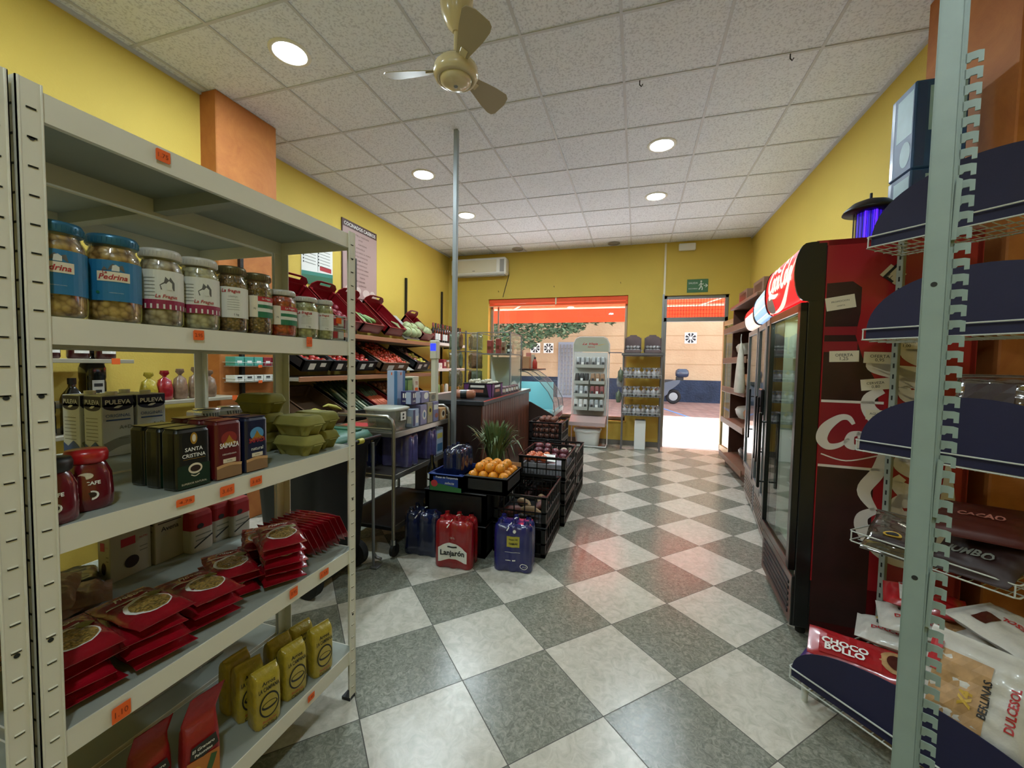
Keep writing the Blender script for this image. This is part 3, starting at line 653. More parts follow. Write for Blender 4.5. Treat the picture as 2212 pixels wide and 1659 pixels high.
# ---- jars
lumpy('chickpeas', '#6a4a22', '#b8965e', 82); lumpy('beans_white', '#665440', '#b0a088', 70, rand=.8); lumpy('beans_pale', '#7c7258', '#b8af90', 75)
lumpy('lentils', '#3d2a16', '#7a5a34', 150); lumpy('red_stew', '#6e1d08', '#b4431c', 90); lumpy('pale_green', '#78744e', '#a9a67c', 80)
M('lid_blue', '#2c6480', .3, metal=.3); M('lid_white', '#b8b6ae', .35); M('lid_olive', '#5b5436', .35, metal=.4); M('label_blue', '#1f6c98', .45); M('label_white', '#cfd0c8', .5)
M('label_red', '#a8222c', .5); M('label_green', '#1d6a4a', .5); M('label_cream', '#d9cfb8', .5); M('gingham', '#8b2344', .5); M('gray_print', '#77786f', .6); M('house_gray', '#5b5a58', .6)
def jar(y, r, h, lid, content, kind, label, x=-1.05):
    cx = x-r; t = thing('glass_jar', label, 'jar', (cx, y, LV[3]), group=None)
    hb = h*.86
    pr = [(r*.90, .002), (r*.99, .010), (r, .02), (r, hb*.83), (r*.97, hb*.90), (r*.84, hb*.97), (r*.82, hb)]
    b = MB(); b.lathe([(a*.955, max(z*1.0, .004)) for a, z in pr], (0, 0, 0), content, 40); part('contents', b, t)
    b = MB(); b.lathe([(r*.88, 0)]+pr+[(r*.83, h*.9)], (0, 0, 0), 'jar_glass', 40); part('glass', b, t)
    b = MB(); b.lathe([(r*.90, h*.885), (r*.93, h*.895), (r*.93, h*.965), (r*.90, h*.985), (r*.86, h), (r*.60, h), (r*.55, h-.0025), (.0001, h-.0025)], (0, 0, 0), lid, 40)
    for k in range(36): a = 2*PI*k/36; b.box(r*.925*math.cos(a)-.0008, r*.925*math.sin(a)-.0008, h*.90, r*.925*math.cos(a)+.0008, r*.925*math.sin(a)+.0008, h*.96, lid)
    part('lid', b, t)
    # label, turned towards the viewer
    a0 = math.atan2(0-y, 0-cx)+kind.get('turn', 0); R = r+.0008; z0, z1 = h*kind['z'][0], h*kind['z'][1]; zc = (z0+z1)/2; H = z1-z0
    W = wrap(0, 0, R, a0, 0); W2 = wrap(0, 0, R+.0006, a0, 0); W3 = wrap(0, 0, R+.0010, a0, 0); hw = R*kind.get('ang', 1.5)
    b = MB(); k = kind['k']
    b.rect(-hw, z0, hw, z1, W, kind['base'], 24, 1)
    if k == 'pedrina':
        b.rect(-r*.56, zc-H*.02, r*.60, zc+H*.22, W2, 'label_cream', 8, 1); b.text('Pedrina', 0, zc+H*.09, W3, 'label_red', w=r*1.02, shear=.25, bold=.02)
        b.text('La', -r*.28, zc+H*.20, W3, 'label_red', w=r*.16, bold=.02)
        b.flat([(-r*.4, zc+H*.24), (-r*.3, zc+H*.34), (-r*.18, zc+H*.26), (-r*.1, zc+H*.36), (0, zc+H*.42), (r*.12, zc+H*.36), (r*.34, zc+H*.40), (r*.42, zc+H*.24)], W2, 'house_gray'); b.flat([(-r*.05, zc+H*.24), (-r*.02, zc+H*.37), (r*.1, zc+H*.40), (r*.22, zc+H*.35), (r*.22, zc+H*.24)], W3, 'label_white')
        b.text('GARBANZO COCIDO', r*.1, z0+H*.20, W3, 'label_white', w=r*.5); b.disc(-r*.55, z0+H*.2, r*.07, r*.07, W3, 'label_green', 10)
    if k == 'fragua':
        b.rect(-hw, z0, hw, z0+H*.24, W2, 'gingham', 20, 1)
        for q in range(14): b.rect(-hw+hw*2*(q+.3)/14, z0+.001, -hw+hw*2*(q+.62)/14, z0+H*.13, W3, 'label_white', 1, 1)
        b.text('La Fragua', r*.25, z0+H*.32, W3, 'label_red', w=r*1.0, shear=.25, bold=.015)
        b.flat([(r*.0, zc), (-r*.05, zc+H*.12), (r*.14, zc+H*.20), (r*.2, zc+H*.34), (r*.36, zc+H*.26), (r*.42, zc+H*.34), (r*.62, zc+H*.2), (r*.62, zc)], W2, 'house_gray'); b.flat([(r*.26, zc), (r*.26, zc+H*.18), (r*.36, zc+H*.24), (r*.5, zc+H*.18), (r*.5, zc)], W3, 'label_white')
        for q in range(6): b.rect(-r*.75, zc+H*(.28-q*.09), -r*.25, zc+H*(.295-q*.09), W2, 'gray_print', 4, 1)
    if k == 'fragua2':
        b.text('La fragua', -r*.02, z1-H*.14, W3, 'label_red', w=r*1.15, shear=.2, bold=.02); b.text('LENTEJA', r*.1, zc+H*.18, W3, 'gray_print', w=r*.55)
        for q in range(5): b.rect(-r*.25, zc+H*(.08-q*.08), r*.5, zc+H*(.09-q*.08), W2, 'gray_print', 4, 1)
        b.text('1 kg', r*.3, z0+H*.1, W3, 'ink', w=r*.3)
    if k == 'fragua3':
        b.rect(-hw*.55, z0+H*.02, -hw*.02, z1+H*.02, W2, 'label_cream', 8, 1)
        b.rect(0, z0, hw, z0+H*.28, W2, 'label_green', 10, 1); b.rect(0, z0+H*.46, hw, z0+H*.62, W2, 'label_green', 10, 1); b.rect(0, z1-H*.22, hw, z1, W2, 'label_red', 10, 1)
        b.text('La Fragua', r*.62, z1-H*.11, W3, 'label_white', w=r*.7, shear=.2, bold=.02); b.text('75', -r*.2, z0+H*.4, W3, 'ink', w=r*.16)
    part('label', b, t)
    return t
pd = dict(k='pedrina', z=(.24, .70), base='label_blue', ang=2.2); fr = dict(k='fragua', z=(.22, .72), base='label_white', ang=1.9)
jar(.513, .0450, .183, 'lid_blue', 'chickpeas', pd, 'chickpea jar with blue lid and label, cut by the post at the left end')
jar(.607, .0455, .183, 'lid_blue', 'chickpeas', pd, 'whole chickpea jar with blue lid and wide blue label, second of the row')
jar(.698, .0425, .179, 'lid_white', 'beans_white', fr, 'bean jar with white lid and purple check label beside the blue chickpea jar')
jar(.788, .0430, .181, 'lid_white', 'beans_pale', fr, 'bean jar with white lid and purple check label beside the brown lentil jar')
jar(.873, .0385, .180, 'lid_olive', 'lentils', dict(k='fragua2', z=(.22, .68), base='label_white', ang=1.7), 'brown lentil jar with a tall white label and red script')
jar(.954, .0390, .178, 'lid_olive', 'lentils', dict(k='fragua3', z=(.28, .62), base='label_white', ang=1.5, turn=.05), 'brown lentil jar with a green and red striped label')
jar(1.045, .0450, .146, 'lid_white', 'red_stew', dict(k='fragua3', z=(.25, .64), base='label_white', ang=1.5), 'jar of red stew with white lid and green striped label')
jar(1.140, .0420, .140, 'lid_white', 'pale_green', dict(k='fragua2', z=(.24, .66), base='label_white', ang=1.7), 'small pale jar with white lid and white label beside the red stew jar')
jar(1.218, .030, .142, 'lid_white', 'pale_green', dict(k='fragua2', z=(.24, .66), base='label_white', ang=1.7), 'narrow pale jar half hidden at the right end of the jar row')
# display rack of little boxes at end of row
rk = thing('tin_display_rack', 'small white wire rack of printed tins at the right end of the jar shelf', 'rack', (-1.12, 1.285, LV[3]))
b = MB()
for z in (.0, .045, .09):
    b.tube([(.055, -.045, z+.003), (.055, .03, z+.003), (-.06, .03, z+.003), (-.06, -.045, z+.003)], .0018, 'wire_white', 5, True)
for p in ((.055, -.045), (.055, .03), (-.06, .03), (-.06, -.045)): b.tube([(p[0], p[1], 0), (p[0], p[1], .095)], .0018, 'wire_white', 5)
part('frame', b, rk)
for z in (.004, .050):
    b = MB(); b.box(-.055, -.04, z, .050, .027, z+.038, M('tin_print', '#8f8a80', .5, noise=.35, nscale=60), .003); A = frame((.0508, -.006, z+.02), (0, 1, 0), (0, 0, 1)); b.rect(-.03, -.012, -.005, .012, A, 'label_red'); b.rect(.0, -.012, .028, .012, A, 'label_white'); part('tin', b, rk)
b = MB(); b.box(.0515, -.02, .066, .0525, .008, .088, 'orange_tag'); part('price_tag', b, rk)

# ---- shelf 3 (z=1.01): coffee, milk, eggs
Z2 = LV[2]
def coffee(x, y, w, d, h, base, lower, brand, sub, label, rz=0, face=True, text2=None, grp=None):
    t = thing('coffee_pack', label, 'coffee', (x, y, Z2), (0, 0, rz), group=grp)
    b = MB(); e = 7
    rings = [superring(0, 0, d-.006, w-.006, .001, 28, e), superring(0, 0, d, w, .006, 28, e), superring(0, 0, d*1.01, w*1.01, h*.5, 28, e), superring(0, 0, d, w, h-.008, 28, e), superring(0, 0, d-.008, w-.008, h, 28, e)]
    b.loft(rings, base, smooth=False); b.box(-d*.46, -w*.44, h, d*.46, w*.44, h+.003, base, .001); part('pack', b, t)
    b = MB(); A = frame((d/2*1.012, 0, h/2), (0, 1, 0), (0, 0, 1)); B = frame((d/2*1.012+.0006, 0, h/2), (0, 1, 0), (0, 0, 1)); C2 = frame((d/2*1.012+.0012, 0, h/2), (0, 1, 0), (0, 0, 1))
    if brand == 'SANTA':
        b.rect(-w*.46, -h*.48, w*.46, -h*.10, A, 'coffee_green2'); b.disc(0, h*.34, w*.10, h*.10, B, 'gold', 16); b.disc(0, h*.345, w*.055, h*.065, C2, 'label_cream', 12)
        b.text('SANTA', 0, h*.16, B, 'white', w=w*.50, bold=.01); b.text('CRISTINA', 0, h*.055, B, 'white', w=w*.66, bold=.01); b.rect(-w*.3, -h*.005, w*.33, .0, B, 'gold')
        b.disc(w*.03, -h*.17, w*.20, h*.09, B, 'label_cream', 20); b.disc(w*.03, -h*.17, w*.15, h*.055, C2, 'brown_dark', 20); b.stroke([(-w*.1, -h*.27), (w*.02, -h*.30), (w*.14, -h*.27)], h*.015, C2, 'label_cream')
        b.text('SUPERIOR NATURAL', 0, -h*.41, B, 'label_cream', w=w*.72)
    else:
        b.rect(-w*.47, -h*.48, w*.47, -h*.26, A, 'kraft'); b.stroke([(-w*.47, -h*.28), (0, -h*.25), (w*.47, -h*.28)], h*.05, B, 'kraft_light')
        b.disc(0, h*.20, w*.30, h*.12, A, 'sky_glow' if brand == 'b' else 'coffee_red2', 18)
        b.flat([(-w*.34, h*.08), (-w*.12, h*.16), (0, h*.26), (w*.12, h*.17), (w*.34, h*.10)], B, 'gold'); b.text('SAIMAZA', 0, h*.085, C2, 'white' if brand == 'r' else 'label_red', w=w*.72, h=h*.09, bold=.02)
        b.text(sub, 0, -h*.07, B, 'white', w=w*.52); b.rect(-w*.24, -h*.22, w*.24, -h*.15, B, 'label_cream'); b.text('EXTRA', 0, -h*.185, C2, 'brown_dark', w=w*.2)
    part('label', b, t); return t
M('coffee_green', '#040b08', .35, coat=.4); M('coffee_green2', '#0a2a1a', .35, coat=.4); M('brown_dark', '#2a150c', .5); M('kraft', '#8b6a48', .5); M('kraft_light', '#c49a6a', .5); M('sky_glow', '#4f8fc0', .4)
M('coffee_red', '#5b1218', .35, coat=.4); M('coffee_red2', '#8a2a22', .4); M('coffee_blue', '#0c1638', .35, coat=.4)
coffee(-1.088, .745, .086, .052, .150, 'coffee_green', None, 'SANTA', '', 'dark green coffee brick at the shelf edge with white lettering and a cup', 0)
coffee(-1.148, .745, .084, .052, .150, 'coffee_green', None, 'SANTA', '', 'dark green coffee brick hidden behind the front green one', 0)
coffee(-1.208, .748, .084, .052, .150, 'coffee_green', None, 'SANTA', '', 'dark green coffee brick, the last of the three in the row', 0)
coffee(-1.085, .837, .076, .050, .158, 'coffee_red', None, 'r', 'DESCAFEINADO', 'maroon coffee brick between the green one and the blue one', 0)
coffee(-1.147, .838, .076, .050, .158, 'coffee_red', None, 'r', 'DESCAFEINADO', 'maroon coffee brick tucked behind the front maroon one', 0)
coffee(-1.209, .838, .076, .050, .158, 'coffee_red', None, 'r', 'DESCAFEINADO', 'maroon coffee brick, the rearmost of the maroon row', 0)
coffee(-1.083, .921, .074, .050, .158, 'coffee_blue', None, 'b', 'natural', 'navy blue coffee brick next to the egg cartons', 0)
coffee(-1.144, .921, .074, .050, .158, 'coffee_blue', None, 'b', 'natural', 'navy blue coffee brick behind the front navy one', 0)
# instant coffee jars
def nescafe(x, y, lid, label):
    t = thing('instant_coffee_jar', label, 'jar', (x, y, Z2))
    b = MB(); b.loft([superring(0, 0, w_, w_, z, 28, 3) for w_, z in ((.066, .001), (.074, .008), (.076, .03), (.072, .075), (.058, .095), (.050, .102))], M('coffee_jar_red', '#5f0a18', .2, coat=.8)); part('glass', b, t)
    b = MB(); b.lathe([(.030, .100), (.034, .104), (.035, .118), (.032, .127), (.0001, .128)], (0, 0, 0), lid, 28); part('lid', b, t)
    b = MB(); a0 = math.atan2(-y, -x)
    W = lambda u, v: V((.0392*math.cos(a0+u/.039), .0392*math.sin(a0+u/.039), v)); W2 = lambda u, v: V((.0400*math.cos(a0+u/.039), .0400*math.sin(a0+u/.039), v))
    b.text('NESCAFE', 0, .060, W, 'white', w=.042, bold=.03); b.disc(.006, .034, .012, .010, W, 'white', 14); b.disc(.006, .035, .008, .006, W2, 'brown_dark', 12)
    b.disc(-.002, .076, .012, .007, W, 'label_cream', 14); b.rect(-.034, .012, -.028, .018, W, 'white'); part('label', b, t)
nescafe(-1.090, .490, 'black_plastic', 'instant coffee jar with a dark lid beside the left post'); nescafe(-1.128, .568, M('lid_red', '#a81a1e', .3, coat=.3), 'instant coffee jar with a bright red lid')
# milk cartons
M('milk_white', '#c8ccce', .5); M('milk_navy', '#1b1d3f', .5); M('milk_blue', '#33508a', .5); M('pack_shade', '#8d908b', .5)
def milk(x, y, label, rz=0, cap=True):
    t = thing('milk_carton', label, 'carton', (x, y, Z2), (0, 0, rz)); w, h = .088, .200
    b = MB(); b.box(-w/2, -w/2, 0, w/2, w/2, h, 'milk_white', .002); part('carton', b, t)
    b = MB()
    for (o_, xd) in (((w/2+.0008, 0, 0), (0, 1, 0)), ((0, -w/2-.0008, 0), (1, 0, 0))):
        A = frame(o_, xd, (0, 0, 1)); nrm = V(xd).cross(V((0, 0, 1))); B = frame(V(o_)+nrm*.0006, xd, (0, 0, 1)); w2 = w*.485
        b.rect(-w2, h-.036, w2, h-.002, A, 'milk_navy'); b.disc(0, h-.036, w2*.95, .014, A, 'milk_navy', 18)
        b.text('PULEVA', 0, h-.021, B, 'milk_white' if xd[0] else 'paper', w=w*.80, bold=.03); b.stroke([(-.012, h-.040, .2), (0, h-.037, 1), (.012, h-.034, .2)], .008, B, 'paper')
        if xd[1]:
            b.text('ORIGINAL', 0, h-.066, B, 'milk_blue', w=w*.78); b.rect(-w*.38, h-.083, w*.38, h-.078, B, 'milk_blue'); b.text('A+D', w*.22, h-.106, B, 'gray_print', w=w*.4, bold=.01)
            b.stroke([(-w*.4, .03), (0, .045), (w*.4, .05)], .03, A, 'pack_shade'); b.rect(w*.0, h-.145, w*.3, h-.142, B, 'gray_print')
        else:
            for q in range(7): b.rect(-w*.36, h-.075-q*.012, w*.30, h-.073-q*.012, B, 'gray_print')
            b.flat([(-w*.46, .004), (w*.46, .004), (w*.46, .03), (.01, .05), (-w*.2, .03), (-w*.46, .042)], B, 'milk_blue')
    part('print', b, t)
    b = MB(); b.cyl((.012, 0, h), (.012, 0, h+.012), .015, 'white_plastic', n=18); part('cap', b, t); return t
milk(-1.685, .912, 'white and navy milk carton at the front of the cluster, nearest the viewer', .0)
milk(-1.685, 1.010, 'white and navy milk carton standing right beside the front one', .0)
milk(-1.780, .905, 'white and navy milk carton behind the left front one', .0); milk(-1.780, 1.003, 'white and navy milk carton behind the right front one', .0)
milk(-1.49, .560, 'milk carton partly hidden by the left post', .2)
# zebra striped cup pack
zp = thing('yogurt_cup_pack', 'pack of two silver-lidded cups with zebra stripes behind the egg cartons', 'cups', (-1.60, 1.225, Z2))
for k in range(2):
    b = MB(); b.lathe([(.030, 0), (.038, .07), (.042, .125), (.044, .13)], (0, -.05+.095*k, 0), 'paper', 24)
    b.lathe([(.045, .13), (.045, .134), (.0001, .134)], (0, -.05+.095*k, 0), 'chrome', 24)
    c = (0, -.05+.095*k)
    for q in range(7): W = lambda u, v: V((c[0]+(.0315+.0105*v/.13+.001)*math.cos(.0+u/.038), c[1]+(.0315+.0105*v/.13+.001)*math.sin(.0+u/.038), v)); b.stroke([(-.03+q*.009, .03), (-.026+q*.008, .07), (-.034+q*.009, .118)], .0045, W, 'ink')
    part('cup', b, zp)
b = MB(); b.box(-.045, -.10, .002, .045, .09, .128, 'film', .006); part('shrink_wrap', b, zp)
# egg cartons
M('egg_carton', '#8f8b48', .85, noise=.06, nscale=30)
def egg_proto(label):
    t = thing('egg_carton', label, 'egg carton', (0, 0, 0)); W, D = .155, .100
    b = MB(); n = 48
    def ring(w, d, z, scal=0):
        r = []
        for i in range(n):
            a = 2*PI*i/n; c, s_ = math.cos(a), math.sin(a); e = 5
            x = math.copysign(abs(c)**(2/e), c)*w/2; y = math.copysign(abs(s_)**(2/e), s_)*d/2
            if scal:
                fx = (.5-.5*math.cos(2*PI*(x/W+.5)*3)) if abs(y) > d*.4 else 1; fy = (.5-.5*math.cos(2*PI*(y/D+.5)*2)) if abs(x) > w*.4 else 1
                k = 1-scal*(1-min(fx, fy)); x *= (k if abs(x) > w*.4 else 1); y *= (k if abs(y) > d*.4 else 1)
            r.append((x, y, z))
        return r
    b.loft([ring(W*.78, D*.78, 0, .30), ring(W*.86, D*.86, .014, .24), ring(W*.95, D*.95, .030, .10), ring(W, D, .036, 0), ring(W+.006, D+.006, .037, 0), ring(W+.006, D+.006, .040, 0)], 'egg_carton'); part('tray', b, t)
    b = MB(); b.loft([ring(W+.002, D+.002, .0402), ring(W-.004, D-.004, .050), ring(W-.014, D-.014, .062), ring(W-.030, D-.026, .067)], 'egg_carton'); b.box(W*.2, -.018, .0665, W*.3, .018, .0675, M('egg_stamp', '#6e6a38', .9)); 
    b.box(W/2-.001, -.02, .033, W/2+.007, .02, .037, 'egg_carton', .001); part('lid', b, t)
    return t
eggs = [(-1.128, 1.150, Z2, 'egg carton at the shelf edge beside the blue coffee, lower of two', 0), (-1.128, 1.150, Z2+.0685, 'egg carton on top of the front pair beside the blue coffee', 0),
        (-1.160, 1.262, Z2, 'egg carton, lower of the pair nearest the right post', 0), (-1.160, 1.262, Z2+.0685, 'egg carton, upper of the pair nearest the right post', 0),
        (-1.305, 1.155, Z2, 'egg carton at the bottom of the rear stack of three', 0), (-1.305, 1.155, Z2+.0685, 'egg carton in the middle of the rear stack of three', 0), (-1.305, 1.155, Z2+.137, 'egg carton topmost on the rear stack, highest of all', -.03)]
pr = egg_proto(eggs[0][3]); pr.location = eggs[0][:3]
for e in eggs[1:]: dup(pr, e[:3], (0, 0, e[4]), e[3])

# ---- shelf 2 (z=.605): red pasta bags
Z1 = LV[1]
M('pasta_red', '#8c0d1c', .25, coat=.7, noise=.12, nscale=30, bump=.5, bscale=28); M('pasta_dark', '#3d0710', .3, coat=.5); lumpy('pasta_window', '#5f4a1c', '#a98a45', 190, rough=.3)
lumpy('pasta_window2', '#3d0a10', '#7e5a30', 90); M('badge_olive', '#8d8a4a', .5)
def pillow(b, w, l, t, m, seed=0, seal=.018):
    rnd = random.Random(seed); ph = [rnd.uniform(0, 6) for _ in range(6)]; nx, ny = 16, 22
    def H(x, y):
        u, v = 2*x/w, 2*y/(l-2*seal)
        if abs(v) >= 1 or abs(u) >= 1: return .0008
        return max(.0008, t/2*(1-abs(u)**4.0)**.5*(1-abs(v)**5)**.45*(1+.10*math.sin(9*u+ph[0])*math.sin(7*v+ph[1])+.06*math.sin(17*v+ph[2]+3*u)))
    def wv(y): return .0012*math.sin(y*260+ph[3])
    top = []; bot = []
    for j in range(ny+1):
        y = -l/2+l*j/ny
        for i in range(nx+1):
            x = -w/2+w*i/nx; k = 1+.025*math.sin(ph[4]+y*60)*(abs(2*x/w) > .9)
            z = H(x, y); top.append((x*k, y, t/2+z)); bot.append((x*k, y, t/2-z*.85))
    n = nx+1; fs = [(j*n+i, j*n+i+1, (j+1)*n+i+1, (j+1)*n+i) for j in range(ny) for i in range(nx)]
    b.add(top, fs, m, True); b.add(bot, [f[::-1] for f in fs], m, True)
    N = len(top); vs = top+bot; edge = [i for i in range(n)]+[j*n+nx for j in range(1, ny+1)]+[ny*n+i for i in range(nx-1, -1, -1)]+[j*n for j in range(ny-1, 0, -1)]
    b.add(vs, [(edge[k], edge[k-1], N+edge[k-1], N+edge[k]) for k in range(len(edge))], m)
    return H
def pasta_parts(t, w=.125, l=.215, th=.034, seed=0):
    b = MB(); H = pillow(b, w, l, th, 'pasta_red', seed); part('bag', b, t)
    b = MB(); F = lambda e: (lambda x, y: V((x, y, th/2+H(x, y)+e)))
    b.disc(0, -.028, w*.37, .046, F(.0009), 'paper', 22, 3); b.disc(.002, -.031, w*.32, .040, F(.0018), 'pasta_window', 22, 3)
    b.disc(.034, .012, .017, .014, F(.0026), 'badge_olive', 16, 2); b.text('Fideos', 0, .052, F(.0012), 'paper', w=.06, shear=.2, bold=.02)
    b.stroke([(-.055, .03), (-.02, .022), (.03, .03)], .004, F(.0012), 'paper'); b.text('PASTA', 0, .073, F(.0012), 'gold', w=.035)
    part('print', b, t)
GP = 'red pasta bags on the second shelf'
pp = thing('pasta_bag', 'x', 'pasta'); pasta_parts(pp, seed=1); pp2 = thing('pasta_bag', 'x', 'pasta'); pasta_parts(pp2, seed=5)
# piles along the front edge: (x, y, count, rz, label of the top bag)
piles = [(-1.185, .545, 4, 1.45, 'at the left post'), (-1.165, .690, 4, 1.42, 'of the second pile from the left post'), (-1.180, .835, 3, 1.38, 'of the third pile from the left post'),
         (-1.235, .965, 3, 1.15, 'of the fourth pile from the left post'), (-1.155, 1.085, 5, 1.05, 'of the tallest pile'), (-1.30, 1.15, 3, 1.0, 'of the pile behind the tallest')]
i = 0
for (x, y, n, rz, lb) in piles:
    for k in range(n):
        src = pp if (i % 2 == 0) else pp2; i += 1
        nm = ('red pasta bag lying on top '+lb) if k == n-1 else 'red pasta bag %s, layer %s from the bottom' % (lb, ['one', 'two', 'three', 'four', 'five'][k])
        o = dup(src, (x+random.uniform(-.010, .010), y+random.uniform(-.01, .01), Z1+.002+k*.0285), (random.uniform(-.03, .03), random.uniform(-.03, .05), rz+random.uniform(-.12, .12)), nm, GP)
        if k == 0: o.rotation_euler = (0, 0, rz); o.location.z = Z1+.001
# bags standing slanted on their edge at the right end, like files
for k in range(9):
    dup(pp if k % 2 else pp2, (-1.215+.006*(k % 3), 1.160+.021*k, Z1+.036-.001*k), (math.radians(-0), math.radians(-0), PI/2+.02*(k % 2)), 'slim red pasta bag in the slanted row by the right post, %s from the viewer' % ['first', 'second', 'third', 'fourth', 'fifth', 'sixth', 'seventh', 'eighth', 'ninth'][k], 'slanted red pasta bags by the right post')
    o = COL.objects[-1]
for o in [q for q in COL.objects if q.parent is None and q.get('group') == 'slanted red pasta bags by the right post']:
    o.matrix_world = Matrix.Translation(o.location) @ Matrix.Rotation(PI/2, 4, 'Z') @ Matrix.Rotation(math.radians(62), 4, 'Y')
    o.location.z = Z1+.062
for src in (pp, pp2):
    for c in list(src.children): bpy.data.objects.remove(c)
    bpy.data.objects.remove(src)
# behind the pasta: cartons, bags, bread
M('flour_red', '#9a1420', .5); M('flour_white', '#b7b3a8', .6); M('box_cream', '#a39a84', .6); M('box_white', '#a9a498', .6)
def flour(x, y, label, h=.150):
    t = thing('flour_bag', label, 'flour', (x, y, Z1), (0, 0, random.uniform(-.1, .1)))
    b = MB(); b.loft([superring(0, 0, w_, d_, z, 24, 6) for w_, d_, z in ((.068, .082, .001), (.072, .086, .01), (.072, .086, h*.58))], 'flour_white', smooth=False); part('lower_bag', b, t)
    b = MB(); b.loft([superring(0, 0, w_, d_, z, 24, 6) for w_, d_, z in ((.0722, .0862, h*.58), (.070, .084, h*.9), (.060, .076, h), (.02, .070, h+.003))], 'flour_red', smooth=False); part('red_top', b, t)
    b = MB(); A = frame((.0372, 0, 0), (0, 1, 0), (0, 0, 1)); b.disc(-.01, h*.66, .012, .010, A, 'ink', 10); b.rect(-.03, h*.42, .03, h*.45, A, 'gray_print'); b.rect(-.03, h*.3, .02, h*.33, A, 'gray_print'); b.stroke([(-.035, h*.15), (.0, h*.26), (.035, h*.36)], .006, A, 'ink'); part('print', b, t)
flour(-1.60, 1.125, 'red and white flour bag beside the cream box, first of three'); flour(-1.62, 1.22, 'red and white flour bag in the middle of the three'); flour(-1.60, 1.315-.03, 'red and white flour bag nearest the rear post')
def boxc(name, x, y, z, w, d, h, m, label, cat='box', rz=0, deco=None, grp=None):
    t = thing(name, label, cat, (x, y, z), (0, 0, rz), grp); b = MB(); b.box(-d/2, -w/2, 0, d/2, w/2, h, m, .002); part('box', b, t)
    b = MB()
    for (o_, xd, W_) in (((d/2+.0008, 0, h/2), (0, 1, 0), w), ((0, -w/2-.0008, h/2), (1, 0, 0), d)):
        A = frame(o_, xd, (0, 0, 1)); nr = V(xd).cross(V((0, 0, 1))); B = frame(V(o_)+nr*.0006, xd, (0, 0, 1))
        for dd in (deco or []):
            k = dd[0]
            if k == 'r': b.rect(dd[1]*W_, dd[2]*h, dd[3]*W_, dd[4]*h, A, dd[5])
            if k == 't': b.text(dd[1], dd[2]*W_, dd[3]*h, B, dd[5], w=dd[4]*W_, bold=.01)
            if k == 'd': b.disc(dd[1]*W_, dd[2]*h, dd[3]*W_, dd[4]*h, A, dd[5], 16)
            if k == 'D': b.disc(dd[1]*W_, dd[2]*h, dd[3]*W_, dd[4]*h, B, dd[5], 16)
    if b.v: part('print', b, t)
    return t
boxc('cereal_box', -1.63, .915, Z1, .125, .05, .17, 'box_white', 'white breakfast box with a red panel behind the pasta', rz=.1, deco=[('r', -.25, .12, .10, .28, 'label_red'), ('t', 'NUTRI', .3, .2, .2, 'label_red'), ('D', .0, -.22, .18, .12, 'brown_dark'), ('r', .2, .0, .4, .02, 'gray_print'), ('r', .2, -.08, .4, -.06, 'gray_print')])
boxc('cereal_box', -1.63, 1.035, Z1, .10, .05, .20, 'box_cream', 'cream breakfast box beside the first flour bag', rz=.05, deco=[('t', 'Avena', 0, .1, .6, 'brown_dark'), ('r', -.4, .2, .4, .22, 'brown_dark')])
M('pink_bag', '#8f7264', .35, coat=.3, noise=.2, nscale=25, bump=.9, bscale=22); M('dark_bag', '#23261e', .3, coat=.5, noise=.3, nscale=20)
for (x, y, z, m_, lb, rz, tl) in ((-1.50, .60, .0, 'pink_bag', 'crumpled pinkish bag of biscuits lying behind the left pasta pile', .3, 0), (-1.55, .72, .0, 'pink_bag', 'crumpled pinkish biscuit bag resting nearer the cartons', -.5, 0), (-1.53, .66, .05, 'pink_bag', 'crumpled pinkish biscuit bag on top of the other two', 1.0, .1), (-1.66, .78, .0, 'dark_bag', 'dark glossy bag leaning behind the biscuit bags', 1.2, .0)):
    b = MB(); pillow(b, .15, .20, .055, m_, int(x*100+y*10) % 97); solo('biscuit_bag', b, lb, 'bag', (x, y, Z1+z+.002), (tl, 0, rz))

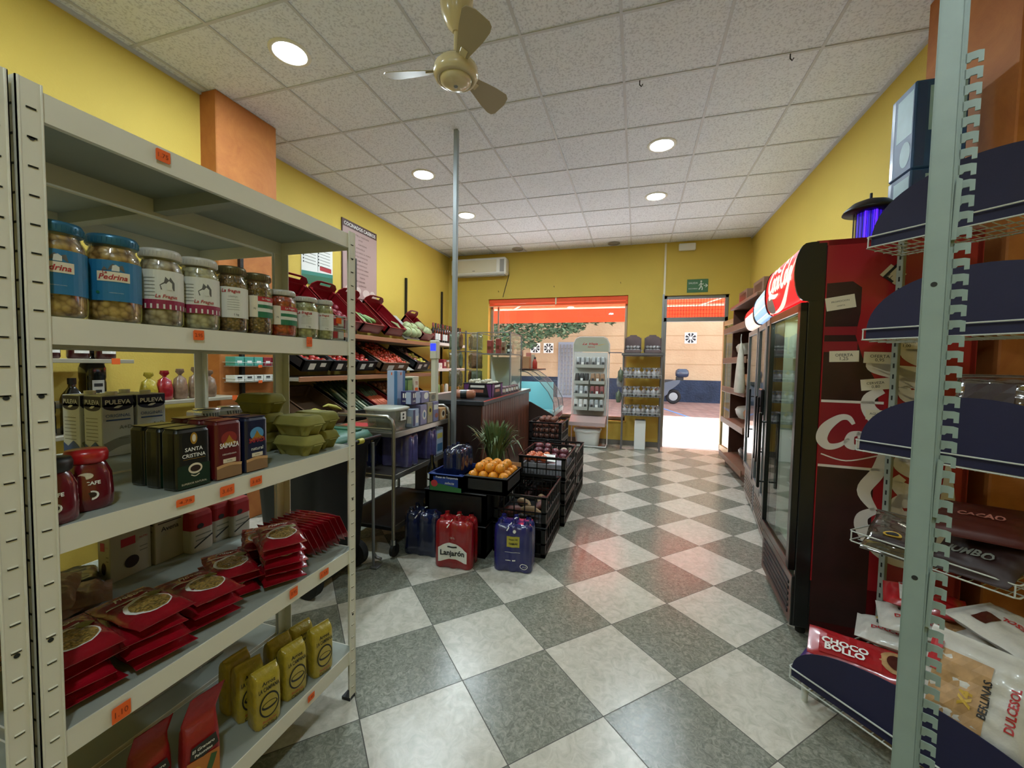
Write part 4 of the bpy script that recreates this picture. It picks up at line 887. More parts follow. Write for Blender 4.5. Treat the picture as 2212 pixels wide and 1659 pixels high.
# ---- bottom shelf (z=.20): yellow rice bags, red bags
Z0 = LV[0]
M('rice_yellow', '#a8952c', .35, coat=.4, noise=.10, nscale=25, bump=.7, bscale=26); M('rice_ink', '#23221a', .5); M('popcorn_red', '#8c1518', .4, coat=.15, noise=.1, nscale=25, bump=.6, bscale=24); M('corn_orange', '#b8702c', .5); M('leaf_green', '#3a5a2c', .5)
def rice(x, y, rz, label, h=.178, seed=1):
    t = thing('rice_bag', label, 'rice', (x, y, Z0), (0, 0, rz), group='yellow rice bags on the bottom shelf'); rn = random.Random(seed); w, d = .080, .058
    b = MB(); rings = []
    for (k, dd, zz) in ((.90, .92, .001), (1, 1, .012), (1.03, 1.06, h*.35), (1.02, 1.04, h*.72), (1.0, .98, h*.84), (.97, .80, h*.91), (.95, .50, h*.95), (.97, .12, h*.965), (.96, .07, h)):
        rings.append([(p[0]+rn.uniform(-.0008, .0008), p[1]+rn.uniform(-.0008, .0008), p[2]+rn.uniform(-.0006, .0006)) for p in superring(0, 0, d*dd, w*k, zz, 28, 4.5)])
    b.loft(rings, 'rice_yellow'); part('bag', b, t)
    b = MB(); F = lambda e: (lambda u, v: V((d/2*(1.03 if v < h*.7 else 1.0)+.0022+e-.12*max(0, v-h*.74), u, v)))
    b.text('Arroz', 0, h*.80, F(.0), 'rice_ink', w=.040, bold=.02); b.text('LA CAMPANA', 0, h*.70, F(0), 'rice_ink', w=.062, h=.013, bold=.02)
    b.disc(0, h*.40, .030, h*.22, F(0), 'rice_ink', 24, 2); b.disc(0, h*.40, .026, h*.19, F(.0007), 'rice_yellow', 24, 2); b.disc(0, h*.40, .024, h*.07, F(.0013), 'rice_ink', 20); b.disc(0, h*.415, .020, h*.045, F(.0018), 'rice_yellow', 20)
    b.text('Producto', 0, h*.13, F(0), 'red_ink', w=.04, bold=.01); b.text('Calidad', 0, h*.06, F(0), 'rice_ink', w=.044, bold=.01)
    part('print', b, t); return t
rice(-1.088, .960, -.25, 'yellow rice bag standing front left, nearest the viewer', seed=1); rice(-1.095, 1.075, -.20, 'yellow rice bag in the middle of the front row', seed=2); rice(-1.080, 1.185, -.22, 'yellow rice bag nearest the right post of the shelving', seed=3)
rice(-1.160, .965, -.3, 'yellow rice bag directly behind the front left one', seed=4); rice(-1.225, .975, -.1, 'yellow rice bag rearmost on the left', seed=5); rice(-1.165, 1.085, -.2, 'yellow rice bag behind the middle one of the front row', seed=6); rice(-1.168, 1.185, -.2, 'yellow rice bag behind the one nearest the right post', seed=7, h=.165)
def redbag(x, y, rz, label, h=.20, seed=1, fold=.05):
    t = thing('popcorn_bag', label, 'bag', (x, y, Z0), (0, 0, rz), group='red popcorn bags on the bottom shelf'); rn = random.Random(seed); w, d = .082, .06
    b = MB(); rings = []
    for (k, dd, zz) in ((.88, .9, .001), (1, 1, .012), (1.03, 1.08, h*.33), (1.0, 1.0, h*.62), (.95, .8, h*.74), (.92, .42, h*.82), (.95, .08, h*.88), (.95, .05, h+fold)):
        sh = fold*.5 if zz > h*.9 else 0
        rings.append([(p[0]+rn.uniform(-.001, .001)+sh, p[1]+rn.uniform(-.001, .001)+sh*.6, p[2]+(.012*(p[1]/w) if zz > h*.8 else 0)) for p in superring(0, 0, d*dd, w*k, zz, 28, 4.5)])
    b.loft(rings, 'popcorn_red'); part('bag', b, t)
    b = MB(); F = lambda e: (lambda u, v: V((d/2*1.05+.0022+e, u, v)))
    b.rect(-.036, .006, .036, h*.42, F(0), 'corn_orange'); b.stroke([(-.004, .01), (.012, h*.2), (.024, h*.38)], .014, F(.0006), 'leaf_green'); b.disc(-.016, h*.20, .013, h*.13, F(.0008), 'gold', 14)
    b.flat([(-.030, h*.44), (-.026, h*.60), (.028, h*.66), (.034, h*.50), (0, h*.42)], F(.0012), 'rice_ink'); b.text('El Granero', 0, h*.56, F(.002), 'paper', w=.05, shear=.2, bold=.02, rot=.1); b.text('Palomitas', .0, h*.49, F(.002), 'paper', w=.04, shear=.2, bold=.02, rot=.1)
    part('print', b, t)
redbag(-1.10, .770, -.35, 'red bag with a tall crumpled top on the bottom shelf, right of the pair', seed=3); redbag(-1.165, .690, -.30, 'red bag on the bottom shelf at the picture bottom, left of the pair', h=.17, seed=8, fold=.03)
boxc('storage_box', -1.60, 1.0, Z0, .30, .2, .16, 'box_white', 'white carton at the back of the bottom shelf behind the rice', deco=[('t', 'W', -.2, .1, .2, 'ink')])
# ---------------------------------------------------------------- WALL SHELVES on the left wall
M('shelf_wood_front', '#9b6a4a', .5); M('shelf_board', '#a09a88', .5); M('black_upright', '#15120f', .5)
def wall_upright(y, z0, z1, x=-3.45, label=''):
    b = MB(); b.box(-.0, -.014, 0, .03, .014, z1-z0, 'black_upright')
    for k in range(int((z1-z0)/.05)): b.box(.030, -.004, .02+k*.05, .0306, .004, .04+k*.05, 'slot_dark')
    return solo('shelf_upright', b, label, 'upright', (x, y, z0))
for y, z0, s_ in ((3.16, .1, 'beside the orange pillar'), (4.43, .1, 'left of the produce shelves with its top above the red crates'), (5.63, .1, 'in the middle of the produce shelves, tall beside the cabbages'), (6.85, .1, 'nearest the far wall, rising above the wine bottles')):
    wall_upright(y, z0, 2.64, -3.465, 'black slotted wall upright '+s_)
def wall_shelf(name, y0, y1, x0, x1, z, label, front, tagm=None):
    t = thing(name, label, 'shelf', (x0, y0, z))
    b = MB(); b.box(0, 0, -.03, x1-x0, y1-y0, 0, 'shelf_board', .002); part('board', b, t)
    b = MB(); b.box(x1-x0, 0, -.035, x1-x0+.018, y1-y0, .012, front, .003); part('front_rail', b, t)
    for yy in (.06, y1-y0-.06):
        b = MB(); b.prism([(0, -.03), (x1-x0-.05, -.03), (.0, -.06)], frame((0, yy, 0), (1, 0, 0), (0, 0, 1)), .006, 'black_upright'); part('bracket', b, t)
    return t
wall_shelf('produce_shelf', 3.05, 5.62, -3.43, -2.92, 1.62, 'upper produce shelf with a reddish front edge holding the red crates', 'shelf_wood_front')
wall_shelf('produce_shelf', 2.93, 5.62, -3.43, -2.88, 1.18, 'middle produce shelf with a reddish front edge under the tomato crates', 'shelf_wood_front')
wall_shelf('produce_shelf', 2.93, 5.62, -3.43, -2.80, .70, 'low produce shelf holding the leeks and carrots', 'shelf_wood_front')
wall_shelf('bottle_shelf', 5.66, 6.95, -3.43, -3.02, 1.655, 'white wall shelf holding the row of wine bottles', 'white_plastic')
wall_shelf('bottle_shelf', 5.66, 6.95, -3.43, -3.02, 1.24, 'white wall shelf under the wine bottles with paper bags on it', 'white_plastic')
wall_shelf('bottle_shelf', 5.66, 6.95, -3.43, -3.02, .85, 'lowest white wall shelf beside the counter', 'white_plastic')
# crates
def crate_mesh(w, d, h, m, open_walls=True, b=None, wall='lattice'):
    """open-top crate, footprint w (x) by d (y), standing on z=0"""
    b = b or MB(); t = .010
    b.box(-w/2+.01, -d/2+.01, 0, w/2-.01, d/2-.01, .008, m)
    for sx in (-1, 1):
        for sy in (-1, 1): b.box(sx*w/2, sy*d/2, 0, sx*(w/2-.035), sy*(d/2-.035), h, m, .004)
    for z, hh in ((h-.022, .022), (0, .03)):
        b.box(-w/2, -d/2, z, w/2, -d/2+t, z+hh, m, .002); b.box(-w/2, d/2-t, z, w/2, d/2, z+hh, m, .002); b.box(-w/2, -d/2, z, -w/2+t, d/2, z+hh, m, .002); b.box(w/2-t, -d/2, z, w/2, d/2, z+hh, m, .002)
    b.box(-w/2-.006, -d/2-.006, h-.008, w/2+.006, -d/2+t, h, m, .002); b.box(-w/2-.006, d/2-t, h-.008, w/2+.006, d/2+.006, h, m, .002); b.box(-w/2-.006, -d/2, h-.008, -w/2+t, d/2, h, m, .002); b.box(w/2-t, -d/2, h-.008, w/2+.006, d/2, h, m, .002)
    if wall == 'lattice':
        for z in (h*.42,): 
            b.box(-w/2, -d/2, z, w/2, -d/2+.006, z+.012, m); b.box(-w/2, d/2-.006, z, w/2, d/2, z+.012, m); b.box(-w/2, -d/2, z, -w/2+.006, d/2, z+.012, m); b.box(w/2-.006, -d/2, z, w/2, d/2, z+.012, m)
        nx = max(2, int(w/.07)); ny = max(2, int(d/.07))
        for i in range(1, nx): x = -w/2+w*i/nx; b.box(x-.004, -d/2, 0, x+.004, -d/2+.006, h-.01, m); b.box(x-.004, d/2-.006, 0, x+.004, d/2, h-.01, m)
        for i in range(1, ny): y = -d/2+d*i/ny; b.box(-w/2, y-.004, 0, -w/2+.006, y+.004, h-.01, m); b.box(w/2-.006, y-.004, 0, w/2, y+.004, h-.01, m)
        nx *= 3; ny *= 3
        for i in range(1, nx): x = -w/2+w*i/nx; b.box(x-.0018, -d/2+.001, .02, x+.0018, -d/2+.004, h*.42, m); b.box(x-.0018, d/2-.004, .02, x+.0018, d/2-.001, h*.42, m)
        for i in range(1, ny): y = -d/2+d*i/ny; b.box(-w/2+.001, y-.0018, .02, -w/2+.004, y+.0018, h*.42, m); b.box(w/2-.004, y-.0018, .02, w/2-.001, y+.0018, h*.42, m)
    else:
        for (a, c, e, f) in ((-w/2, -d/2, w/2, -d/2+.006), (-w/2, d/2-.006, w/2, d/2), (-w/2, -d/2, -w/2+.006, d/2), (w/2-.006, -d/2, w/2, d/2)): b.box(a, c, .0, e, f, h-.01, m)
    return b
def slope(x, y, z, deg):
    """frame of a crate that leans on the left wall: local x = down the slope to the aisle, y along the wall"""
    return Matrix.Translation((x, y, z)) @ Matrix.Rotation(math.radians(deg), 4, 'Y')
def mplace(o, m): o.matrix_world = m; return o
def red_crate(y, label, w=.36, deg=42, x=-3.20, z=1.85, l=.52):
    t = thing('red_plastic_crate', label, 'crate', group=None)
    b = MB(); crate_mesh(l, w, .13, 'red_plastic', b=b, wall='solid'); part('tub', b, t)
    b = MB(); pts = [(-w/2, 0), (-w/2, .07), (-w*.36, .12), (-w*.2, .135), (w*.2, .135), (w*.36, .12), (w/2, .07), (w/2, 0)]
    # raised end with a hand slot
    A = frame((-l/2, 0, .12), (0, 1, 0), (0, 0, 1))
    b.prism([(-w/2, 0), (-w/2, .05), (-w*.36, .095), (-w*.22, .105), (-w*.22, .055), (w*.22, .055), (w*.22, .0)], A, .008, 'red_plastic'); b.prism([(w*.22, .0), (w*.22, .105), (w*.36, .095), (w/2, .05), (w/2, 0)], A, .008, 'red_plastic'); b.prism([(-w*.23, .085), (w*.23, .085), (w*.23, .105), (-w*.23, .105)], A, .008, 'red_plastic')
    part('handle_end', b, t)
    return mplace(t, slope(x, y, z, deg))
M_cr = []
for y, s_ in ((3.28, 'red slanted crate at the left end, half behind the grey shelf post'), (3.70, 'red slanted crate second from the left, above the white-lidded jars'), (4.11, 'red slanted crate holding cucumbers, just left of the perforated post'), (4.60, 'red slanted crate right of the perforated post, next to the grey board')):
    M_cr.append(red_crate(y, s_, w=.37))
red_crate(5.42, 'small red crate at the right end holding two cabbages', w=.30, z=1.80, l=.42, x=-3.17)
M('veg_green', '#7e9b57', .45, noise=.2, nscale=20); M('cabbage', '#a6ae80', .5, noise=.18, nscale=25); M('courgette', '#4c6a34', .35, noise=.2, nscale=30)
# a grey board behind cabbages
b = MB(); b.box(-.26, -.20, 0, .26, .20, .012, M('board_gray', '#a9aaa2', .6), .002); mplace(solo('display_board', b, 'pale grey board slanting behind the pale green vegetables', 'board'), slope(-3.18, 5.03, 1.83, 42))
def cab_mesh(r=.07, m='cabbage', seed=1):
    b = MB(); b.sphere((0, 0, 0), r, m, (1, 1, .86), 16, 10); rn = random.Random(seed)
    for k in range(7):
        a = k*2*PI/7; vs = []; n = 5
        for i in range(n):
            for j in range(n):
                u = -.7+1.4*i/(n-1); v = -.5+1.5*j/(n-1); R_ = r*(1.04+.05*v+.02*rn.random())
                vs.append((R_*math.cos(v)*math.cos(a+u*.6), R_*math.cos(v)*math.sin(a+u*.6), R_*.9*math.sin(v)))
        b.add(vs, [(i*n+j, (i+1)*n+j, (i+1)*n+j+1, i*n+j+1) for i in range(n-1) for j in range(n-1)], m, True)
    return b.mesh('cabbage')
cabm = cab_mesh()
GC = 'pale green cabbages on the grey board'
A = slope(-3.18, 5.03, 1.83, 42)
for k, (u, v) in enumerate([(.19, -.13), (.20, .0), (.19, .13), (.07, .03), (.08, .16)]):
    o = solo('cabbage', cabm, 'pale green cabbage on the slanting grey board, left of the small red crate', 'cabbage', (0, 0, 0), group=GC); mplace(o, A @ Matrix.Translation((u, v, .075)) @ Matrix.Rotation(k*1.3, 4, 'Z'))
b = MB()
for q in range(7):
    b.tube([(-.12, -.01+.006*q, .0), (-.03, .004*q-.01, .02+.004*q), (.06, .002*q, .018), (.12, .008*q-.02, .0)], [.006, .012, .012, .018], 'veg_green' if q % 2 else 'cabbage', 7)
mplace(solo('celery_bunch', b, 'bunch of pale green celery at the left end of the grey board', 'celery'), A @ Matrix.Translation((.11, -.25, .06)))
A = slope(-3.17, 5.42, 1.80, 42)
for k, (u, v, s_) in enumerate([(.02, -.02, 'upper cabbage in the small red crate by the black upright'), (.12, .06, 'lower cabbage in the small red crate by the black upright')]):
    mplace(solo('cabbage', cabm, s_, 'cabbage'), A @ Matrix.Translation((u, v, .10)) @ Matrix.Rotation(k*1.9, 4, 'Z') @ Matrix.Scale(1.15, 4))
b = MB(); b.tube([(-.10, 0, 0), (-.06, 0, .008), (.06, 0, .008), (.11, 0, 0)], [.012, .022, .024, .010], 'courgette', 10); cm_ = b.mesh('cucumber')
b = MB(); b.tube([(-.10, 0, 0), (-.06, 0, .008), (.06, 0, .008), (.11, 0, 0)], [.012, .022, .024, .010], 'veg_green', 10); cm2 = b.mesh('cucumber')
A = slope(-3.20, 4.11, 1.85, 42)
for k in range(6):
    mplace(solo('cucumber', cm_ if k % 3 == 0 else cm2, 'green cucumber in the third red crate', 'cucumber', group='cucumbers in the red crate'), A @ Matrix.Translation((.05+.03*(k % 2), -.12+.045*k, .05+.02*(k % 2))) @ Matrix.Rotation(.2*k, 4, 'Z'))
M('potato_red', '#7c2430', .5, noise=.2, nscale=30)
b = MB(); b.sphere((0, 0, 0), .030, 'potato_red', (1.3, 1, .9), 10, 8); rm = b.mesh('beetroot'); A = slope(-3.20, 3.70, 1.85, 42)
for k in range(14):
    mplace(solo('red_potato', rm, 'red potato in the second red crate', 'potato', group='red potatoes in the second red crate'), A @ Matrix.Translation((-.12+.075*(k % 5), -.11+.09*(k//5), .045+.01*(k % 3))) @ Matrix.Rotation(k*1.1, 4, 'Z'))
# middle shelf: tomato crates
M('tomato', '#a81f16', .22, coat=.5); M('tomato2', '#bb3a1c', .25, coat=.5); M('stem', '#3f5a26', .6)
def tomato_mesh(r, m):
    b = MB(); b.sphere((0, 0, 0), r, m, (1, 1, .84), 12, 8)
    for k in range(5): a = k*2*PI/5; b.add([(0, 0, r*.83), (r*.22*math.cos(a+.4), r*.22*math.sin(a+.4), r*.84), (r*.5*math.cos(a), r*.5*math.sin(a), r*.78), (r*.22*math.cos(a-.4), r*.22*math.sin(a-.4), r*.84)], [(0, 1, 2, 3)], 'stem')
    return b.mesh('tomato')
tm = tomato_mesh(.033, 'tomato'); tm2 = tomato_mesh(.022, 'tomato2')
def mid_crate(y, w, m, label, l=.50, h=.12, deg=28, x=-3.13, z=1.355):
    t = thing('produce_crate', label, 'crate'); b = MB(); crate_mesh(l, w, h, m, b=b, wall='solid'); part('tray', b, t)
    b = MB(); b.box(l/2+.0005, -w*.3, .02, l/2+.0015, -w*.08, .085, 'paper'); b.box(l/2+.0005, w*.1, .05, l/2+.0015, w*.3, .09, 'paper'); part('paper_label', b, t)
    A = slope(x, y, z, deg); mplace(t, A); return A
M('card_black', '#141516', .6); M('card_brown', '#6f5238', .8, noise=.1)
AA = [mid_crate(3.16, .34, 'card_black', 'black slanted crate of tomatoes, leftmost on the middle shelf'), mid_crate(3.53, .34, 'card_black', 'black slanted crate of tomatoes, second on the middle shelf'), mid_crate(3.90, .34, 'card_black', 'black slanted crate of tomatoes behind the perforated post')]
mid4 = mid_crate(4.43, .56, 'card_brown', 'wide brown crate full of small tomatoes on the middle shelf', l=.56)
mid5 = mid_crate(5.14, .36, 'card_black', 'black crate of mixed vegetables at the right end of the middle shelf')
b = MB(); b.box(-.28, -.10, 0, .28, .10, .006, 'board_gray'); mplace(solo('divider_board', b, 'grey slanting board between the small tomatoes and the mixed vegetables', 'board'), slope(-3.14, 4.83, 1.36, 28))
names = ['the leftmost black tomato crate', 'the second black tomato crate', 'the third black tomato crate']
for A, nm in zip(AA, names):
    for i in range(7):
        for j in range(4):
            if random.random() < .12: continue
            mplace(solo('tomato', tm, 'ripe red tomato in '+nm, 'tomato', group='tomatoes in '+nm), A @ Matrix.Translation((-.20+.066*i+random.uniform(-.006, .006), -.11+.073*j, .065+.018*((i+j) % 2))) @ Matrix.Rotation(random.uniform(0, 6), 4, 'Z') @ Matrix.Rotation(random.uniform(-.8, .8), 4, 'X'))
for i in range(11):
    for j in range(11):
        if i < 3 and j < 5 and random.random() < .8: continue
        mplace(solo('tomato', tm2, 'small orange-red tomato in the wide brown crate', 'tomato', group='small tomatoes in the wide brown crate'), mid4 @ Matrix.Translation((-.235+.046*i+random.uniform(-.006, .006), -.235+.047*j+random.uniform(-.006, .006), .085+random.uniform(0, .03))) @ Matrix.Rotation(random.uniform(0, 6), 4, 'Z') @ Matrix.Rotation(random.uniform(-1, 1), 4, 'X'))
M('aubergine', '#2a1220', .25, coat=.5); M('pepper_yellow', '#b9a93a', .35, coat=.3); M('onion_pink', '#a8685a', .5); M('apple_pink', '#a86a55', .4)
def blob(r, m, sc): b = MB(); b.sphere((0, 0, 0), r, m, sc, 12, 8); b.cyl((0, 0, r*sc[2]*.9), (.003, 0, r*sc[2]*1.15), .004, 'stem', n=6); return b.mesh('v')
mv = [('aubergine', blob(.034, 'aubergine', (1.6, 1, 1)), 'dark aubergine in the mixed vegetable crate', 'aubergines in the mixed crate'), ('pepper', blob(.034, 'pepper_yellow', (1.2, 1, 1)), 'yellow-green pepper in the mixed vegetable crate', 'peppers in the mixed crate'), ('peach', blob(.034, 'apple_pink', (1, 1, .9)), 'pinkish peach in the mixed vegetable crate', 'peaches in the mixed crate')]
for i in range(6):
    for j in range(4):
        n, me, lb, g = mv[0 if (i < 2 or (i > 4 and j < 2)) else (2 if j < 2 else 1)]
        mplace(solo(n, me, lb, n, group=g), mid5 @ Matrix.Translation((-.19+.076*i, -.115+.077*j, .075+.012*((i+j) % 2))) @ Matrix.Rotation(random.uniform(0, 6), 4, 'Z'))
# low shelf: cardboard boxes, leeks, carrots, bananas, sacks
def low(y, w, m, label, l=.55, h=.13, deg=28, x=-3.07, z=.845):
    t = thing('cardboard_tray', label, 'tray'); b = MB(); crate_mesh(l, w, h, m, b=b, wall='solid'); part('tray', b, t); A = slope(x, y, z, deg); mplace(t, A); return A
L1 = low(3.22, .46, 'cardboard_dark', 'brown cardboard tray slanting at the left of the low shelf'); L2 = low(3.72, .40, 'card_black', 'black tray of leafy leeks on the low shelf'); L3 = low(4.17, .36, 'red_plastic', 'red tray of carrots on the low shelf'); L4 = low(4.62, .40, 'cardboard_dark', 'brown tray of onions on the low shelf'); L5 = low(5.10, .44, 'cardboard_dark', 'brown tray of potatoes at the right of the low shelf')
M('leek_green', '#33452a', .5); M('leek_white', '#b6b99a', .4); M('carrot', '#c4603a', .4, noise=.1, nscale=40); M('carrot_leaf', '#3c5030', .6)
for k in range(12):
    b = MB(); b.tube([(.24, 0, .0), (.05, 0, .012), (-.10, .01*(k % 3-1), .03), (-.28, .03*(k % 3-1), .05)], [.012, .012, .016, .004], 'leek_white' if k % 3 == 0 else 'leek_green', 7)
    for q in range(3): b.tube([(-.08, 0, .03), (-.2, .02*(q-1), .06), (-.30, .05*(q-1), .05+.02*q)], [.008, .010, .002], 'leek_green', 5)
    mplace(solo('leek', b, 'dark green leek in the black tray on the low shelf', 'leek', group='leeks on the low shelf'), L2 @ Matrix.Translation((.0, -.16+.029*k, .08+.02*(k % 2))))
b = MB(); b.tube([(.0, 0, 0), (.10, 0, 0), (.17, 0, 0), (.19, 0, 0)], [.002, .010, .015, .008], 'carrot', 8); carm = b.mesh('carrot')
for k in range(22):
    mplace(solo('carrot', carm, 'orange carrot of the bunch on the low shelf behind the trolley', 'carrot', group='carrots on the low shelf'), L3 @ Matrix.Translation((.22-.01*(k % 3), -.13+.024*(k % 11), .075+.03*(k//11))) @ Matrix.Rotation(PI+random.uniform(-.06, .06), 4, 'Z'))
b = MB()
for k in range(60): a = random.uniform(-.5, .5); b.tube([(.03, -.13+.0045*k, .09), (-.10, -.13+.0045*k+a*.05, .13), (-.24, -.13+.0045*k+a*.12, .10+.05*random.random())], [.003, .002, .001], 'carrot_leaf', 4)
mplace(solo('carrot_leaves', b, 'feathery green carrot tops spread up the red tray', 'carrot leaves', kind='stuff'), L3)
M('onion', '#9a6440', .4, noise=.15, nscale=25); M('potato', '#8d7350', .7, noise=.15, nscale=30)
om = blob(.036, 'onion', (1, 1, .9)); 
b = MB(); b.sphere((0, 0, 0), .036, 'potato', (1.35, 1, .85), 10, 8); pm = b.mesh('potato')
for i in range(6):
    for j in range(4):
        mplace(solo('onion', om, 'brown onion in the slanting tray on the low shelf', 'onion', group='onions on the low shelf'), L4 @ Matrix.Translation((-.22+.078*i, -.12+.08*j, .10+.01*((i+j) % 2))) @ Matrix.Rotation(i+j, 4, 'Z'))
        mplace(solo('potato', pm, 'potato in the slanting tray at the right of the low shelf', 'potato', group='potatoes on the low shelf'), L5 @ Matrix.Translation((-.22+.082*i, -.13+.085*j, .10+.01*((i+j) % 2))) @ Matrix.Rotation(i*2+j, 4, 'Z'))
M('banana', '#a9a043', .5, noise=.12, nscale=20)
for q, (x, y, z, rz) in enumerate([(-2.93, 3.28, .86, .2), (-2.90, 3.05, .84, -.3)]):
    t = thing('banana_bunch', 'yellow-green banana bunch %s behind the egg cartons' % ['on the right', 'on the left'][q], 'bananas', (x, y, z), (0, 0, rz))
    for k in range(5):
        b = MB(); b.tube([(0, 0, .03), (.02, .05+.004*k, .04), (.03+.012*k, .10, .02), (.03+.022*k, .145, -.01)], [.006, .016, .017, .006], 'banana', 8); part('banana', b, t)
# hanging posters on the wall
M('poster_pink', '#a98c86', .5); M('poster_brown', '#4b2f2a', .5); M('poster_cream', '#c9b5ad', .5); M('poster_green', '#2c6a4c', .5); M('poster_teal', '#2f7f70', .5)
t = thing('menu_poster', 'tall pinkish poster with a dark title band and lines of text', 'poster', (XL+.002, 4.545, 2.58))
b = MB(); b.box(0, -.345, -.50, .012, .345, .50, 'poster_brown', .002); part('panel', b, t)
b = MB(); A = frame((.0128, 0, 0), (0, 1, 0), (0, 0, 1)); B = frame((.0136, 0, 0), (0, 1, 0), (0, 0, 1)); b.rect(-.33, -.43, .34, .41, A, 'poster_pink'); b.text('COCINADOS CASEROS', 0, .452, B, 'white', w=.62, bold=.015)
rows = ['PAELLA VALENCIANA', 'LENTEJAS', 'ALBONDIGAS', 'ENSALADILLA', 'POLLO ASADO AL HORNO', 'TORTILLA DE PATATAS', 'LOMO EN SALSA', 'ARROZ CON POLLO', 'CROQUETAS CASERAS', 'CALLOS A LA ANDALUZA', 'FABADA', 'MACARRONES', 'GAZPACHO']
for k, r in enumerate(rows): b.text(r, .02+(-.02 if k % 2 else .02), .36-.052*k, B, 'poster_brown', h=.020, bold=.01)
for (px, py, r) in ((-.22, -.34, .07), (-.05, -.33, .06), (.12, -.35, .075), (.25, -.33, .05)): b.disc(px, py, r, r*.7, A if 0 else B, 'poster_cream', 20)
b.text('POR ENCARGO', .05, -.465, B, 'white', w=.4, bold=.015); part('print', b, t)
t = thing('price_poster', 'smaller white price poster with a green lower band left of the pink one', 'poster', (XL+.002, 3.81, 2.48), (math.radians(0), 0, 0))
b = MB(); b.box(0, -.235, -.30, .006, .235, .34, 'paper', .001); part('panel', b, t)
b = MB(); A = frame((.0068, 0, 0), (0, 1, 0), (0, 0, 1)); B = frame((.0074, 0, 0), (0, 1, 0), (0, 0, 1))
b.flat([(-.235, -.30), (.235, -.30), (.235, -.13), (-.235, -.17)], A, 'poster_green'); b.flat([(-.235, -.21), (-.235, -.17), (.235, -.13), (.235, -.17)], B, 'poster_teal')
b.rect(-.002, -.14, .002, .33, B, 'ink'); b.rect(.03, -.12, .21, -.07, B, 'label_red')
for c in (0, 1):
    for k in range(12):
        b.rect(-.19+.22*c+.0, .30-.034*k, -.03+.22*c, .306-.034*k, B, 'gray_print'); b.rect(-.215+.22*c, .295-.034*k, -.20+.22*c, .312-.034*k, B, 'ink')
part('print', b, t)

# ---------------------------------------------------------------- shelves behind the metal shelving (left wall, near part)
X_ = XL0
for y, s_ in ((1.70, 'seen behind the blue-lidded jars'), (.50, 'far left behind the metal shelving')):
    wall_upright(y, .1, 2.15, XL0+.002, 'black wall upright '+s_)
wall_upright(2.53, .1, 2.64, -3.068, 'black upright fixed to the orange pillar')
def nshelf(y0, y1, z, label, x1=-2.85, tags=(), m='shelf_board'):
    t = thing('wall_shelf', label, 'shelf', (XL0+.035, y0, z)); w_ = x1-(XL0+.035)
    b = MB(); b.box(0, 0, -.022, w_, y1-y0, 0, m, .002); part('board', b, t)
    for y in tags: b = MB(); b.box(w_+.0005, y-y0-.02, -.028, w_+.0015, y-y0+.02, .006, 'orange_tag'); part('price_tag', b, t, 'orange price tag')
    return t
nshelf(.3, 1.67, 1.325, 'upper wall shelf holding dark red jars at the far left', tags=(1.58,)); nshelf(.3, 1.67, .92, 'lower wall shelf carrying the black oil bottles at the far left')
nshelf(1.73, 2.34, 1.065, 'wall shelf with bags of nuts left of the orange pillar', tags=(2.03, 2.30)); nshelf(1.0, 1.69, 1.08, 'short wall shelf carrying the tall black oil bottle', x1=-2.95)
M('oil_black', '#0c0d0b', .15, coat=.6); M('oil_label', '#c7c7c2', .5)
def oil(x, y, z, h, label, r=.042):
    t = thing('oil_bottle', label, 'bottle', (x, y, z))
    b = MB(); b.loft([superring(0, 0, w_*r, w_*r, zz*h, 20, 4) for w_, zz in ((1.9, .003), (2, .02), (2, .35), (1.9, .40), (2, .45), (2, .62), (1.7, .70), (.9, .80), (.62, .84), (.62, .90))], 'oil_black'); part('bottle', b, t)
    b = MB(); b.cyl((0, 0, h*.89), (0, 0, h), r*.42, 'black_plastic', n=14); part('cap', b, t)
    b = MB(); A = frame((r*1.01, 0, 0), (0, 1, 0), (0, 0, 1)); b.rect(-r*.55, h*.10, r*.55, h*.40, A, 'oil_label'); b.rect(-r*.4, h*.28, r*.4, h*.34, frame((r*1.03, 0, 0), (0, 1, 0), (0, 0, 1)), 'ink'); b.rect(-r*.3, h*.16, r*.3, h*.22, frame((r*1.03, 0, 0), (0, 1, 0), (0, 0, 1)), 'ink'); part('label', b, t); return t
oil(-2.92, 1.42, .921, .30, 'black oil bottle on the lower wall shelf, behind the milk cartons'); oil(-3.0, 1.55, 1.081, .31, 'tall black oil bottle standing higher, left of the nut bags', .050); oil(-2.92, 1.30, .921, .28, 'black oil bottle mostly hidden beside the left shelf post')
for k, (y, s_) in enumerate([(1.33, 'nearest the post'), (1.45, 'in the middle'), (1.57, 'nearest the orange price tag')]):
    b = MB(); b.lathe([(.04, .0), (.045, .01), (.045, .09), (.03, .11)], (0, 0, 0), M('wine_jar', '#3c1012', .3, coat=.5), 18); t = thing('preserve_jar', 'dark red preserve jar on the upper left wall shelf, '+s_, 'jar', (-2.92, y, 1.326)); part('jar_body', b, t)
    b = MB(); b.rect(-.035, .03, .035, .065, wrap(0, 0, .046, 0, 0), 'paper', 8, 1); part('label', b, t)
M('nut_bag', '#7d6450', .3, coat=.5, noise=.3, nscale=40); M('nut_tie', '#9c8064', .3, coat=.5)
